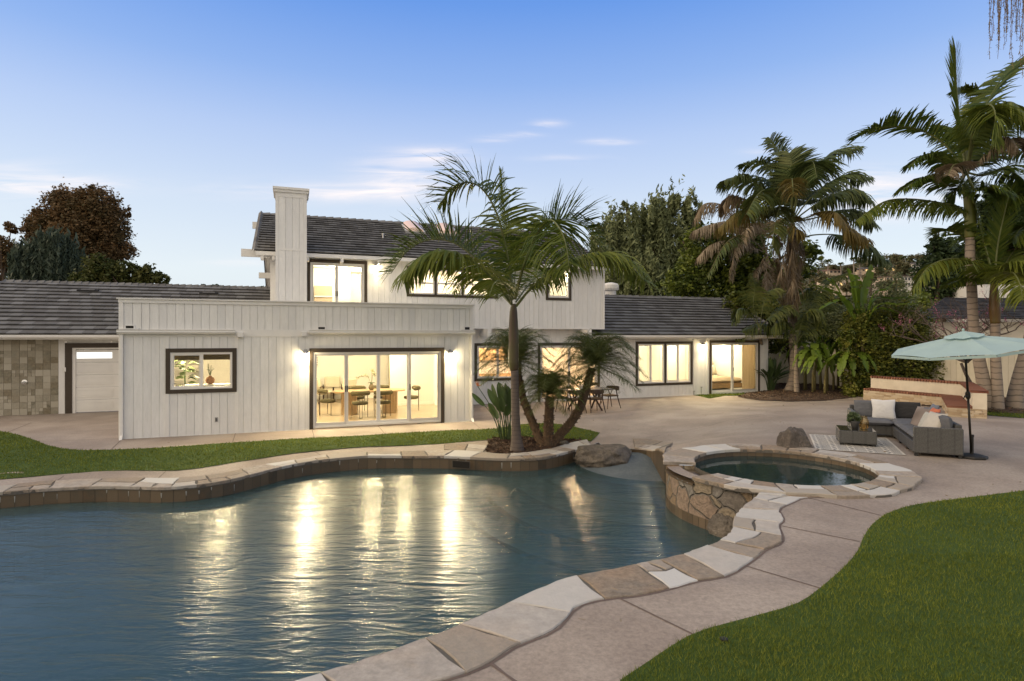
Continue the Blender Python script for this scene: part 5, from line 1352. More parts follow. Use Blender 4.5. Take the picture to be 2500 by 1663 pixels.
# --- bird of paradise
m_bop = PM('paradise_leaf', (.035, .07, .025), (.05, .09, .03), scale=4, rough=.45, tint=(.10, .14, .05), transl=.2, spec=.4)
m_flow = PM('orange_flower', (.55, .20, .05), (.4, .12, .06), rough=.5)
def paddle(mb, P, wid, n=10, mi=0, t=.3, st=.55, cup=.35):
    """a stalk that widens into a paddle leaf from fraction st on"""
    C = catmull(P, n * 2); T = nrm(np.gradient(C, axis=0)); m = len(C); k0 = int(m * st)
    mb.tube([tuple(c) for c in C[:k0 + 2]], [.016 - .007 * i / (k0 + 2) for i in range(k0 + 2)], 6, mi=mi, t=t)
    view = nrm(np.cross(T[k0], np.array([0, 0, 1.]) + 1e-3)); return C, T, k0
def leafblade(mb, C, side, wid, t=.3, mi=0, cup=.3, tear=0):
    C = np.array(C); n = len(C); T = nrm(np.gradient(C, axis=0)); S = nrm(side - T * (T @ side)[:, None] if side.ndim == 1 else side); Nn = np.cross(S, T)
    u = np.linspace(0, 1, n); w_ = wid * np.sin(PI * np.clip(u * .93 + .07, 0, 1)) ** .55 * .5; w_[-1] = .002
    base = len(mb.v)
    for i in range(n):
        for sgn in (-1, -.5, 0, .5, 1): mb.v.append(tuple(C[i] + S[i] * w_[i] * sgn + Nn[i] * w_[i] * cup * (abs(sgn) ** 1.5)))
    for i in range(n - 1):
        for j in range(4):
            if tear and j in (0, 3) and (i * 7 + int(tear)) % 5 == 0: continue
            a = base + i * 5 + j; mb.f.append((a, a + 1, a + 6, a + 5)); mb.m.append(mi); mb.t.append(t + .1 * (j % 2))
b0 = ong(*z4(470, 1195)); bp = empty('bird_of_paradise', b0, 0, 'bird of paradise with upright paddle leaves left of the king palm', 'plant')
mb = MB(); YB = b0.y; rd = random.Random(4)
for (bx, tx, ty, wd_, s0, dy) in ((465, 190, 762, .14, .70, -.3), (470, 335, 850, .16, .6, -.1), (470, 330, 725, .17, .62, 0), (475, 368, 680, .12, .62, .2), (480, 425, 665, .24, .55, 0), (485, 400, 790, .18, .6, -.2), (490, 487, 672, .12, .6, .2), (495, 510, 700, .22, .6, .1), (500, 540, 720, .20, .6, -.1),
                                  (490, 560, 760, .2, .6, .2), (480, 450, 800, .16, .62, -.3), (488, 520, 850, .2, .62, -.35), (478, 380, 900, .15, .6, .3), (500, 600, 820, .18, .62, .35)):
    p0 = Vector(atY(*z4(bx + rd.uniform(-25, 35), 1190), YB)); p2 = Vector(atY(*z4(tx, ty), YB + dy)); p1 = p0.lerp(p2, .5) + Vector(((p0.x - p2.x) * .18, 0, .05))
    C = catmull([p0, p1, p2], 22); k0 = int(22 * s0)
    mb.tube([tuple(c) for c in C[:k0 + 1]], [.016 - .006 * i / k0 for i in range(k0 + 1)], 6, t=.5)
    leafblade(mb, C[k0:], np.array([math.cos(rd.uniform(-.6, .6)), math.sin(rd.uniform(-.6, .6)), 0]), wd_, t=rd.uniform(.1, .7), cup=.4)
mb.v = [tuple(Vector(v) - b0) for v in mb.v]; mb.build('leaf', m_bop, bp, smooth=True)
mb = MB(); p2 = atY(*z4(240, 700), YB - .2); p0 = Vector(atY(*z4(470, 1190), YB)); C = catmull([p0, p0.lerp(p2, .5) + Vector((.1, 0, 0)), p2], 16); mb.tube([tuple(Vector(c) - b0) for c in C], .010, 6)
for dx, dz in ((-.02, .14), (.02, .12), (.05, .08), (-.06, .10), (.1, .02)): q = p2 - b0; mb.tube([tuple(q), tuple(q + Vector((dx * .5, 0, dz * .5))), tuple(q + Vector((dx, 0, dz)))], [.014, .010, .002], 5, mi=1)
mb.build('flower', [m_bop, m_flow], bp)
def bop_bush(o, nl, h, spread, label, seed, wdt=.13):
    rd = random.Random(seed); t = empty('bird_of_paradise', o, 0, label, 'plant'); mb = MB()
    for i in range(nl):
        az = rd.uniform(0, 2 * PI); l = h * rd.uniform(.6, 1.1); s_ = spread * rd.uniform(.2, 1); h_ = Vector((math.cos(az), math.sin(az), 0))
        C = catmull([h_ * .12, h_ * s_ * .4 + Vector((0, 0, l * .55)), h_ * s_ + Vector((0, 0, l * (1 if s_ < spread * .6 else .75)))], 18); k0 = 8
        mb.tube([tuple(c) for c in C[:k0 + 1]], [.018 - .001 * i for i in range(k0 + 1)], 5, t=.4)
        leafblade(mb, C[k0:], np.array([-h_.y + rd.uniform(-.3, .3), h_.x, 0]), wdt * rd.uniform(.8, 1.3), t=rd.random() * .8, cup=.4)
    mb.build('leaf', m_bop, t, smooth=True); return t
r5 = lambda x, y: (1400 + x / 2.8, 440 + y / 2.8)
bop_bush(ong(*r5(1345, 1445)), 70, 1.45, 1.15, 'dark leafy bird of paradise bush beside the bedroom slider', 5)

# --- the tall palms: fronds given as arcs from the heart of the crown
def ztall(x, y): return (1650 + x / 3.136, 300 + y / 3.136)
def crownpalm(base, Y, trunkpts, rad, bmat, fr, label, seed, shaft=None, smat=None, group=None, name='palm_tree'):
    t = empty(name, base, 0, label, 'palm', group)
    trunk(t, [tuple(Vector(base) - Vector((0, 0, .1)))] + trunkpts, rad, bmat)
    if shaft: trunk(t, shaft[0], shaft[1], smat, 'crownshaft')
    k = Fr(seed); fr(k); k.mesh('crown', PMATS, t, base); return t
YT = 24.5
bA = ong(1928, 957); 
def frA(k):
    Y = bA.y; c = (890, 760)
    G_ = lambda L, **kw: k.frond(P3(ztall, L, Y), **kw)
    base_ = dict(n=54, wd=.075, r0=.04, fwd=.55, mi=5, start=.28)
    for L, kw in (([c, (870, 500, .3), (820, 280, .5), (720, 120, .5)], dict(ll=.95, droop=.4, lift=.2, tint=.1)),
                  ([c, (890, 520, -.2), (900, 360, -.6), (870, 230, -.8)], dict(ll=.9, droop=.2, lift=.3, tint=.1)),
                  ([c, (960, 500, .3), (1080, 320, .6), (1220, 230, .6), (1370, 200, .5)], dict(ll=1.05, droop=.8, lift=.1, tint=.05)),
                  ([c, (940, 500, -.6), (1010, 360, -1.2), (1050, 300, -1.8), (1080, 420, -2.3)], dict(ll=1.1, droop=1.0, lift=-.1, tint=.02)),
                  ([c, (1010, 600, 0), (1160, 470, 0), (1300, 400, 0), (1440, 420, 0)], dict(ll=1.0, droop=.9, lift=0, tint=.05)),
                  ([c, (1020, 660, -.4), (1180, 560, -.8), (1340, 520, -1), (1475, 590, -1)], dict(ll=.95, droop=1.1, lift=-.1, tint=.15)),
                  ([c, (1020, 720, -.5), (1130, 680, -1.5), (1230, 690, -2), (1330, 800, -2.2), (1460, 890, -2.3)], dict(ll=1.0, droop=1.2, lift=-.1, tint=.9, mi=3)),
                  ([c, (1060, 730, .5), (1250, 670, 1), (1400, 680, 1), (1520, 780, 1)], dict(ll=.9, droop=1.2, lift=-.1, tint=.3)),
                  ([(920, 900), (1050, 860, .3), (1250, 860, .5), (1450, 920, .5), (1620, 1060, .4)], dict(ll=.95, droop=1.3, lift=-.2, tint=.0, start=.42)),
                  ([c, (800, 560, .3), (740, 400, .5), (660, 300, .5), (520, 310, .4)], dict(ll=.85, droop=.8, lift=.1, tint=.05)),
                  ([c, (780, 620, .2), (640, 480, .4), (500, 410, .4), (370, 440, .3)], dict(ll=1.05, droop=1.0, lift=0, tint=.2)),
                  ([c, (800, 640, -.6), (700, 520, -1.2), (620, 560, -1.7), (540, 700, -2)], dict(ll=1.0, droop=1.1, lift=-.1, tint=.3)),
                  ([c, (760, 680, 0), (620, 640, -.4), (470, 690, -.6), (330, 800, -.6)], dict(ll=1.0, droop=1.3, lift=-.1, tint=.7, mi=3)),
                  ([c, (740, 700, .8), (560, 600, 1.2), (420, 560, 1.4), (360, 640, 1.4)], dict(ll=.95, droop=1.2, lift=-.1, tint=.1, mi=2)),
                  ([c, (830, 700, -.7), (800, 640, -1.4), (760, 780, -2), (740, 950, -2.1)], dict(ll=.8, droop=1.2, lift=-.2, tint=.4)),
                  ([c, (900, 560, -1.2), (890, 430, -2.2), (895, 480, -2.7), (900, 560, -2.9)], dict(ll=.7, droop=1.4, lift=-.1, vee=.6, n=34, jag=.3, tint=.6, mi=3)),
                  ([c, (900, 740, -.9), (895, 720, -1.6), (905, 780, -2.0), (960, 840, -2.1)], dict(ll=.75, droop=1.5, lift=-.1, vee=.6, n=34, jag=.3, tint=.8, mi=3)),
                  ([c, (960, 620, 1.2), (1080, 520, 2), (1200, 560, 2.6)], dict(ll=1.0, droop=.9, tint=.0)), ([c, (830, 600, 1.2), (700, 450, 2), (600, 500, 2.6)], dict(ll=1.0, droop=.9, tint=.0)),
                  ([c, (900, 560, 1.2), (960, 400, 2.2), (1000, 380, 2.9)], dict(ll=1.0, droop=.9, tint=.0))):
        d = dict(base_); d.update(kw); G_(L, **d)
    for L in ([c, (860, 860, -.3), (850, 1000, -.4), (840, 1250, -.4)], [c, (900, 880, -.5), (880, 1050, -.6), (890, 1300, -.5)], [c, (920, 900, -.3), (930, 1050, -.3), (910, 1350, -.3)], [c, (800, 850, -.2), (770, 950, -.3), (790, 1150, -.3)], [c, (860, 900, .3), (880, 1100, .4), (870, 1350, .3)], [c, (940, 880, .2), (950, 1000, .3), (930, 1200, .3)], [(880, 1000), (900, 1150, -.5), (860, 1300, -.5), (870, 1440, -.4)], [(860, 950), (820, 1050, -.5), (800, 1200, -.5), (830, 1380, -.4)], [(900, 1100), (930, 1250, -.4), (900, 1400, -.4), (895, 1500, -.3)]):
        k.frond(P3(ztall, L, Y), ll=.55, n=46, wd=.05, droop=2.0, lift=-.3, fwd=1.4, r0=.03, mi=2, smi=2, tint=.35, tv=.35, start=.1, jag=.35)
crownpalm(bA, bA.y, P3(ztall, [(905, 1900), (885, 1500), (875, 1200), (885, 1000), (890, 770)], bA.y), [.27, .17, .13, .12, .13], m_bt, frA, 'tallest skirted palm at the house end, hung with dead brown fronds', 41)
bB = ong(1884, 925)
def frB(k):
    Y = bB.y; c = (690, 1000)
    base_ = dict(n=46, wd=.07, r0=.035, fwd=.6, mi=2, smi=2, start=.25, tv=.35)
    for L, kw in (([c, (560, 800, 0), (380, 640, 0), (220, 620, 0), (140, 740, 0)], dict(ll=.95, droop=1.5, lift=-.2, tint=.3)),
                  ([c, (580, 880, -.5), (430, 760, -1), (260, 780, -1), (130, 830, -1)], dict(ll=.9, droop=1.5, lift=-.2, tint=.6)),
                  ([c, (560, 940, -.5), (400, 900, -.9), (260, 940, -1), (160, 1040, -1)], dict(ll=.85, droop=1.4, lift=-.2, tint=.8)),
                  ([c, (590, 900, -.8), (470, 870, -1.5), (360, 950, -1.8), (240, 1180, -1.9)], dict(ll=.75, droop=.9, lift=-.1, tint=.3, mi=5)),
                  ([c, (610, 960, -1), (520, 910, -1.6), (450, 980, -1.9), (420, 1200, -2)], dict(ll=.6, droop=1.8, lift=-.2, tint=1)),
                  ([c, (640, 850, -.8), (600, 780, -1.3), (550, 800, -1.6), (520, 920, -1.8)], dict(ll=.8, droop=1.6, tint=.8)),
                  ([c, (720, 850, .3), (760, 760, .5), (820, 800, .5)], dict(ll=.8, droop=1.2, tint=.3)), ([c, (650, 780, .8), (560, 640, 1.2), (440, 600, 1.4)], dict(ll=.9, droop=1.2, tint=.1, mi=5)),
                  ([c, (640, 1100, -.4), (600, 1200, -.6), (580, 1540, -.6)], dict(ll=.4, droop=2, tint=.9, start=.35)),
                  ([c, (720, 1080, -.3), (740, 1200, -.3), (720, 1350, -.3)], dict(ll=.5, droop=2, tint=.4)), ([c, (660, 1080, -.3), (640, 1200, -.3), (650, 1400, -.3)], dict(ll=.5, droop=2, tint=.4)),
                  ([c, (690, 1100, -.4), (700, 1250, -.5), (690, 1420, -.5)], dict(ll=.5, droop=2, tint=.5)), ([c, (760, 1050, .2), (800, 1180, .2), (800, 1300, .2)], dict(ll=.5, droop=2, tint=.3))):
        d = dict(base_); d.update(kw); k.frond(P3(ztall, L, Y), jag=.25, **d)
crownpalm(bB, bB.y, P3(ztall, [(725, 1800), (715, 1650), (690, 1400), (685, 1200), (690, 1000)], bB.y), [.2, .15, .12, .11, .12], m_bt, frB, 'palm behind the bedroom slider, drooping with dry fronds to the left', 42)
# young palms filling below
def youngpalm(base, c, fr, label, seed, ll=.6, mi=5, tint=.4):
    t = empty('young_palm', base, 0, label, 'palm'); k = Fr(seed)
    trunk(t, [tuple(base), tuple(Vector(base).lerp(Vector(c), .5)), tuple(c)], [.12, .09, .06], m_bt)
    for L in fr: k.frond([tuple(c)] + [tuple(q) for q in L], ll=ll, n=44, wd=.05, droop=1.1, lift=-.05, fwd=.6, r0=.02, start=.2, mi=mi, tint=tint, tv=.3)
    k.mesh('crown', PMATS, t, base)
Y1 = bA.y - .6
q5 = lambda L, Y=Y1: [Vector(v) for v in P3(r5, L, Y)]
youngpalm(ong(1945, 962), q5([(1520, 1130)])[0], [q5([(1580, 1040), (1680, 1000), (1780, 1040), (1835, 1150)]), q5([(1560, 980), (1640, 820), (1740, 680), (1860, 640)], Y1 + .5), q5([(1480, 1000), (1400, 960), (1350, 1020)]), q5([(1600, 900, .5), (1640, 780, 1), (1600, 740, 1), (1540, 780, 1)]), q5([(1460, 1050, .3), (1300, 980, .5), (1180, 1010, .5), (1110, 1060, .5)]), q5([(1570, 1000, 1), (1700, 850, 1.5), (1860, 860, 2)]), q5([(1550, 1000, -.3), (1600, 900, -.5), (1660, 900, -.6), (1700, 980, -.6)])], 'young green palm arching at the foot of the tall skirted palm', 51, ll=.75)
youngpalm(ong(1872, 940), q5([(1270, 1010)])[0], [q5([(1200, 900), (1130, 880), (1100, 960)]), q5([(1300, 850), (1340, 760), (1400, 740)]), q5([(1360, 920), (1440, 860), (1520, 900)]), q5([(1230, 860), (1240, 740), (1220, 640)])], 'young palm with loose fronds rising behind the wing roof corner', 52, ll=.6, tint=.5)
# --- right hand group of king palms
zr6 = lambda x, y: (1900 + x / 2.8, y / 2.8)
z7 = lambda x, y: (1900 + x / 2.412, 500 + y / 2.412)
b1 = ong(2415, 1000); Yr = b1.y
def mk(t0, lst, Y, fz, base_):
    def f(k):
        for L, kw in lst:
            d = dict(base_); d.update(kw); k.frond(P3(fz, [t0] + L, Y), **d)
    return f
kb = dict(n=56, wd=.062, droop=.5, lift=.2, fwd=.55, r0=.04, start=.14, tint=.15)
f1 = [([(1250, 900, 0), (1220, 620, 0), (1212, 340, 0)], dict(ll=.75, fwd=2.6, lift=0, droop=-.1, start=.3, wd=.05, tint=.3)),
      ([(1150, 1000, .3), (1000, 900, .5), (820, 865, .5), (680, 880, .5), (560, 930, .5)], dict(ll=.85, lift=.35, droop=.3, n=64, tint=.05)),
      ([(1180, 1160, -.3), (1080, 1070, -.5), (980, 1075, -.5), (890, 1140, -.5)], dict(ll=.5, droop=.8, tint=.1)),
      ([(1180, 1270, -.3), (1080, 1220, -.5), (960, 1230, -.5), (840, 1305, -.5)], dict(ll=.55, droop=.7, tint=.1)),
      ([(1330, 900, 0), (1430, 700, 0), (1540, 520, 0), (1680, 400, 0)], dict(ll=.85, lift=.2, droop=.4, tint=.2)),
      ([(1300, 800, .5), (1400, 640, .8), (1300, 610, 1), (1205, 620, 1)], dict(ll=.45, tint=.5, droop=.4)),
      ([(1360, 900, -.6), (1480, 740, -1), (1600, 700, -1.4), (1700, 800, -1.6)], dict(ll=.95, droop=1.1, lift=-.2, tint=.45)),
      ([(1340, 850, -.8), (1420, 720, -1.4), (1480, 760, -1.9), (1480, 960, -2)], dict(ll=.85, droop=1.1, lift=-.2, tint=.35)),
      ([(1400, 1100, .4), (1550, 1000, .6), (1700, 1050, .7)], dict(ll=.8, droop=.8, tint=.05)),
      ([(1400, 1200, 0), (1530, 1160, 0), (1640, 1200, 0), (1740, 1300, 0)], dict(ll=.8, droop=.7, tint=.05)),
      ([(1260, 1130, -.8), (1200, 1130, -1.3), (1160, 1200, -1.5)], dict(ll=.5, droop=1.2, mi=2, tint=.6)),
      ([(1500, 1000, -.5), (1590, 950, -.8), (1640, 1010, -1)], dict(ll=.6, droop=1.4, mi=2, tint=.4)),
      ([(1380, 1000, 1), (1500, 850, 1.6), (1640, 860, 2)], dict(ll=.8, droop=.7, tint=.0)), ([(1250, 1000, 1), (1200, 880, 1.6), (1150, 900, 2)], dict(ll=.7, droop=.7, tint=.0)),
      ([(1350, 1300, -.5), (1450, 1280, -.8), (1560, 1340, -.9)], dict(ll=.6, droop=.8, tint=.1)), ([(1240, 1270, .6), (1190, 1330, .8), (1160, 1440, .9)], dict(ll=.5, droop=.8, tint=.05))]
f1b = [([(1230, 1420, 0), (1100, 1385, 0), (900, 1360, 0), (720, 1380, 0), (530, 1510, 0)], dict(ll=.62, lift=-.2, droop=1.3, fwd=.25, n=70, wd=.055, tint=.4, start=.12))]
def fr1(k):
    mk((1285, 1180), f1, Yr, zr6, kb)(k); mk((1290, 1500), f1b, Yr, zr6, kb)(k)
G3 = 'tall palms behind the umbrella'
crownpalm(b1, Yr, P3(z7, [(1225, 1120), (1180, 900), (1150, 700), (1140, 500), (1130, 330), (1130, 190)], Yr), [.25, .20, .165, .145, .14, .135, .13], m_bt, fr1, 'tallest right palm, grey ringed trunk leaning left, yellow-green shaft', 61,
          shaft=(P3(z7, [(1130, 195), (1132, 130), (1130, 50), (1115, -60), (1100, -120)], Yr), [.14, .175, .16, .12, .08]), smat=m_shaftg, group=G3)
b2 = ong(2434, 1002)
f2 = [([(1230, 400, -.3), (1120, 330, -.5), (1000, 320, -.5), (880, 370, -.5), (800, 490, -.4)], dict(ll=.7, lift=-.1, droop=.8, tint=.55)),
      ([(1200, 360, .3), (1100, 200, .5), (1010, 150, .5), (960, 180, .5)], dict(ll=.7, lift=.3, droop=.35, tint=.1)),
      ([(1240, 330, 0), (1200, 180, 0), (1160, 0, 0), (1130, -60, 0)], dict(ll=.3, fwd=1.5, tint=.4, start=.4)),
      ([(1290, 250, 0), (1330, 60, 0), (1370, -100, 0)], dict(ll=.5, fwd=2.5, droop=0, lift=0, tint=.2, start=.2)),
      ([(1330, 380, -.5), (1420, 350, -.8), (1490, 400, -1), (1530, 520, -1)], dict(ll=.9, droop=.8, tint=.7)),
      ([(1350, 330, .3), (1430, 230, .5), (1520, 200, .5)], dict(ll=.8, droop=.5, tint=.2)),
      ([(1340, 420, -.8), (1380, 400, -1.2), (1420, 460, -1.6), (1440, 560, -1.8)], dict(ll=.75, droop=1, tint=.8)),
      ([(1200, 420, 0), (1150, 440, 0), (1080, 440, 0), (1000, 470, 0)], dict(ll=.5, droop=.8, tint=.3)),
      ([(1240, 300, .8), (1170, 200, 1.2), (1120, 240, 1.6)], dict(ll=.7, droop=.6, tint=.1)), ([(1340, 250, .8), (1400, 150, 1.2), (1460, 160, 1.5)], dict(ll=.7, droop=.6, tint=.1))]
crownpalm(b2, b2.y, P3(z7, [(1290, 1100), (1282, 950), (1278, 850), (1278, 690)], b2.y), [.20, .155, .14, .13, .125], m_bt, mk((1272, 470), f2, b2.y, z7, kb), 'middle right palm with brown shaft and pale green fronds', 62,
          shaft=(P3(z7, [(1278, 700), (1276, 620), (1272, 540), (1270, 460)], b2.y), [.13, .155, .13, .09]), smat=m_shaftb, group=G3)
b3 = ong(2476, 1000)
crownpalm(b3, b3.y, P3(z7, [(1400, 1100), (1450, 900), (1500, 700), (1540, 400), (1560, 250)], b3.y), [.26, .2, .17, .15, .14, .13], m_bt, mk((1565, 200), [([(1500, 120), (1420, 150), (1380, 220)], dict(tint=.3)), ([(1480, 0), (1400, -60), (1330, 20)], dict(tint=.2)), ([(1600, 0), (1650, -100), (1700, 0)], dict()), ([(1500, 200), (1440, 260), (1410, 380)], dict(mi=2, tint=.5)), ([(1650, 150), (1700, 200), (1750, 300)], dict())], b3.y, z7, dict(kb, ll=.8)), 'rightmost palm trunk leaning out of the frame to the right', 63, group=G3)

# --- leafy trees: thousands of small leaves in clumps on limbs
def leafcloud(lobes, n, size, seed, clump=.35, shell=.55, hang=0, flat=.5, aspect=1.8):
    """lobes: (x,y,z,rx,ry,rz). returns V, tri/quad faces, tint"""
    r = np.random.default_rng(seed); L = np.array(lobes, float); vol = L[:, 3] * L[:, 4] * L[:, 5]; vol = vol ** .8
    nc = max(8, int(n / 55)); li = r.choice(len(L), nc, p=vol / vol.sum())
    d = nrm(r.normal(size=(nc, 3))); rad = shell + (1 - shell) * r.random(nc) ** .5; rad = rad * r.uniform(.8, 1.08, nc)
    C = L[li, :3] + d * rad[:, None] * L[li, 3:6]
    cs = clump * (L[li, 3] * .5 + L[li, 5] * .5) * r.uniform(.5, 1.1, nc); ct = np.clip(r.normal(.4, .28, nc), 0, 1)
    ci = r.integers(0, nc, n); off = r.normal(size=(n, 3)) * .45
    if hang: off[:, 2] = off[:, 2] * (1 + hang) - abs(r.normal(size=n)) * hang * .8; off[:, :2] *= .55
    P = C[ci] + off * cs[ci][:, None]
    a = nrm(r.normal(size=(n, 3)) * np.array([1, 1, flat]) + (np.array([0, 0, -hang * 1.2]))); b = nrm(np.cross(a, r.normal(size=(n, 3))))
    s_ = size * r.uniform(.6, 1.3, n)[:, None]
    V = np.empty((n, 4, 3)); V[:, 0] = P - a * s_ * aspect * .5; V[:, 1] = P + b * s_ * .5; V[:, 2] = P + a * s_ * aspect * .5; V[:, 3] = P - b * s_ * .5
    t = np.clip(ct[ci] + r.normal(0, .15, n), 0, 1)
    return V.reshape(-1, 3), np.arange(4 * n).reshape(-1, 4), t, C
m_trunkb = PM('tree_bark', (.09, .065, .045), (.055, .04, .03), scale=6, rough=.95, bump=.8, bscale=25, bd=.03, stretch=(1, 1, .3))
def tree(name, base, lobes, n, size, mat, label, seed, trunk_r=.25, limbs=8, cat='tree', hang=0, clump=.35, shell=.5, bark_=None, group=None, aspect=1.8, stems=1, flat=.5):
    base = Vector(base); t = empty(name, base, 0, label, cat, group); rl = random.Random(seed + 1); main_ = list(lobes)
    for l in main_:
        for _ in range(3):
            d = Vector((rl.gauss(0, 1), rl.gauss(0, .7), rl.gauss(.15, 1))).normalized(); q = rl.uniform(.22, .42); e_ = rl.uniform(.85, 1.12); lobes = lobes + [(l[0] + d.x * l[3] * e_, l[1] + d.y * l[4] * e_, l[2] + d.z * l[5] * e_, l[3] * q, l[4] * q, l[5] * q)]
    V, Q, tt, C = leafcloud(lobes, n, size, seed, clump, shell, hang, flat, aspect)
    build('crown', V - np.array(base), Q, mat, t, False, None, tt)
    rd = random.Random(seed); mb = MB(); cz = sum(l[2] for l in lobes) / len(lobes); cx = sum(l[0] for l in lobes) / len(lobes) - base.x; cy = sum(l[1] for l in lobes) / len(lobes) - base.y
    for st in range(stems):
        o = Vector((rd.uniform(-.3, .3), rd.uniform(-.3, .3), 0)) if stems > 1 else Vector()
        top = Vector((cx + o.x * 3, cy + o.y * 3, cz - base.z)); mid = top * .5 + Vector((rd.uniform(-.2, .2), rd.uniform(-.2, .2), 0)) * top.z * .2
        mb.tube([tuple(c) for c in catmull([o - Vector((0, 0, .2)), o + mid, top], 12)], [trunk_r * (1 - .06 * i) for i in range(12)], 9)
    for i in range(limbs):
        l = lobes[i % len(lobes)]; e = Vector((l[0], l[1], l[2])) - base + Vector((rd.uniform(-.5, .5) * l[3], rd.uniform(-.5, .5) * l[4], rd.uniform(-.2, .6) * l[5]))
        s_ = Vector((cx, cy, cz - base.z)) * rd.uniform(.45, .9); m_ = s_.lerp(e, .5) + Vector((0, 0, -.15 * (e - s_).length * rd.random()))
        mb.tube([tuple(c) for c in catmull([s_, m_, e], 8)], [trunk_r * .5 * (1 - .11 * j) for j in range(8)], 6)
    mb.build('trunk', bark_ or m_trunkb, t, smooth=True); return t
def leafmat(name, a, b, tint, tr=.25, rough=.6): return PM(name, a, b, scale=.8, rough=rough, tint=tint, transl=tr, spec=.25)
m_l_euc = leafmat('brown_green_leaf', (.105, .072, .035), (.075, .065, .028), (.22, .13, .06))
m_l_blue = leafmat('blue_green_leaf', (.032, .052, .038), (.044, .064, .046), (.09, .115, .08))
m_l_boug = leafmat('bougainvillea_leaf', (.035, .055, .015), (.055, .07, .018), (.12, .12, .035))
m_l_pep = leafmat('pepper_leaf', (.115, .14, .065), (.14, .165, .078), (.26, .29, .14))
m_l_ficus = leafmat('glossy_dark_leaf', (.045, .072, .016), (.062, .092, .02), (.20, .24, .04), rough=.4)
m_l_cit = leafmat('hedge_leaf', (.055, .082, .016), (.075, .105, .02), (.22, .22, .04), rough=.4)
m_l_con = leafmat('conifer_leaf', (.018, .034, .014), (.024, .042, .016), (.055, .085, .030))
m_l_hill = leafmat('hill_leaf', (.075, .085, .04), (.095, .10, .048), (.18, .15, .08), tr=.1)
def L_(px, py, Y, rx, ry=None, rz=None):
    """lobe from its centre pixel, distance and pixel radii"""
    p = atY(px, py, Y); k = Y / F; return (p.x, p.y, p.z, rx * k, (ry or rx) * k * .9, (rz or rx) * k)
zA = lambda x, y: (x / 1.96, 400 + y / 1.96)
def LA(f, L, Y, sc_): return [L_(*f(x, y), Y, rx / sc_, None, rz / sc_) for (x, y, rx, rz) in L]
# left, behind the garage
tree('eucalyptus_tree', (-30, 44, 0), LA(zA, [(330, 230, 110, 110), (470, 220, 100, 100), (540, 290, 80, 100), (220, 300, 90, 80), (400, 330, 150, 100), (580, 400, 60, 60), (500, 430, 100, 60), (160, 340, 50, 70), (300, 180, 60, 50), (440, 150, 50, 40)], 44, 1.96), 60000, .12, m_l_euc, 'big reddish-brown eucalyptus behind the garage roof', 71, .5, 16, clump=.42, shell=.35)
tree('weeping_conifer', (-31, 38, 0), LA(zA, [(130, 480, 60, 110), (220, 450, 70, 110), (310, 470, 70, 120), (380, 530, 60, 80), (90, 540, 50, 80), (270, 390, 60, 50)], 38, 1.96), 24000, .13, m_l_blue, 'blue-green weeping conifer in front of the brown eucalyptus', 72, .3, 8, hang=1.6, clump=.30, shell=.5, aspect=4)
tree('bougainvillea_bush', (-20, 34, 0), LA(zA, [(460, 500, 60, 60), (540, 530, 60, 60), (630, 530, 60, 50), (710, 540, 50, 45), (770, 555, 40, 30), (420, 560, 60, 50)], 36, 1.96), 12000, .13, m_l_boug, 'loose green bougainvillea showing above the left roof ridge', 73, .1, 10, 'bush', clump=.45, shell=.4)
tree('red_leaved_tree', (-35, 40, 0), LA(zA, [(10, 410, 60, 60), (30, 460, 60, 60), (60, 310, 40, 20), (-20, 540, 60, 60)], 42, 1.96), 9000, .11, m_l_euc, 'thin reddish tree at the far left edge', 74, .2, 8, clump=.4)
tree('distant_tree', (-9, 70, 0), [L_(660, 708, 70, 30, 30, 10), L_(640, 706, 70, 16, 16, 8), L_(520, 706, 70, 30, 30, 8)], 1200, .3, m_l_con, 'low dark treetop just showing over the left roof beside the chimney', 75, .2, 3)
# behind the right wing
tree('pepper_tree', (8, 44, 0), [L_(1524, 582, 44, 55, 60, 80), L_(1594, 542, 44, 45, 60, 55), L_(1634, 582, 44, 60, 60, 100), L_(1494, 662, 44, 60, 60, 80), L_(1574, 682, 44, 90, 90, 90), L_(1464, 582, 44, 30, 30, 35), L_(1684, 622, 44, 45, 50, 90), L_(1539, 517, 44, 28, 30, 25), L_(1634, 502, 44, 25, 30, 22), L_(1684, 537, 44, 25, 25, 25)], 42000, .14, m_l_pep, 'large pepper tree rising behind the right wing', 81, .45, 14, hang=.9, clump=.34, shell=.4, aspect=3)
tree('laurel_tree', (13.5, 35, 0), [L_(1720, 620, 35, 55, 60, 70), L_(1790, 640, 35, 60, 60, 70), L_(1680, 690, 35, 60, 60, 40), L_(1760, 710, 35, 80, 60, 50), L_(1850, 700, 35, 60, 60, 80), L_(1830, 600, 35, 50, 50, 70), L_(1960, 640, 35, 30, 40, 60)], 34000, .13, m_l_ficus, 'dark glossy laurel tree behind the skirted palms', 82, .3, 10, clump=.36, shell=.45)
tree('flowering_hedge', (14, 29.5, 0), [L_(1840, 760, 29.5, 50, 40, 40), L_(1790, 740, 29.5, 40, 30, 25), L_(1900, 800, 29.5, 60, 40, 60), L_(1990, 760, 29.5, 60, 40, 60), L_(2050, 800, 29.5, 50, 40, 70)], 16000, .10, m_l_cit, 'yellow-green shrubbery filling in behind the skirted palms', 83, .1, 8, 'bush', clump=.4)
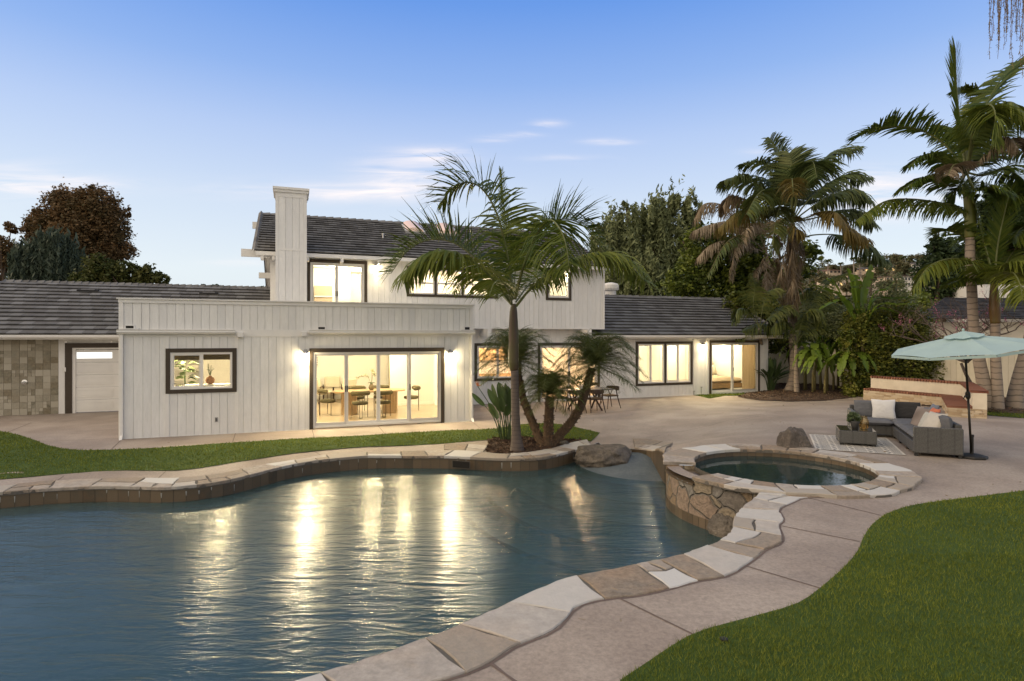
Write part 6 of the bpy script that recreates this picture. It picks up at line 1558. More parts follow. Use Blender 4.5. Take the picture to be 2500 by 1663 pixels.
# the big hedge shrub left of the bench wall
tree('citrus_shrub', atY(2170, 955, 24), [L_(2130, 900, 24, 60, 50, 60), L_(2200, 860, 24, 80, 50, 90), L_(2110, 830, 24, 60, 50, 70), L_(2260, 900, 24, 50, 50, 55), L_(2090, 945, 23.8, 28, 30, 35), L_(2150, 945, 23.6, 60, 40, 34), L_(2070, 905, 24.2, 22, 25, 50), L_(2230, 945, 23.6, 40, 40, 30), L_(2105, 965, 23.6, 40, 30, 20), L_(2295, 850, 24.2, 22, 25, 22), L_(2140, 770, 24.2, 24, 25, 26), L_(2210, 800, 24.2, 60, 50, 60)], 52000, .060, m_l_cit, 'dense round green shrub with yellowing leaves beside the bench wall', 84, .09, 14, 'bush', clump=.36, shell=.6, aspect=1.9, stems=3)
tree('olive_tree', atY(2165, 950, 25.5), [L_(2120, 770, 25, 60, 50, 50), L_(2170, 700, 25, 40, 40, 55), L_(2080, 810, 25, 50, 50, 40), L_(2195, 755, 25, 40, 40, 40), L_(2050, 780, 25, 40, 40, 30)], 9000, .06, m_l_pep, 'thin airy tree above the citrus shrub', 85, .07, 14, clump=.5, shell=.2, stems=2)
# far right conifers
zc = lambda x, y: (2040 + x / 5.124, 460 + y / 5.124)
tree('dark_conifer', (24, 35, 0), [L_(*zc(1290, 640), 36, 14, 20, 26), L_(*zc(1240, 740), 36, 20, 20, 18), L_(*zc(1350, 780), 36, 40, 30, 35), L_(*zc(1330, 1150), 36, 60, 40, 70), L_(*zc(1550, 1150), 36, 60, 40, 80), L_(*zc(1460, 950), 36, 50, 40, 60), L_(2370, 700, 36, 60, 40, 60)], 22000, .13, m_l_con, 'dark conifer behind the neighbour house, left of the tall palms', 86, .3, 8, clump=.34, shell=.5)
tree('dark_cypress', (29, 37, 0), [L_(2430, 500, 37, 40, 40, 30), L_(2480, 480, 37, 40, 40, 40), L_(2420, 570, 37, 50, 40, 60), L_(2490, 600, 37, 50, 40, 80), L_(2450, 650, 37, 60, 40, 50), L_(2520, 540, 37, 50, 40, 80), L_(2475, 470, 37, 20, 20, 20)], 30000, .13, m_l_con, 'big dark evergreen at the right edge behind the palms', 87, .4, 10, clump=.30, shell=.5)
# weeping bare branches in the top right corner
wb = empty('weeping_birch', (19.5, 17.5, .2), 0, 'bare weeping branches hanging into the top right corner', 'tree')
mb = MB(); rd = random.Random(9); o = Vector(wb.location)
lm = Fr(9)
for i in range(75):
    px = rd.uniform(2425, 2620); Yb = 16 + rd.uniform(-1, 1.2); top = atY(px + rd.uniform(-5, 20), -260 + rd.uniform(0, 150), Yb)
    end = 190 - abs(px - 2500) * .6 - rd.uniform(0, 130) if px < 2500 else rd.uniform(40, 200)
    Lp = [top]; x = px; yy = -120
    while yy < end: Lp.append(atY(x, yy, Yb)); yy += 22; x += rd.uniform(-3.5, 3.0)
    C = [tuple(p - o) for p in Lp]; mb.tube(C, [.010 - .006 * j / len(C) for j in range(len(C))], 4, t=rd.random())
    P = np.array([tuple(p) for p in Lp[1:]]); 
    if len(P) < 2: continue
    n = len(P) * 9; q = rng.uniform(0, len(P) - 1, n); k_ = q.astype(int); k_ = np.minimum(k_, len(P) - 2); B = P[k_] + (P[k_ + 1] - P[k_]) * (q - k_)[:, None]
    D = nrm(rng.normal(size=(n, 3)) + np.array([0, 0, -.8])); lm.blades(B, D, rng.uniform(.03, .07, n), np.full(n, .012), np.full(n, .6), 2, 0, rng.random(n))
mb.tube([(0, 0, -.2), (.3, .3, 5), (.2, -.2, 9), (-.8, -1, 12.5), (-1.6, -1.6, 13.2)], [.25, .2, .16, .1, .05], 10)
mb.build('branch', PM('twig', (.16, .11, .07), (.10, .07, .05), scale=9, rough=.9), wb)
lm.mesh('catkin', [PM('catkin', (.16, .13, .05), (.20, .14, .07), scale=9, rough=.9, tint=(.26, .20, .08))], wb, o)
# redbud with bare pink-flowered branches
rb0 = atY(2385, 822, 20.8); rb0.z = .2; rb = empty('redbud_tree', rb0, 0, 'bare-branched redbud with pink blossom behind the umbrella', 'tree')
mb = MB(); fl = Fr(12); rd = random.Random(12)
def grow(p, d, l, r, depth):
    n = 4; pts = [p]
    for i in range(n): d = (d + Vector((rd.uniform(-.3, .3), rd.uniform(-.3, .3), rd.uniform(-.15, .22)))).normalized(); p = p + d * l / n; pts.append(p)
    mb.tube([tuple(q) for q in pts], [r * (1 - .12 * i) for i in range(n + 1)], 5, t=rd.random())
    if depth <= 2 and rd.random() < .08:
        k_ = 26; B = np.array([tuple(pts[rd.randrange(1, n)] + Vector((rd.gauss(0, .035), rd.gauss(0, .035), rd.gauss(0, .04))) + Vector(rb0)) for _ in range(k_)])
        fl.blades(B, nrm(rng.normal(size=(k_, 3))), rng.uniform(.02, .04, k_), np.full(k_, .022), np.zeros(k_), 1, 0, rng.random(k_))
    if depth:
        for _ in range(3 if depth > 2 else rd.choice((2, 3))):
            a = rd.uniform(0, 2 * PI); u = Vector((math.cos(a), math.sin(a), rd.uniform(-.1, .8))).normalized(); grow(pts[rd.choice((2, 3, 4))], (d * .5 + u * .8).normalized(), l * rd.uniform(.6, .85), r * .58, depth - 1)
grow(Vector((0, 0, -.1)), Vector((-.22, 0, 1)), 1.6, .085, 0); top_ = Vector((-.35, 0, 1.4))
for a in range(5):
    th = a * 1.3; grow(top_, Vector((math.cos(th) * .95 - .35, math.sin(th) * .8, .5)).normalized(), 1.3, .05, 4)
mb.build('branch', PM('redbud_bark', (.14, .11, .095), (.09, .07, .06), scale=9, rough=.9), rb)
fl.mesh('blossom', [PM('pink_blossom', (.50, .10, .22), (.42, .12, .25), rough=.7, tint=(.6, .22, .36))], rb, rb0)
# banana plants
m_ban = PM('banana_leaf', (.06, .12, .015), (.085, .15, .018), scale=2, rough=.4, tint=(.20, .28, .035), transl=.4, spec=.4)
m_bans = PM('banana_stem', (.10, .09, .035), (.06, .055, .025), scale=4, rough=.7, stretch=(2, 2, .5), tint=(.20, .17, .07))
def banana(base, h, leaves, label, seed, wd=.55, r=.10, grp=None):
    rd = random.Random(seed); base = Vector(base); t = empty('banana_plant', base, 0, label, 'plant', grp); mb = MB(); top = Vector((rd.uniform(-.2, .2), 0, h))
    mb.tube([(0, 0, -.1), (0, 0, h * .5), tuple(top)], [r, r * .8, r * .55], 10, t=rd.random()); mb.build('stem', m_bans, t, smooth=True)
    lf = MB()
    for (P, w_) in leaves:
        C = catmull([top] + [Vector(q) - base for q in P], 26)
        side = np.cross(C[-1] - C[0], np.array([0, 0, 1.])); 
        if np.linalg.norm(side) < .5: side = np.array([1., .3, 0])
        lf.tube([tuple(c) for c in C[:6]], .02, 5, t=.6); leafblade(lf, C[4:], side / np.linalg.norm(side), w_, t=rd.uniform(.1, .8), cup=.25, tear=seed)
    lf.build('leaf', m_ban, t, smooth=True)
Yb = 24; bb = ong(2085, 975); bb = Vector((atY(2110, 800, Yb).x, Yb, .1))
g7 = lambda L, Y=Yb: [Vector(v) for v in P3(z7, L, Y)]
banana(bb, 2.4, [(g7([(440, 520), (430, 440), (405, 370)]), .42), (g7([(460, 520), (455, 470), (452, 410)]), .62), (g7([(500, 520), (530, 420), (548, 350)]), .45), (g7([(560, 540), (640, 500), (690, 445)], Yb - .5), .45), (g7([(560, 570), (680, 555), (825, 545)], Yb - .3), .4), (g7([(580, 600), (700, 590), (830, 585)], Yb - .6), .4), (g7([(380, 560), (300, 510), (200, 470)]), .45), (g7([(400, 580), (320, 580), (240, 620)], Yb - .4), .45), (g7([(350, 500), (300, 440), (330, 480)], Yb + .4), .4), (g7([(560, 630), (640, 620), (720, 650)], Yb - .6), .4)], 'tall banana plant with broad bright leaves above the green shrub', 3)
rd = random.Random(21); ORD = 'first second third fourth fifth sixth seventh eighth ninth tenth eleventh twelfth thirteenth fourteenth fifteenth'.split()
for i in range(15):
    px = 1950 + i * 10.5 + rd.uniform(-4, 4); b = ong(px, 968 - rd.uniform(0, 14)); h = rd.uniform(1.2, 2.2); top = b + Vector((0, 0, h)); lv = []
    for j in range(rd.choice((4, 5, 6))):
        a = rd.uniform(0, 2 * PI); l = rd.uniform(.6, 1.1); d = Vector((math.cos(a), math.sin(a), 0)); lv.append(([top + d * l * .35 + Vector((0, 0, .3)), top + d * l * .8 + Vector((0, 0, .1)), top + d * l * 1.15 + Vector((0, 0, -.45))], rd.uniform(.2, .32)))
    where = 'left end' if i < 5 else 'middle' if i < 10 else 'right end'
    banana(b, h, lv, 'thin banana plant, %s from the left in the grove by the fence' % ORD[i], 100 + i, r=.06, grp='thin banana stems in front of the pale fence')

# ------------------------------------------------------------------ garden furniture, rocks, neighbours
def zs(x, y): return (2000 + x / 4.714, 880 + y / 4.714)
AX = Vector((.917, -.40, 0)).normalized(); AY = Vector((.40, .917, 0)).normalized(); AZ = math.atan2(AX.y, AX.x)
def wicker(name='grey_wicker', c1=(.085, .085, .082), c2=(.04, .04, .04), sc_=26):
    m, nt = newmat(name); L = nt.links.new
    out = N(nt, 'ShaderNodeOutputMaterial'); p = N(nt, 'ShaderNodeBsdfPrincipled'); p.inputs['Roughness'].default_value = .55
    tc = N(nt, 'ShaderNodeTexCoord'); sp = N(nt, 'ShaderNodeSeparateXYZ'); L(tc.outputs['Object'], sp.inputs[0])
    def m_(op, a, b=None):
        n = N(nt, 'ShaderNodeMath', operation=op)
        for i, q in enumerate((a, b)):
            if q is None: continue
            if isinstance(q, (int, float)): n.inputs[i].default_value = q
            else: L(q, n.inputs[i])
        return n.outputs[0]
    h = m_('ADD', sp.outputs[0], sp.outputs[1])
    row = m_('FLOOR', m_('MULTIPLY', sp.outputs[2], 90)); sh = m_('MULTIPLY', m_('MODULO', row, 2), PI)
    a = m_('SINE', m_('ADD', m_('MULTIPLY', h, 2 * PI * 20), sh)); b = m_('SINE', m_('MULTIPLY', sp.outputs[2], 2 * PI * 45))
    band = m_('LESS_THAN', m_('FRACT', m_('MULTIPLY', h, 4.5)), .16)
    nz = N(nt, 'ShaderNodeTexNoise', i_Scale=40, i_Detail=3); L(tc.outputs['Object'], nz.inputs[0])
    v = m_('ADD', m_('MULTIPLY', m_('ADD', a, b), .25), m_('MULTIPLY', nz.outputs[0], .7)); v = m_('SUBTRACT', v, m_('MULTIPLY', band, .15))
    mx = N(nt, 'ShaderNodeMixRGB'); mx.use_clamp = True; L(v, mx.inputs[0]); mx.inputs[1].default_value = tuple(c2) + (1,); mx.inputs[2].default_value = tuple(q * 1.9 for q in c1) + (1,)
    L(mx.outputs[0], p.inputs['Base Color']); bp_ = N(nt, 'ShaderNodeBump', i_Strength=.9, i_Distance=.012); L(v, bp_.inputs['Height']); L(bp_.outputs[0], p.inputs['Normal']); L(p.outputs[0], out.inputs[0]); return m
m_wick = wicker()
m_cush = PM('grey_cushion', (.13, .135, .15), (.11, .115, .13), scale=8, rough=.9, bump=.25, bscale=12, bd=.02)
m_cushd = PM('dark_cushion', (.035, .035, .037), rough=.9, bump=.25, bscale=12, bd=.02)
m_foot = PM('black_foot', (.02, .02, .02), rough=.6)
def cushion(w_, d_, h_, puff=.35, n=9, e=.12, wr=.004, seed=0, corner=0):
    """puffy cushion centred at 0, z from -h/2 to h/2; corner>0 pulls the corners out like a throw pillow"""
    rd = np.random.default_rng(seed); V = []; F_ = []; n2 = n * 2
    for side in (1, -1):
        b = len(V)
        for i in range(n2 + 1):
            for j in range(n2 + 1):
                u, v = -1 + i / n, -1 + j / n
                k = (1 - abs(u) ** (2.5 if corner else 7)) * (1 - abs(v) ** (2.5 if corner else 7)); k = max(k, 0) ** (.5 if corner else .3)
                q = 1.0
                if corner: q = 1 - corner * (1 - abs(u * v)) * max(abs(u), abs(v)) ** 4
                V.append((u * q * w_ / 2, v * q * d_ / 2, side * h_ / 2 * k + rd.normal(0, wr) * k))
        for i in range(n2):
            for j in range(n2):
                a = b + i * (n2 + 1) + j; f = (a, a + n2 + 1, a + n2 + 2, a + 1); F_.append(f if side > 0 else f[::-1])
    return V, F_
def addcush(par, name, mat, M, w_, d_, h_, seed=0, **kw):
    V, F_ = cushion(w_, d_, h_, seed=seed, **kw); return build(name, np.array([tuple(M @ Vector(v)) for v in V]), F_, mat, par, True)
GZ = .3
def G3_(x, y): return Vector((x, y, g(x, y)))
so = G3_(7.41, 10.95); sofa = empty('sectional_sofa', so, AZ, 'grey wicker corner sofa with grey cushions on the patio behind the spa', 'sofa')
T_ = Matrix.Translation; sofa.scale = (.9, 1, 1)
def rotz(a): return Matrix.Rotation(a, 4, 'Z')
def rotx(a): return Matrix.Rotation(a, 4, 'X')
def roty(a): return Matrix.Rotation(a, 4, 'Y')
# local x = right (B), y = back (A)
mb = MB(); mb.rbox(0, .84, 0, .10, .06, .54, .015); mb.build('armrest', m_wick, sofa)
for i in range(3): mb = MB(); mb.rbox(0, .84, .105 + i * .68, .10 + (i + 1) * .68, .06, .26, .01); mb.build('base', m_wick, sofa)
mb = MB(); mb.rbox(.74, .84, .105, 2.85, .265, .60, .012); mb.build('back_frame', m_wick, sofa)
mb = MB(); mb.rbox(-.82, .735, 2.76, 2.86, .265, .62, .012); mb.build('back_frame', m_wick, sofa)
mb = MB(); mb.rbox(-.76, .84, 2.145, 2.755, .06, .26, .01); mb.build('base', m_wick, sofa)
mb = MB(); mb.rbox(-.87, -.77, 2.03, 2.86, .06, .54, .012); mb.build('armrest', m_wick, sofa)
for i in range(3): addcush(sofa, 'seat_cushion', m_cush, T_((.38, .44 + i * .68, .325)), .72, .66, .13, seed=i)
addcush(sofa, 'seat_cushion', m_cush, T_((-.37, 2.40, .325)), .76, .70, .13, seed=5); addcush(sofa, 'seat_cushion', m_cush, T_((.38, 2.42, .325)), .72, .64, .13, seed=6)
for i in range(3): addcush(sofa, 'back_cushion', m_cush, T_((.66, .46 + i * .62, .54)) @ roty(R(80)), .36, .58, .15, seed=10 + i)
addcush(sofa, 'back_cushion', m_cush, T_((-.38, 2.66, .555)) @ rotx(R(80)), .72, .38, .15, seed=15); addcush(sofa, 'back_cushion', m_cushd, T_((.36, 2.66, .555)) @ rotx(R(80)), .66, .38, .15, seed=16)
for (x, y) in ((.05, .05), (.79, .05), (.05, .78), (.05, 1.46), (.05, 2.1), (-.7, 2.2), (-.82, 2.08), (.79, 2.8), (-.82, 2.8)): mb = MB(); mb.box(x - .03, x + .03, y - .03, y + .03, 0, .06); mb.build('foot', m_foot, sofa)
def pillow(p, rz, rx, w_, label, mat, seed, h=.13):
    M = T_(so) @ rotz(AZ) @ T_((p[0] * .9, p[1], p[2])); o = M.translation; t = bpy.data.objects
    V, F_ = cushion(w_, w_, h, corner=.10, seed=seed, wr=.003); Mr = rotz(AZ + rz) @ rotx(rx)
    ob = build('throw_pillow', np.array([tuple(Mr @ Vector(v)) for v in V]), F_, mat, None, True); ob.location = o
    tag(ob, label, 'pillow', 'throw pillows on the corner sofa')
m_pw = PM('white_cotton', (.62, .62, .62), (.55, .55, .56), scale=6, rough=.9, bump=.3, bscale=9, bd=.03)
pillow((-.12, 2.50, .57), 0, R(75), .47, 'white square throw pillow leaning on the back of the corner sofa', m_pw, 1)
pillow((.50, 1.75, .53), R(-72), R(68), .42, 'cream and charcoal patterned pillow at the far end of the row', PM('cream_print', (.50, .47, .42), (.20, .19, .18), scale=5, rough=.9, detail=1), 2)
pillow((.46, 1.50, .54), R(-62), R(66), .46, 'brown and taupe colour-blocked pillow between the two cream ones', PM('taupe_print', (.14, .115, .10), (.26, .22, .20), scale=3, rough=.9, detail=0), 3)
pillow((.46, 1.02, .52), R(-70), R(64), .40, 'pale grey textured pillow in front of the orange one', PM('pale_weave', (.38, .38, .35), (.50, .50, .46), scale=40, rough=.9, bump=.4, bscale=60), 4)
pillow((.60, 1.16, .62), R(-80), R(70), .34, 'small coral orange pillow on the corner sofa', PM('coral_cloth', (.55, .18, .10), (.48, .15, .09), scale=8, rough=.9), 5)
pillow((.50, .72, .54), R(-64), R(60), .46, 'large off-white pillow nearest the front arm of the sofa', PM('offwhite_cloth', (.52, .50, .46), (.46, .44, .40), scale=6, rough=.9, bump=.3, bscale=9, bd=.03), 6, .16)
pillow((.66, 1.42, .66), R(-85), R(75), .36, 'slate blue pillow standing behind the taupe one', PM('slate_cloth', (.16, .18, .22), rough=.9), 7)
# coffee table
co_ = G3_(6.63, 12.03); ct = empty('coffee_table', co_, AZ, 'low grey wicker coffee table with a dark glass top on the rug', 'table')
mb = MB(); mb.rbox(0, .66, 0, .76, .05, .30, .012); mb.build('body', m_wick, ct)
mb = MB(); mb.rbox(.01, .65, .01, .75, .304, .312, .003); mb.build('tabletop', PM('dark_glass', (.03, .03, .028), rough=.08, spec=.8), ct)
for (x, y) in ((.05, .05), (.61, .05), (.05, .71), (.61, .71)): mb = MB(); mb.box(x - .035, x + .035, y - .035, y + .035, .012, .05); mb.build('foot', m_foot, ct)
m_herb = leafmat('herb_leaf', (.06, .09, .04), (.08, .11, .05), (.13, .17, .08))
pp = co_ + AX * .30 + AY * .22 + Vector((0, 0, .312)); t = empty('potted_plant', pp, 0, 'small leafy plant in a dark pot on the coffee table', 'plant')
mb = MB(); mb.lathe([(.055, 0), (.085, .15), (.09, .17), (.08, .17), (.07, .13)], n=20); mb.build('pot', PM('grey_pot', (.06, .06, .06), rough=.6), t, smooth=True)
V, Q, tt, _ = leafcloud([(pp.x, pp.y, pp.z + .26, .13, .13, .10), (pp.x - .03, pp.y, pp.z + .20, .13, .13, .07)], 1500, .022, 3, .4, .3)
build('foliage', V - np.array(pp), Q, m_herb, t, False, None, tt)
lp = co_ + AX * .47 + AY * .34 + Vector((0, 0, .312)); t = empty('glass_lantern', lp, 0, 'gold-tinted glass hurricane vase behind the pot on the coffee table', 'lantern')
gm, nt = newmat('amber_glass'); o_ = N(nt, 'ShaderNodeOutputMaterial'); a1 = N(nt, 'ShaderNodeBsdfTransparent'); a1.inputs[0].default_value = (.9, .78, .55, 1); a2 = N(nt, 'ShaderNodeBsdfGlossy'); a2.inputs[0].default_value = (.9, .75, .5, 1); a2.inputs['Roughness'].default_value = .1; ms_ = N(nt, 'ShaderNodeMixShader', i_Fac=.15); nt.links.new(a1.outputs[0], ms_.inputs[1]); nt.links.new(a2.outputs[0], ms_.inputs[2]); nt.links.new(ms_.outputs[0], o_.inputs[0])
mb = MB(); mb.lathe([(.07, 0), (.095, .08), (.09, .17), (.06, .24), (.065, .26)], n=20, cap=False); mb.build('glass', gm, t, smooth=True)
mb = MB(); mb.lathe([(.07, .0), (.075, .012), (.07, .02)], n=20); mb.lathe([(.035, .02), (.035, .11)], n=14); mb.build('base', PM('brass', (.45, .33, .15), rough=.35, metal=.8), t)
# rug with a woven pattern
def rugmat():
    m, nt = newmat('patterned_rug'); L = nt.links.new
    out = N(nt, 'ShaderNodeOutputMaterial'); p = N(nt, 'ShaderNodeBsdfPrincipled'); p.inputs['Roughness'].default_value = .95
    tc = N(nt, 'ShaderNodeTexCoord'); sp = N(nt, 'ShaderNodeSeparateXYZ'); L(tc.outputs['Object'], sp.inputs[0])
    def m_(op, a, b=None, c=None):
        n = N(nt, 'ShaderNodeMath', operation=op)
        for i, q in enumerate((a, b, c)):
            if q is None: continue
            if isinstance(q, (int, float)): n.inputs[i].default_value = q
            else: L(q, n.inputs[i])
        return n.outputs[0]
    x, y = sp.outputs[0], sp.outputs[1]
    bw = .30; fx = m_('FRACT', m_('MULTIPLY', x, 1 / bw))            # bands across the width, 0..1
    tri = lambda v: m_('ABSOLUTE', m_('SUBTRACT', m_('MULTIPLY', m_('FRACT', v), 2), 1))
    # zone a (0-.38): big zigzag with dots;  zone b (.38-.5) and (.88-1): fine lines;  zone c (.5-.88): chevrons
    zz = m_('ABSOLUTE', m_('SUBTRACT', m_('MULTIPLY', fx, 2.6), m_('ADD', m_('MULTIPLY', tri(m_('MULTIPLY', y, 5.5)), .62), .18)))
    za = m_('LESS_THAN', zz, .14)
    ina = m_('LESS_THAN', fx, .38)
    lines = m_('LESS_THAN', m_('FRACT', m_('MULTIPLY', fx, 24)), .42)
    inc = m_('MULTIPLY', m_('GREATER_THAN', fx, .52), m_('LESS_THAN', fx, .86))
    cx = m_('ABSOLUTE', m_('SUBTRACT', fx, .69)); chev = m_('LESS_THAN', m_('FRACT', m_('ADD', m_('MULTIPLY', y, 16), m_('MULTIPLY', cx, 5))), .4)
    v = m_('ADD', m_('MULTIPLY', ina, za), m_('MULTIPLY', m_('SUBTRACT', 1, ina), m_('ADD', m_('MULTIPLY', inc, chev), m_('MULTIPLY', m_('SUBTRACT', 1, inc), lines))))
    edge = m_('MULTIPLY', m_('MULTIPLY', m_('GREATER_THAN', x, .035), m_('LESS_THAN', x, 1.465)), m_('MULTIPLY', m_('GREATER_THAN', y, .035), m_('LESS_THAN', y, 2.015)))
    v = m_('MULTIPLY', v, edge)
    mx = N(nt, 'ShaderNodeMixRGB'); L(v, mx.inputs[0]); mx.inputs[1].default_value = (.52, .49, .44, 1); mx.inputs[2].default_value = (.055, .06, .075, 1); L(mx.outputs[0], p.inputs['Base Color']); L(p.outputs[0], out.inputs[0]); return m
ro = G3_(5.91, 11.58); mb = MB()
n = 12
for i in range(n):
    for j in range(n):
        pass
vs = []; M = T_(ro) @ rotz(AZ)
for i in range(n + 1):
    for j in range(n + 1):
        p = M @ Vector((1.5 * i / n, 2.05 * j / n, 0)); z = g(p.x, p.y) - ro.z + .012 + .002 * math.sin(i * 1.7 + j); vs.append((1.5 * i / n, 2.05 * j / n, z))
fs = [(i * (n + 1) + j, (i + 1) * (n + 1) + j, (i + 1) * (n + 1) + j + 1, i * (n + 1) + j + 1) for i in range(n) for j in range(n)]
ro_ = build('rug', np.array(vs), fs, rugmat(), None); ro_.location = ro; ro_.rotation_euler = (0, 0, AZ); tag(ro_, 'black and white geometric outdoor rug under the coffee table', 'rug')
# umbrella
ub = G3_(8.36, 10.80); um = empty('patio_umbrella', ub, 0, 'pale teal patio umbrella tilted over the corner sofa, on a black stand', 'umbrella')
m_um = PM('teal_canvas', (.42, .57, .58), (.39, .53, .54), scale=3, rough=.85, transl=.3, bump=.1, bscale=8); m_pole = PM('dark_pole', (.02, .018, .014), rough=.4, metal=.3)
mb = MB(); mb.lathe([(.235, 0), (.245, .02), (.235, .045), (.16, .065), (.05, .075)], n=8, M=rotz(.3)); mb.lathe([(.03, .07), (.03, .38), (.036, .38), (.036, .42)], n=14); mb.build('base', m_foot, um)
Mt = roty(R(-5.8)) @ rotx(R(3)); 
mb = MB(); mb.tube([(0, 0, .1), (0, 0, 1.15)], .019, 12); mb.tube([(0, 0, 1.15), (0, 0, 2.26)], .019, 12); mb.v = [tuple(Mt @ Vector(v)) for v in mb.v]; mb.build('pole', m_pole, um, smooth=True)
mb = MB(); mb.lathe([(.024, 0), (.04, .03), (.04, .11), (.024, .14)], (0, 0, 1.08), 12); mb.tube([(-.03, -.04, 1.14), (-.10, -.06, 1.16), (-.13, -.06, 1.10)], .010, 6); mb.v = [tuple(Mt @ Vector(v)) for v in mb.v]; mb.build('crank', m_pole, um)
RC = 1.17; hz = 2.27; rz_ = 2.03; A8 = [R(22.5 + 45 * i + 5) for i in range(8)]
Mc = T_(Mt @ Vector((0, 0, 2.1))) @ roty(R(-8)) @ rotx(R(2)) @ T_((0, 0, -2.1))
mb = MB(); nr = 8
def cz(r, f): return hz - .02 - (hz - rz_) * (r ** 1.12) - .035 * math.sin(PI * r) * f
for i in range(8):
    for j in range(nr):
        for k in range(6):
            def PP(jr, kr):
                r = .02 + .98 * jr / nr; q = kr / 6; a, b = A8[i], A8[(i + 1) % 8]
                x = (math.cos(a) * (1 - q) + math.cos(b) * q) * RC * r; y = (math.sin(a) * (1 - q) + math.sin(b) * q) * RC * r
                s_ = math.sin(PI * q); return (x * (1 - .015 * s_ * r), y * (1 - .015 * s_ * r), cz(r, s_) + .012 * s_ * r)
            mb.add([PP(j, k), PP(j + 1, k), PP(j + 1, k + 1), PP(j, k + 1)], [(0, 1, 2, 3)])
    a, b = A8[i], A8[(i + 1) % 8]; e0 = Vector((math.cos(a) * RC, math.sin(a) * RC, cz(1, 0))); e1 = Vector((math.cos(b) * RC, math.sin(b) * RC, cz(1, 0)))
    mb.add([tuple(e0), tuple(e1), tuple(e1 - Vector((0, 0, .045))), tuple(e0 - Vector((0, 0, .045)))], [(0, 1, 2, 3)])
mb.v = [tuple(Mc @ Vector(v)) for v in mb.v]; mb.build('canopy', m_um, um, smooth=False)
mb = MB()
for i in range(8):
    a, b = A8[i], A8[(i + 1) % 8]
    def QQ(r, th): return (math.cos(th) * RC * r, math.sin(th) * RC * r, cz(r, 0) + .035)
    m_ = (QQ(.27, a)[0] * .5 + QQ(.27, b)[0] * .5, QQ(.27, a)[1] * .5 + QQ(.27, b)[1] * .5, QQ(.27, a)[2] - .02)
    mb.add([(0, 0, hz + .05), QQ(.27, a), m_, QQ(.27, b)], [(0, 1, 2), (0, 2, 3)])
mb.lathe([(.02, 0), (.02, .05), (.005, .07)], (0, 0, hz + .03), 8); mb.v = [tuple(Mc @ Vector(v)) for v in mb.v]; mb.build('vent', m_um, um)
for i in range(8):
    mb = MB(); a = A8[i]; mb.tube([(math.cos(a) * RC * r, math.sin(a) * RC * r, cz(r, 0) - .02) for r in (.03, .5, 1.0)], .008, 6); mb.tube([(0, 0, 1.78), (math.cos(a) * RC * .5, math.sin(a) * RC * .5, cz(.5, 0) - .025)], .006, 6)
    mb.v = [tuple(Mc @ Vector(v)) for v in mb.v]; mb.build('rib', m_pole, um)
# rocks
def rockmat(name, a, b, c3, lime=None):
    return PM(name, a, b, scale=9, rough=.85, bump=1, bscale=14, bd=.06, speck=.3, ss=30, c4=(.07, .06, .05), s4=3, f4=.6, c3=c3, s3=1.8, f3=.6, detail=10)
def rock(name, c, r, seed, mat, label, rz=0, flat=.0, parent=None):
    import bmesh
    bm = bmesh.new(); bmesh.ops.create_icosphere(bm, subdivisions=5, radius=1)
    from mathutils import noise
    rd = random.Random(seed); off = Vector((rd.random() * 9, rd.random() * 9, rd.random() * 9))
    pl = [(Vector((rd.gauss(0, 1), rd.gauss(0, 1), rd.gauss(0, .8))).normalized(), rd.uniform(.72, .92)) for _ in range(9)]
    for v in bm.verts:
        p = v.co.copy(); k = 1 + .22 * noise.noise(p * 1.1 + off) + .10 * noise.noise(p * 2.7 + off) + .09 * noise.noise(p * 4.5 + off) + .05 * noise.noise(p * 10 + off) + .02 * noise.noise(p * 22 + off) + .012 * noise.noise(p * 30 + off); p = p * k
        for n_, d_ in pl:
            e = p.dot(n_) - d_
            if e > 0: p -= n_ * e * .85
        if flat and p.z > flat: p.z = flat + (p.z - flat) * .25
        v.co = Vector((p.x * r[0], p.y * r[1], p.z * r[2]))
    me = bpy.data.meshes.new(name); bm.to_mesh(me); bm.free(); me.materials.append(mat)
    for q in me.polygons: q.use_smooth = True
    o = bpy.data.objects.new(name, me); link(o, parent); o.location = c; o.rotation_euler = (0, 0, rz)
    if not parent: tag(o, label, 'rock')
    return o
m_rock = rockmat('brown_boulder', (.15, .132, .112), (.07, .063, .055), (.22, .19, .155)); m_rock2 = rockmat('grey_boulder', (.13, .11, .098), (.065, .057, .05), (.18, .155, .13))
bc = atY(1478, 1078, 13.55); rock('boulder', Vector((bc.x, bc.y, -.24)), (.76, .52, .36), 5, m_rock, 'large flat-topped brown boulder at the pool edge beside the palm bed', .1, flat=.62)
bc = ong(1943, 1097); rock('boulder', Vector((bc.x, bc.y + .12, bc.z + .03)), (.38, .30, .36), 8, m_rock2, 'small rounded boulder on the spa rim near the rug', .4)
bc = ong(*z4(1010, 1232)); rock('stone', Vector((bc.x, bc.y + .05, bc.z + .03)), (.14, .09, .10), 11, m_rock, 'small pale stone in the mulch at the foot of the pygmy palms')
c_ = SPA + Vector((math.cos(R(222)), math.sin(R(222)))) * 1.88
rk = rock('wall_boulder', (c_.x - SPA.x, c_.y - SPA.y, .08), (.26, .15, .24), 15, m_rock, '', R(222 + 90), parent=spa_t)
for i, (a, r_) in enumerate(((236, .22),)): 
    c_ = SPA + Vector((math.cos(R(a)), math.sin(R(a)))) * 1.88; rock('wall_boulder', (c_.x - SPA.x, c_.y - SPA.y, .18), (r_, .12, .30), 16 + i, m_rock, '', R(a + 90), parent=spa_t)
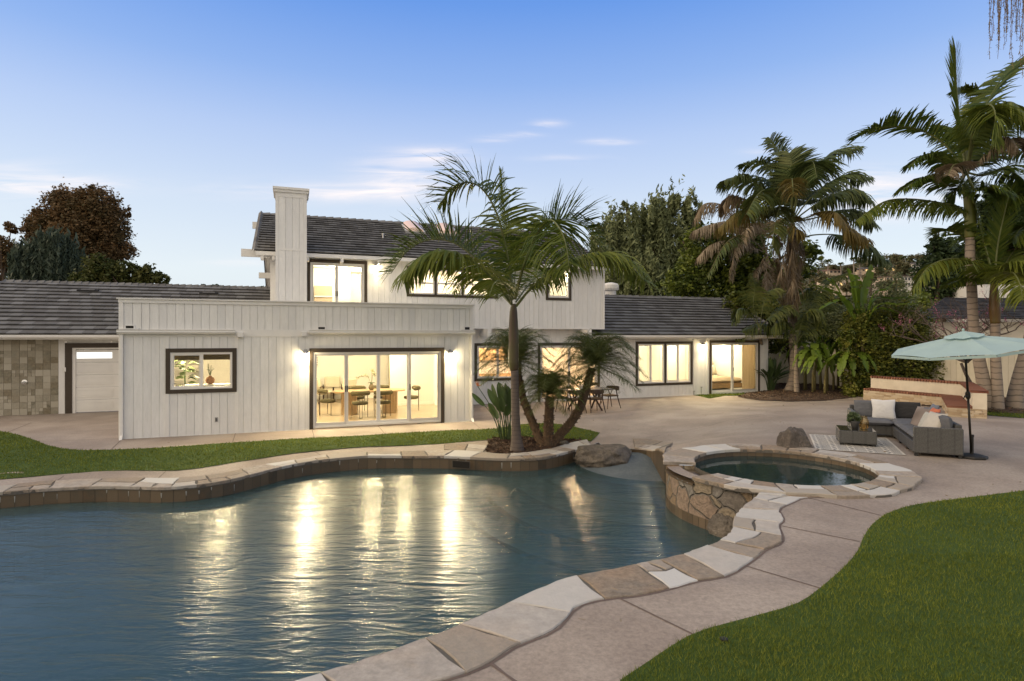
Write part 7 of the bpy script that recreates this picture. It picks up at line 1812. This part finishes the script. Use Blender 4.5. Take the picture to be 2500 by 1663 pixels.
# bench wall
m_ledge = PM('ledger_stone', (.42, .32, .20), (.30, .22, .14), scale=5, rough=.8, bump=.5, bscale=20, tint=(.52, .44, .33), stretch=(1, 1, 4))
m_brick = PM('brick_cap', (.19, .075, .05), (.14, .055, .038), scale=9, rough=.85, bump=.3, bscale=25, tint=(.24, .11, .07)); m_stucco = PM('cream_stucco', (.62, .56, .46), (.55, .50, .41), scale=3, rough=.9, bump=.3, bscale=60, bd=.004, c3=(.45, .40, .32), s3=1.5, f3=.4)
bw0 = Vector((13.2, 20.0, .2)); bwt = empty('bench_wall', bw0, 0, 'curved garden bench wall of ledger stone and stucco with brick caps', 'bench')
Af = [Vector((13.2, 22.3)), Vector((14.2, 19.6)), Vector((12.3, 16.75))]; Ab = [Vector((13.62, 22.55)), Vector((14.75, 19.5)), Vector((12.75, 16.45))]; Ac = [Vector((13.85, 22.65)), Vector((15.05, 19.45)), Vector((13.0, 16.25))]
def lay(mb, a, b, z0, z1, hh, wmin, wmax, mi, seed, proud=.03, side=1):
    rd = random.Random(seed); d = (b - a); L = d.length; d.normalize(); n_ = Vector((d.y, -d.x)) * side; z = z0
    while z < z1 - .005:
        h = min(hh * rd.uniform(.7, 1.3), z1 - z); x = 0
        while x < L - .005:
            w_ = min(rd.uniform(wmin, wmax), L - x); p = a + d * (x + .003); q = a + d * (x + w_ - .003); o = n_ * rd.uniform(.004, proud)
            i_ = n_ * -.02
            vs = [p + i_, q + i_, q + o, p + o]; vs = [(v.x, v.y, zz) for zz in (z + .002, z + h - .002) for v in vs]
            mb.add([tuple(Vector(v) - bw0) for v in vs], [(3, 2, 6, 7), (0, 3, 7, 4), (2, 1, 5, 6), (4, 7, 6, 5), (0, 1, 2, 3)], mi, rd.random()); x += w_
        z += h
def prism(mb, A_, B_, z0, z1, mi):
    n = len(A_); P = A_ + B_[::-1]; k = len(P)
    vs = [Vector((p.x, p.y, z0)) - bw0 for p in P] + [Vector((p.x, p.y, z1)) - bw0 for p in P]
    fs = [(i, (i + 1) % k, k + (i + 1) % k, k + i) for i in range(k)]
    for i in range(n - 1): fs += [(k + i, k + i + 1, 2 * k - 2 - i, 2 * k - 1 - i), (i, k - 1 - i, k - 2 - i, i + 1)]
    mb.add(vs, fs, mi)
mb = MB(); prism(mb, Af, Ab, 0, .50, 0)
lay(mb, Af[0], Af[1], .1, .50, .05, .15, .45, 0, 1, side=1); lay(mb, Af[1], Af[2], .1, .50, .05, .15, .45, 0, 2, side=1); lay(mb, Af[2], Ac[2], .1, .50, .05, .1, .3, 0, 3, side=-1)
lay(mb, Af[2], Ac[2], .1, .50, .05, .1, .3, 0, 3, side=1)
mb.build('seat', m_ledge, bwt)
def capb(name, A_, B_, z, th, w_, over=.03):
    mb = MB()
    for i in range(len(A_) - 1):
        a0, a1, b0, b1 = A_[i], A_[i + 1], B_[i], B_[i + 1]; L = (a1 - a0).length; n = int(L / w_); rd = random.Random(i)
        for k in range(n):
            q0, q1 = k / n + .006, (k + 1) / n - .006; c = [a0.lerp(a1, q0), a0.lerp(a1, q1), b0.lerp(b1, q1), b0.lerp(b1, q0)]
            m = sum(c, Vector((0, 0))) / 4; ax = (a0 - b0).normalized() * over; c[0] += ax; c[1] += ax; c[2] -= ax; c[3] -= ax; dz = rd.uniform(0, .004)
            mb.add([tuple(Vector((p.x, p.y, zz)) - bw0) for zz in (z, z + th + dz) for p in c], [(0, 1, 5, 4), (1, 2, 6, 5), (2, 3, 7, 6), (3, 0, 4, 7), (4, 5, 6, 7), (0, 3, 2, 1)], 0, rd.random())
        mb.add([tuple(Vector((p.x, p.y, z + th - .008)) - bw0) for p in (a0, a1, b1, b0)], [(0, 1, 2, 3)], 1)
    mb.build(name, [m_brick, m_mort], bwt)
capb('seat_cap', Af, Ab, .50, .06, .10); 
mb = MB(); prism(mb, [a + (c - a) * .02 for a, c in zip(Ab, Ac)], Ac, 0, .94, 0); mb.build('backrest', m_stucco, bwt); capb('wall_cap', Ab, Ac, .94, .07, .10, .04)
# pale board fence around the garden
m_fence = PM('cream_fence', (.74, .68, .53), (.68, .62, .48), scale=1.5, rough=.7, stretch=(1, 1, 3), tint=(.55, .50, .42))
FP = [atY(1815, 822, 31.5), atY(1990, 822, 29.5), atY(2110, 822, 27), atY(2290, 822, 23.5), atY(2430, 822, 22.3), atY(2620, 822, 21.6)]
fo_ = Vector((FP[2].x, FP[2].y, 0)); mb = MB(); rd = random.Random(5)
for a, b in zip(FP, FP[1:]):
    d = (b - a); L = d.length; d.normalize(); n_ = Vector((d.y, -d.x, 0)); k = int(L / .19)
    for i in range(k):
        p = a + d * (L * i / k + .004); q = a + d * (L * (i + 1) / k - .004); o = n_ * .02
        mb.add([tuple(v - fo_ + Vector((0, 0, zz))) for zz in (-2.5 + .0, -.55) for v in (p, q, q + o, p + o)], [(3, 2, 6, 7), (4, 7, 6, 5), (0, 3, 7, 4), (1, 5, 6, 2)], 0, rd.random() ** 2 * .6)
    mb.add([tuple(v - fo_ + Vector((0, 0, zz))) for zz in (-2.5, -.56) for v in (a, b)], [(0, 1, 3, 2)], 0)
    for z0_, z1_ in ((-.55, -.50),): mb.add([tuple(v - fo_ + Vector((0, 0, zz))) for zz in (z0_, z1_) for v in (a, b, b + n_ * .06, a + n_ * .06)], [(3, 2, 6, 7), (4, 7, 6, 5), (0, 1, 2, 3), (0, 3, 7, 4), (1, 5, 6, 2)], 0)
fe = mb.build('fence', m_fence); fe.location = fo_; tag(fe, 'cream vertical-board fence behind the palms and bananas', 'fence')
# neighbour's house behind the right palms
nb = atY(2430, 822, 30); nb.z = 0; nh = empty('house', nb, 0, "neighbour's house with a dark low roof behind the tall right palms", 'house')
zz7 = lambda x, y, Y: atY(*z7(x, y), Y) - nb
mb = MB(); mb.box(zz7(960, 600, 28.4).x, 9, -1.4, 5, 0, 3.2); mb.build('wall', m_stucco, nh)
mb = MB(); mb.box(zz7(1215, 600, 33).x, 8, 3, 7, 3, 5.4, 0); nu = mb.build('upper_wall', m_white, nh)
mb = MB(); wx = zz7(1352, 500, 33).x; frame(mb, wx, wx + .8, 4.4, 5.3, .06, 2.94, 3.0, 0); mb.box(wx + .06, wx + .74, 2.97, 2.99, 4.46, 5.24, 1); mb.build('window', [m_white, PM('grey_pane', (.25, .30, .38), rough=.1, spec=.8)], nh)
m_slate = PM('dark_slate_roof', (.050, .052, .060), (.035, .036, .042), scale=5, rough=.8, tint=(.09, .09, .10))
mb = MB(); e0 = zz7(800, 672, 28.1); tiles(mb, (e0.x, -1.9, e0.z), (9.5, -1.9, e0.z), (zz7(1020, 548, 31.5).x, 2.0, zz7(1020, 545, 31.5).z), (9.5, 2.0, zz7(1020, 545, 31.5).z), 14, .35, seed=77); mb.build('roof', [m_slate, m_under], nh)
# outdoor dining set
m_dwood = PM('dark_wood', (.06, .035, .02), (.035, .022, .014), scale=6, rough=.4, stretch=(1, 6, 1)); m_seat = PM('woven_seat', (.16, .10, .045), (.10, .065, .03), scale=60, rough=.7)
def oc_chair(loc, rz, label):
    t = empty('outdoor_chair', loc, rz, label, 'chair', 'dark wooden chairs round the outdoor table')
    mb = MB(); mb.rbox(-.23, .23, -.22, .24, .42, .45, .01, 0); mb.rbox(-.21, .21, -.20, .22, .45, .47, .008, 1); mb.build('seat', [m_dwood, m_seat], t)
    mb = MB(); pts = [(.27 * math.sin(a), -.10 + -.20 * math.cos(a), .70 + .0 * a) for a in np.linspace(-1.75, 1.75, 15)]
    for i in range(14):
        p, q = Vector(pts[i]), Vector(pts[i + 1]); h0 = .10 * (1 - abs(i - 7) / 9); h1 = .10 * (1 - abs(i - 6) / 9); o0 = Vector((p.x, p.y + .1, 0)).normalized() * .02; o1 = Vector((q.x, q.y + .1, 0)).normalized() * .02
        mb.add([p - Vector((0, 0, h0)), q - Vector((0, 0, h1)), q + Vector((0, 0, .06)), p + Vector((0, 0, .06)), p + o0 - Vector((0, 0, h0)), q + o1 - Vector((0, 0, h1)), q + o1 + Vector((0, 0, .06)), p + o0 + Vector((0, 0, .06))], [(0, 1, 2, 3), (4, 7, 6, 5), (3, 2, 6, 7), (0, 4, 5, 1)])
    mb.build('backrest', m_dwood, t)
    for sx in (-1, 1):
        mb = MB(); mb.tube([(sx * .20, .20, .43), (sx * .25, .27, 0)], [.018, .012], 8); mb.build('leg', m_dwood, t)
        mb = MB(); mb.tube([(sx * .26, -.08, .68), (sx * .22, -.16, .43), (sx * .27, -.27, 0)], [.016, .02, .012], 8); mb.build('leg', m_dwood, t)
        mb = MB(); mb.tube([(sx * .265, -.05, .70), (sx * .26, .08, .66), (sx * .21, .16, .45)], .014, 8); mb.build('arm', m_dwood, t)
    return t
tc_ = onz(1428, 1002, 0); tb = empty('outdoor_table', tc_, TH, 'dark outdoor dining table with crossed legs behind the pygmy palms', 'table')
mb = MB(); mb.rbox(-.85, .85, -.45, .45, .70, .74, .01); mb.build('tabletop', PM('grey_tabletop', (.12, .11, .10), rough=.35), tb)
for sx in (-1, 1): mb = MB(); mb.tube([(sx * .45, -.38, .02), (sx * .35, .3, .70)], .03, 8); mb.tube([(sx * .45, .38, .02), (sx * .35, -.3, .70)], .03, 8); mb.build('leg', m_dwood, tb)
for (px, py, dr, lb) in ((1451, 1006, 0, 'dark wooden chair with its back to the camera, right of the leaning palm trunk'), (1405, 1008, 0, 'dark wooden chair with its back to the camera, behind the leaning palm trunk'), (1489, 996, R(95), 'dark wooden chair at the right end of the outdoor table'),
                         (1366, 1003, R(-90), 'dark wooden chair at the left end of the outdoor table'), (1446, 984, R(180), 'dark wooden chair on the house side of the outdoor table')):
    oc_chair(onz(px, py, 0), TH + dr, lb)
pp = tc_ + Vector((-.12, 0, .74)); t = empty('topiary_ball', pp, 0, 'round clipped green topiary ball on the outdoor table', 'plant')
mb = MB(); mb.lathe([(.06, 0), (.09, .12), (.095, .13), (.08, .13)], n=16); mb.build('pot', PM('white_pot', (.6, .58, .54), rough=.5), t)
V, Q, tt, _ = leafcloud([(pp.x, pp.y, pp.z + .27, .17, .17, .17)], 2500, .02, 9, .18, .9); build('foliage', V - np.array(pp), Q, leafmat('box_leaf', (.06, .12, .02), (.08, .15, .025), (.16, .24, .05)), t, False, None, tt)
# sprinkler riser in the bed, small stake
pr = ong(2398, 1005); mb = MB(); mb.tube([tuple(pr), tuple(pr + Vector((.12, 0, .42)))], .014, 6); put(mb, 'garden_stake', m_white, label='thin white stake leaning in the mulch between the tall palm trunks', cat='stake')
pr = ong(2386, 1008); 
# landscape details: irrigation lid and pool gear
for (px, py, lb) in ((1767, 1567, 'small dark hole in the near lawn, an irrigation head'),):
    p = ong(px, py); mb = MB(); mb.lathe([(.03, 0), (.03, .025), (.02, .027)], tuple(p), 12); put(mb, 'sprinkler_head', m_black, label='small dark sprinkler head sunk in the near right lawn', cat='sprinkler')

# ------------------------------------------------------------------ furniture seen through the glass
m_boucle = PM('boucle_cloth', (.10, .085, .045), (.075, .065, .035), scale=30, rough=.95, bump=.5, bscale=60); m_rod = PM('bronze_rod', (.09, .07, .045), rough=.4, metal=.5)
def din_chair(du, dv, rz, label):
    t = empty('dining_chair', hw(du, dv, .02), TH + rz, label, 'chair', 'padded chairs round the dining table')
    mb = MB(); mb.lathe([(.20, 0), (.245, .02), (.25, .05), (.235, .09), (.15, .105)], (0, 0, .40), 20); mb.build('seat', m_boucle, t, smooth=True)
    mb = MB(); mb.tube([(.26 * math.sin(a), -.26 * math.cos(a) * .95, .76) for a in np.linspace(-1.35, 1.35, 13)], [.045] + [.07] * 11 + [.045], 10); mb.build('backrest', m_boucle, t, smooth=True)
    for sx in (-1, 1):
        mb = MB(); mb.tube([(sx * .235, .05, 0), (sx * .235, .05, .74)], .011, 6); mb.build('leg', m_rod, t)
    mb = MB()
    for sx in (-.04, .04): mb.tube([(sx, -.245, 0), (sx, -.245, .70)], .009, 6)
    mb.tube([(-.04, -.245, .01), (.04, -.245, .01)], .009, 6); mb.build('leg', m_rod, t)
du_ = lambda px, dv: fpu(px, dv)
tcx, tcv = (du_(818, 2.6) + du_(985, 2.6)) / 2, 2.65
dt = empty('dining_table', hw(tcx, tcv, .02), TH, 'long oval wooden dining table behind the sliding glass doors', 'table')
hl = (du_(990, 2.6) - du_(812, 2.6)) / 2
m_oak = PM('oak_wood', (.42, .29, .16), (.36, .24, .13), scale=5, rough=.35, stretch=(1, 5, 1))
mb = MB(); 
prof = [(hl * math.copysign(abs(math.cos(a)) ** .55, math.cos(a)), .5 * math.copysign(abs(math.sin(a)) ** .8, math.sin(a))) for a in np.linspace(0, 2 * PI, 48, endpoint=False)]
mb.add([(x, y, z) for z in (.72, .755) for x, y in prof], [tuple(range(48))[::-1], tuple(range(48, 96))] + [(i, (i + 1) % 48, 48 + (i + 1) % 48, 48 + i) for i in range(48)]); mb.build('tabletop', m_oak, dt)
for sx in (-1, 1):
    mb = MB(); n = 28; vs = []
    for z in (0, .72):
        for i in range(n): a = 2 * PI * i / n; rr_ = .24 + (.012 if i % 2 else 0); vs.append((sx * hl * .56 + rr_ * math.cos(a), rr_ * .8 * math.sin(a), z))
    mb.add(vs, [(i, (i + 1) % n, n + (i + 1) % n, n + i) for i in range(n)]); mb.build('pedestal', m_oak, dt)
for (px, dv, rz, lb) in ((800, 2.75, R(-80), 'olive padded dining chair at the left end of the table'), (879, 1.75, 0, 'olive padded dining chair with its back to the glass, left of centre'), (935, 1.75, 0, 'olive padded dining chair with its back to the glass, right of centre'), (1004, 2.9, R(85), 'olive padded dining chair at the right end of the table'),
                         (872, 3.45, PI, 'olive padded dining chair across the table, left one'), (930, 3.45, PI, 'olive padded dining chair across the table, right one')): din_chair(du_(px, dv), dv, rz, lb)
vx = du_(907, 2.6); vp = hw(vx, 2.6, .775); t = empty('orchid_vase', vp, 0, 'round dark vase with white orchid sprays on the dining table', 'vase')
mb = MB(); mb.lathe([(.05, 0), (.09, .05), (.095, .10), (.07, .16), (.045, .18), (.05, .20)], n=18); mb.build('vase', PM('dark_ceramic', (.13, .10, .055), rough=.5), t, smooth=True)
mb = MB(); k = Fr(3); rd = random.Random(3)
for (x, z) in ((.04, .62), (-.45, .40), (.15, .48)):
    C = catmull([(0, 0, .18), (x * .35, 0, .18 + z * .7), (x, 0, z)], 12); mb.tube([tuple(c) for c in C], .005, 5)
    for j in range(7): c = C[11 - j]; B = np.tile(c, (5, 1)) + np.random.default_rng(j).normal(0, .015, (5, 3)); k.blades(B, nrm(np.random.default_rng(j + 9).normal(size=(5, 3))), np.full(5, .05), np.full(5, .035), np.zeros(5), 1, 0, .5)
for a in range(5): leafblade(mb, catmull([(0, 0, .18), (math.cos(a) * .07, math.sin(a) * .07, .26), (math.cos(a) * .14, math.sin(a) * .14, .22)], 8), np.array([-math.sin(a), math.cos(a), 0]), .05)
mb.build('stem', m_bop, t); k.mesh('flower', [PM('pale_petal', (.5, .5, .3), rough=.7)], t, (0, 0, 0))
def armchair(du, dv, rz, label):
    t = empty('armchair', hw(du, dv, .02), TH + rz, label, 'armchair', 'cream armchairs in the lounge'); m_ = m_linen
    addcush(t, 'seat_cushion', m_, T_((0, .05, .40)), .62, .60, .16); addcush(t, 'back_cushion', m_, T_((0, -.24, .68)) @ rotx(R(100)), .60, .50, .14)
    for sx in (-1, 1): mb = MB(); mb.tube([(sx * .34, .30, 0), (sx * .34, .30, .58), (sx * .34, -.28, .62), (sx * .34, -.34, 0)], .018, 6); mb.build('frame', m_dwood, t)
m_linen = PM('cream_linen', (.55, .50, .40), rough=.9)
armchair(du_(785, 6.6), 6.5, R(-60), 'cream armchair with a dark frame, left of the two in the lounge'); armchair(du_(843, 6.3), 6.2, R(30), 'cream armchair with a dark frame, nearest the dining table'); armchair(du_(812, 7.0), 6.9, PI, 'cream armchair facing out from beneath the shutters')
# plant and vase behind the small window
p_ = hw(du_(450, 1.2), 1.2, .02); t = empty('fiddle_leaf_plant', p_, 0, 'broad-leaved indoor plant in the left half of the small window', 'plant')
mb = MB(); mb.lathe([(.13, 0), (.16, .35), (.15, .35)], n=16); mb.build('pot', m_oak, t)
mb = MB(); rd = random.Random(6); mb.tube([(0, 0, .3), (.03, 0, 1.0), (0, 0, 1.7)], .018, 6)
for i in range(26):
    a = rd.uniform(0, 2 * PI); z = rd.uniform(1.0, 1.95); l = rd.uniform(.16, .34); d = Vector((math.cos(a), math.sin(a), 0)); leafblade(mb, catmull([(0, 0, z - .1), tuple(d * l * .6 + Vector((0, 0, z + .05))), tuple(d * l * 1.3 + Vector((0, 0, z - .04)))], 9)[2:], np.array([-d.y, d.x, 0]), .17, t=rd.random())
mb.build('leaf', m_bop, t, smooth=True)
x, z = fp(513, 923, .45); p_ = hw(x, .45, z - .16)
cm2 = MB(); cx0, cz0 = x, z - .16; cm2.rbox(-.6, .75, -.2, .2, cz0 - .06 - .02, cz0 - .002 - .02, .008); 
for sx in (-.55, .7): cm2.box(sx - .03, sx + .03, -.18, .18, 0, cz0 - .082)
ck = cm2.build('console_table', m_white); ck.location = hw(x, .45, .02); ck.rotation_euler = (0, 0, TH); tag(ck, 'narrow pale console table under the small window', 'table')
t = empty('clay_vase', p_, 0, 'round clay vase with thin twigs in the right half of the small window', 'vase')
mb = MB(); mb.lathe([(.05, 0), (.10, .05), (.115, .11), (.09, .17), (.035, .20), (.045, .22)], n=20); mb.build('vase', PM('clay', (.25, .12, .06), (.20, .10, .05), rough=.7), t, smooth=True)
mb = MB(); rd = random.Random(8)
for i in range(14): mb.tube([(0, 0, .2), (rd.uniform(-.06, .06), rd.uniform(-.05, .05), .34), (rd.uniform(-.13, .13), rd.uniform(-.1, .1), rd.uniform(.38, .55))], .004, 4)
mb.build('twig', m_bop, t)
# bed in the bedroom
bu0 = du_(1748, DM + 1.4); bd = empty('bed', hw(bu0 + .1, DM + 1.0, .02), TH, 'bed with a beige cover seen through the bedroom slider', 'bed')
mb = MB(); mb.rbox(-.7, 1.1, 0, 2.0, .12, .36, .02); mb.build('base', m_oak, bd); addcush(bd, 'mattress', PM('quilt', (.50, .40, .28), (.42, .33, .23), scale=14, rough=.9, stretch=(.3, 1, 6), bump=.5, bscale=10), T_((.2, 1.0, .46)), 1.85, 2.05, .28)
mb = MB(); mb.rbox(-.75, 1.15, 2.04, 2.12, .1, 1.25, .03); mb.build('headboard', m_linen, bd)
for i, x in enumerate((-.35, .2, .75)):
    V, F_ = cushion(.55, .5, .18, corner=.08, seed=30 + i); Mr = rotz(TH) @ rotx(R(70)); ob = build('bed_pillow', np.array([tuple(Mr @ Vector(v)) for v in V]), F_, m_linen, None, True); ob.location = hw(bu0 + .1 + x, DM + 2.75, .88)
    tag(ob, ('left', 'middle', 'right')[i] + ' cream pillow standing on the bed', 'pillow', 'pillows on the bed')

# fallen leaves blown over the paving and the water's edge
P = np.column_stack([rng.uniform(-9, 12, 2600), rng.uniform(3.5, 22, 2600)]); P = P[~inpoly(P[:, 0], P[:, 1], pool_poly)]; P = P[~inpoly(P[:, 0], P[:, 1], rr + [Vector((12, -6))])]
P = P[np.hypot(P[:, 0] - SPA.x, P[:, 1] - SPA.y) > 2.0]; uv = (P[:, 0] - P0.x) * HV.x + (P[:, 1] - P0.y) * HV.y; P = P[uv < -.3]; P = P[rng.random(len(P)) < .16]
k = Fr(77); n = len(P); B = np.column_stack([P, gv(P[:, 0], P[:, 1]) + .045]); a_ = rng.uniform(0, 2 * PI, n); D = np.column_stack([np.cos(a_), np.sin(a_), np.full(n, .1)])
k.blades(B, D, rng.uniform(.03, .07, n), rng.uniform(.012, .025, n), np.full(n, .1), 2, 0, rng.random(n)); lo_ = k.mesh('fallen_leaves', [m_dead], None, (1, 12, .1)); lo_.location = (1, 12, .1); tag(lo_, 'dry leaves scattered on the patio concrete', 'leaves', kind='stuff')
# ------------------------------------------------------------------ the hill with its houses, far off
HP = [(1500, 800), (1700, 725), (1800, 690), (1900, 668), (1949, 664), (2041, 652), (2100, 640), (2162, 632), (2259, 632), (2400, 640), (2600, 660), (2900, 700), (3300, 800)]
def ridge(x, y):
    px = 1250 + F * x / y; yy = np.interp(px, [p[0] for p in HP], [p[1] for p in HP]); return (822 - yy) / F * 330
def hillz(x, y):
    t = np.clip((y - 120) / 210, 0, 1); s = t ** 1.3; return -1 + s * (ridge(x, y) + 3.5) * (1 if y < 360 else max(.3, 1 - (y - 360) / 400)) + 1.2 * math.sin(x * .05) * math.sin(y * .043) * s
V = []; nx, ny = 70, 40
for j in range(ny + 1):
    y = 120 + j * 11
    for i in range(nx + 1):
        x = (i / nx * 1.3 + .18) * y; V.append((x, y, hillz(x, y)))
fs = [(j * (nx + 1) + i, j * (nx + 1) + i + 1, (j + 1) * (nx + 1) + i + 1, (j + 1) * (nx + 1) + i) for j in range(ny) for i in range(nx)]
build('hill', np.array(V), fs, PM('hill_scrub', (.06, .065, .03), (.10, .085, .045), scale=.05, rough=.95, bump=.8, bscale=.3, bd=2), None, True, kind='structure')
m_hw = PM('hill_wall', (.62, .50, .38), (.56, .46, .36), scale=.3, rough=.9); m_hr = PM('hill_roof', (.17, .09, .06), (.13, .08, .06), scale=.5, rough=.9); m_hrd = PM('hill_roof_grey', (.11, .095, .09), rough=.9); m_hwin = PM('hill_window', (.06, .06, .07), rough=.2); m_lit = emat('lit_window', (1, .62, .25), 1.3); m_hwp = PM('hill_wall_pale', (.66, .62, .56), rough=.9)
def hill_house(x0, x1, yt, yb, Y, label, rm=None, wm=None, lit=(), floors=1, nwin=5, roof_h=.45):
    a, b = atY(*zb(x0, yt), Y), atY(*zb(x1, yb), Y); w_ = b.x - a.x; h = a.z - b.z; gz = b.z - 3
    t = empty('house', ((a.x + b.x) / 2, Y, gz), R(4), label, 'house', 'houses on the far hill'); wh = h * (1 - roof_h)
    mb = MB(); mb.box(-w_ / 2, w_ / 2, 0, 9, 0, 3 + wh); mb.build('wall', wm or m_hw, t)
    mb = MB(); e = .6; z0 = 3 + wh; rt = 3 + h; hx = min(4, w_ * .3)
    mb.add([(-w_ / 2 - e, -e, z0), (w_ / 2 + e, -e, z0), (w_ / 2 + e, 9 + e, z0), (-w_ / 2 - e, 9 + e, z0), (-w_ / 2 + hx, 4.5, rt), (w_ / 2 - hx, 4.5, rt)], [(0, 1, 5, 4), (1, 2, 5), (2, 3, 4, 5), (3, 0, 4), (3, 2, 1, 0)]); mb.build('roof', rm or m_hr, t)
    fh = wh / floors
    for f in range(floors):
        for i in range(nwin):
            x = -w_ / 2 + w_ * (i + .5) / nwin; ww_ = w_ / nwin * .28; mb = MB(); mb.box(x - ww_, x + ww_, -.08, -.02, 3 + fh * f + fh * .25, 3 + fh * f + fh * .78); mb.build('window', m_lit if (f * nwin + i) in lit else m_hwin, t)
hill_house(975, 1132, 318, 350, 300, 'low red-roofed house at the left end of the far ridge', nwin=4); hill_house(1130, 1255, 308, 362, 290, 'cream gabled house right of the low red-roofed one', nwin=3)
hill_house(1460, 1590, 292, 345, 285, 'dark roofed house half hidden behind the banana leaves', m_hrd, lit=(1,), nwin=4); hill_house(1600, 1840, 262, 345, 280, 'wide brown house with lit windows below the round tree', m_hrd, lit=(1, 2, 4), nwin=6)
hill_house(1945, 2070, 285, 335, 285, 'small grey-roofed house low on the right of the ridge', m_hrd, m_hwp, nwin=4); hill_house(1975, 2130, 243, 290, 300, 'pale grey-roofed house highest on the right of the ridge', m_hrd, m_hwp, nwin=4)
hill_house(1150, 1300, 372, 500, 215, 'left block of the long cream apartment row', wm=m_hw, rm=m_hr, floors=2, roof_h=.12, nwin=5, lit=(3,)); hill_house(1310, 1490, 362, 500, 217, 'middle block of the long cream apartment row behind the banana', wm=m_hw, floors=2, roof_h=.12, nwin=5)
hill_house(1700, 1850, 378, 500, 216, 'cream apartment block with red roof right of the banana leaves', wm=m_hw, floors=2, roof_h=.14, nwin=4, lit=(2,)); hill_house(1855, 2020, 372, 500, 214, 'rightmost cream apartment block beneath the palm frond', wm=m_hwp, floors=2, roof_h=.14, nwin=5)
for i, (x, y, rx, rz, Y, lb) in enumerate(((1165, 305, 75, 20, 295, 'flat-topped dark tree above the cream gabled house'), (1800, 215, 60, 45, 290, 'round dark tree on top of the far ridge'), (2020, 220, 95, 40, 310, 'broad brownish tree right of the ridge palm'), (2120, 215, 60, 35, 312, 'brownish tree at the right end of the ridge'),
                                     (1850, 300, 40, 60, 270, 'tall narrow tree between the two lit houses'), (1900, 310, 45, 50, 272, 'bushy tree left of the small grey-roofed house'), (940, 345, 50, 20, 285, 'scrubby tree at the left foot of the ridge'), (1340, 320, 55, 30, 285, 'bushy tree left of the banana leaves on the ridge'),
                                     (1000, 380, 80, 25, 240, 'dark grove below the red-roofed house'), (1100, 420, 90, 35, 200, 'dark grove in front of the left apartment block'), (1550, 400, 60, 40, 205, 'trees between the two apartment groups'), (1640, 330, 40, 30, 262, 'small tree in front of the wide brown house'), (2080, 400, 60, 70, 200, 'tree right of the rightmost apartment block'), (1750, 480, 120, 30, 190, 'dark trees below the right apartments'), (1380, 500, 120, 30, 185, 'dark trees below the left apartments'))):
    l = L_(*zb(x, y), Y, rx / 4.125, None, rz / 4.125); b = (l[0], l[1], l[2] - l[5] - 2)
    t = empty('hill_tree', b, 0, lb, 'tree', 'trees on the far hill'); V, Q, tt, _ = leafcloud([l], 2200, .55, 200 + i, .4, .6); build('crown', V - np.array(b), Q, m_l_hill, t, False, None, tt); mb = MB(); mb.tube([(0, 0, -3), (0, 0, l[5] + 2)], .4, 6); mb.build('trunk', m_trunkb, t)
for i, (x, yt, yb, sz, Y, lb) in enumerate(((1120, 240, 330, 45, 280, 'tallest lone palm on the ridge line'), (925, 290, 340, 25, 285, 'smallest lone palm at the left of the ridge'), (1250, 265, 320, 30, 284, 'short palm right of the cream gabled house'), (1380, 215, 320, 38, 275, 'left of the pair of thin palms on the ridge'), (1440, 245, 320, 40, 275, 'right of the pair of thin palms on the ridge'), (1885, 205, 290, 45, 280, 'pale palm between the round tree and the brown one'))):
    c = atY(*zb(x, yt), Y); b = atY(*zb(x, yb), Y); b.z -= 3; t = empty('ridge_palm', b, 0, lb, 'palm', 'palms on the far ridge'); trunk(t, [tuple(b), tuple(b.lerp(c, .5)), tuple(c)], [.35, .28, .25], m_bt, n=6); k = Fr(300 + i); S_ = sz / 4.125 * Y / F
    for j in range(13):
        a = j * 2.4; el = 1.2 - j * .13; h = np.array([math.cos(a), math.sin(a), 0]); k.frond([np.array(c), np.array(c) + h * S_ * .45 + np.array([0, 0, S_ * .5 * math.sin(el)]), np.array(c) + h * S_ + np.array([0, 0, S_ * (.5 * math.sin(el) - .35)])], ll=S_ * .3, n=14, wd=.22, droop=.8, r0=.08, mi=5, tint=.4)
    k.mesh('crown', PMATS, t, b)
hl_ = []
rd = random.Random(44)
for i in range(260):
    y = rd.uniform(150, 335); x = y * rd.uniform(.42, 1.05); q = rd.uniform(1.5, 4.5); hl_.append((x, y, hillz(x, y) + q * .2, q * 1.4, q, q * .7))
V, Q, tt, _ = leafcloud(hl_, 60000, .6, 502, .5, .5)
o_ = (180, 240, 10); hb = build('hillside_scrub', V - np.array(o_), Q, m_l_hill, None, False, None, tt, kind='stuff'); hb.location = o_; tag(hb, 'dry scrub and bushes covering the far hillside', 'scrub')
# evergreen mass closing the view low down between the garden and the hill
V, Q, tt, _ = leafcloud([L_(1700 + 75 * i, 800, 36 + (i % 3), 60, 60, 34 + 8 * (i % 2)) for i in range(12)] + [L_(2150, 770, 34, 60, 60, 34), L_(2230, 760, 34, 60, 50, 40)], 45000, .13, 500, .4, .6)
o_ = (15, 36, 0); hb = build('shrub_mass', V - np.array(o_), Q, m_l_ficus, None, False, None, tt, kind='stuff'); hb.location = o_; tag(hb, 'dark continuous shrubbery beyond the fence below the hill', 'shrubbery')
V, Q, tt, _ = leafcloud([L_(-150 + 90 * i, 815, 46, 80, 60, 70) for i in range(10)], 20000, .18, 501, .4, .6)
o_ = (-30, 46, 0); hb = build('shrub_mass', V - np.array(o_), Q, m_l_con, None, False, None, tt, kind='stuff'); hb.location = o_; tag(hb, 'dark shrubbery hidden behind the garage roof', 'shrubbery')
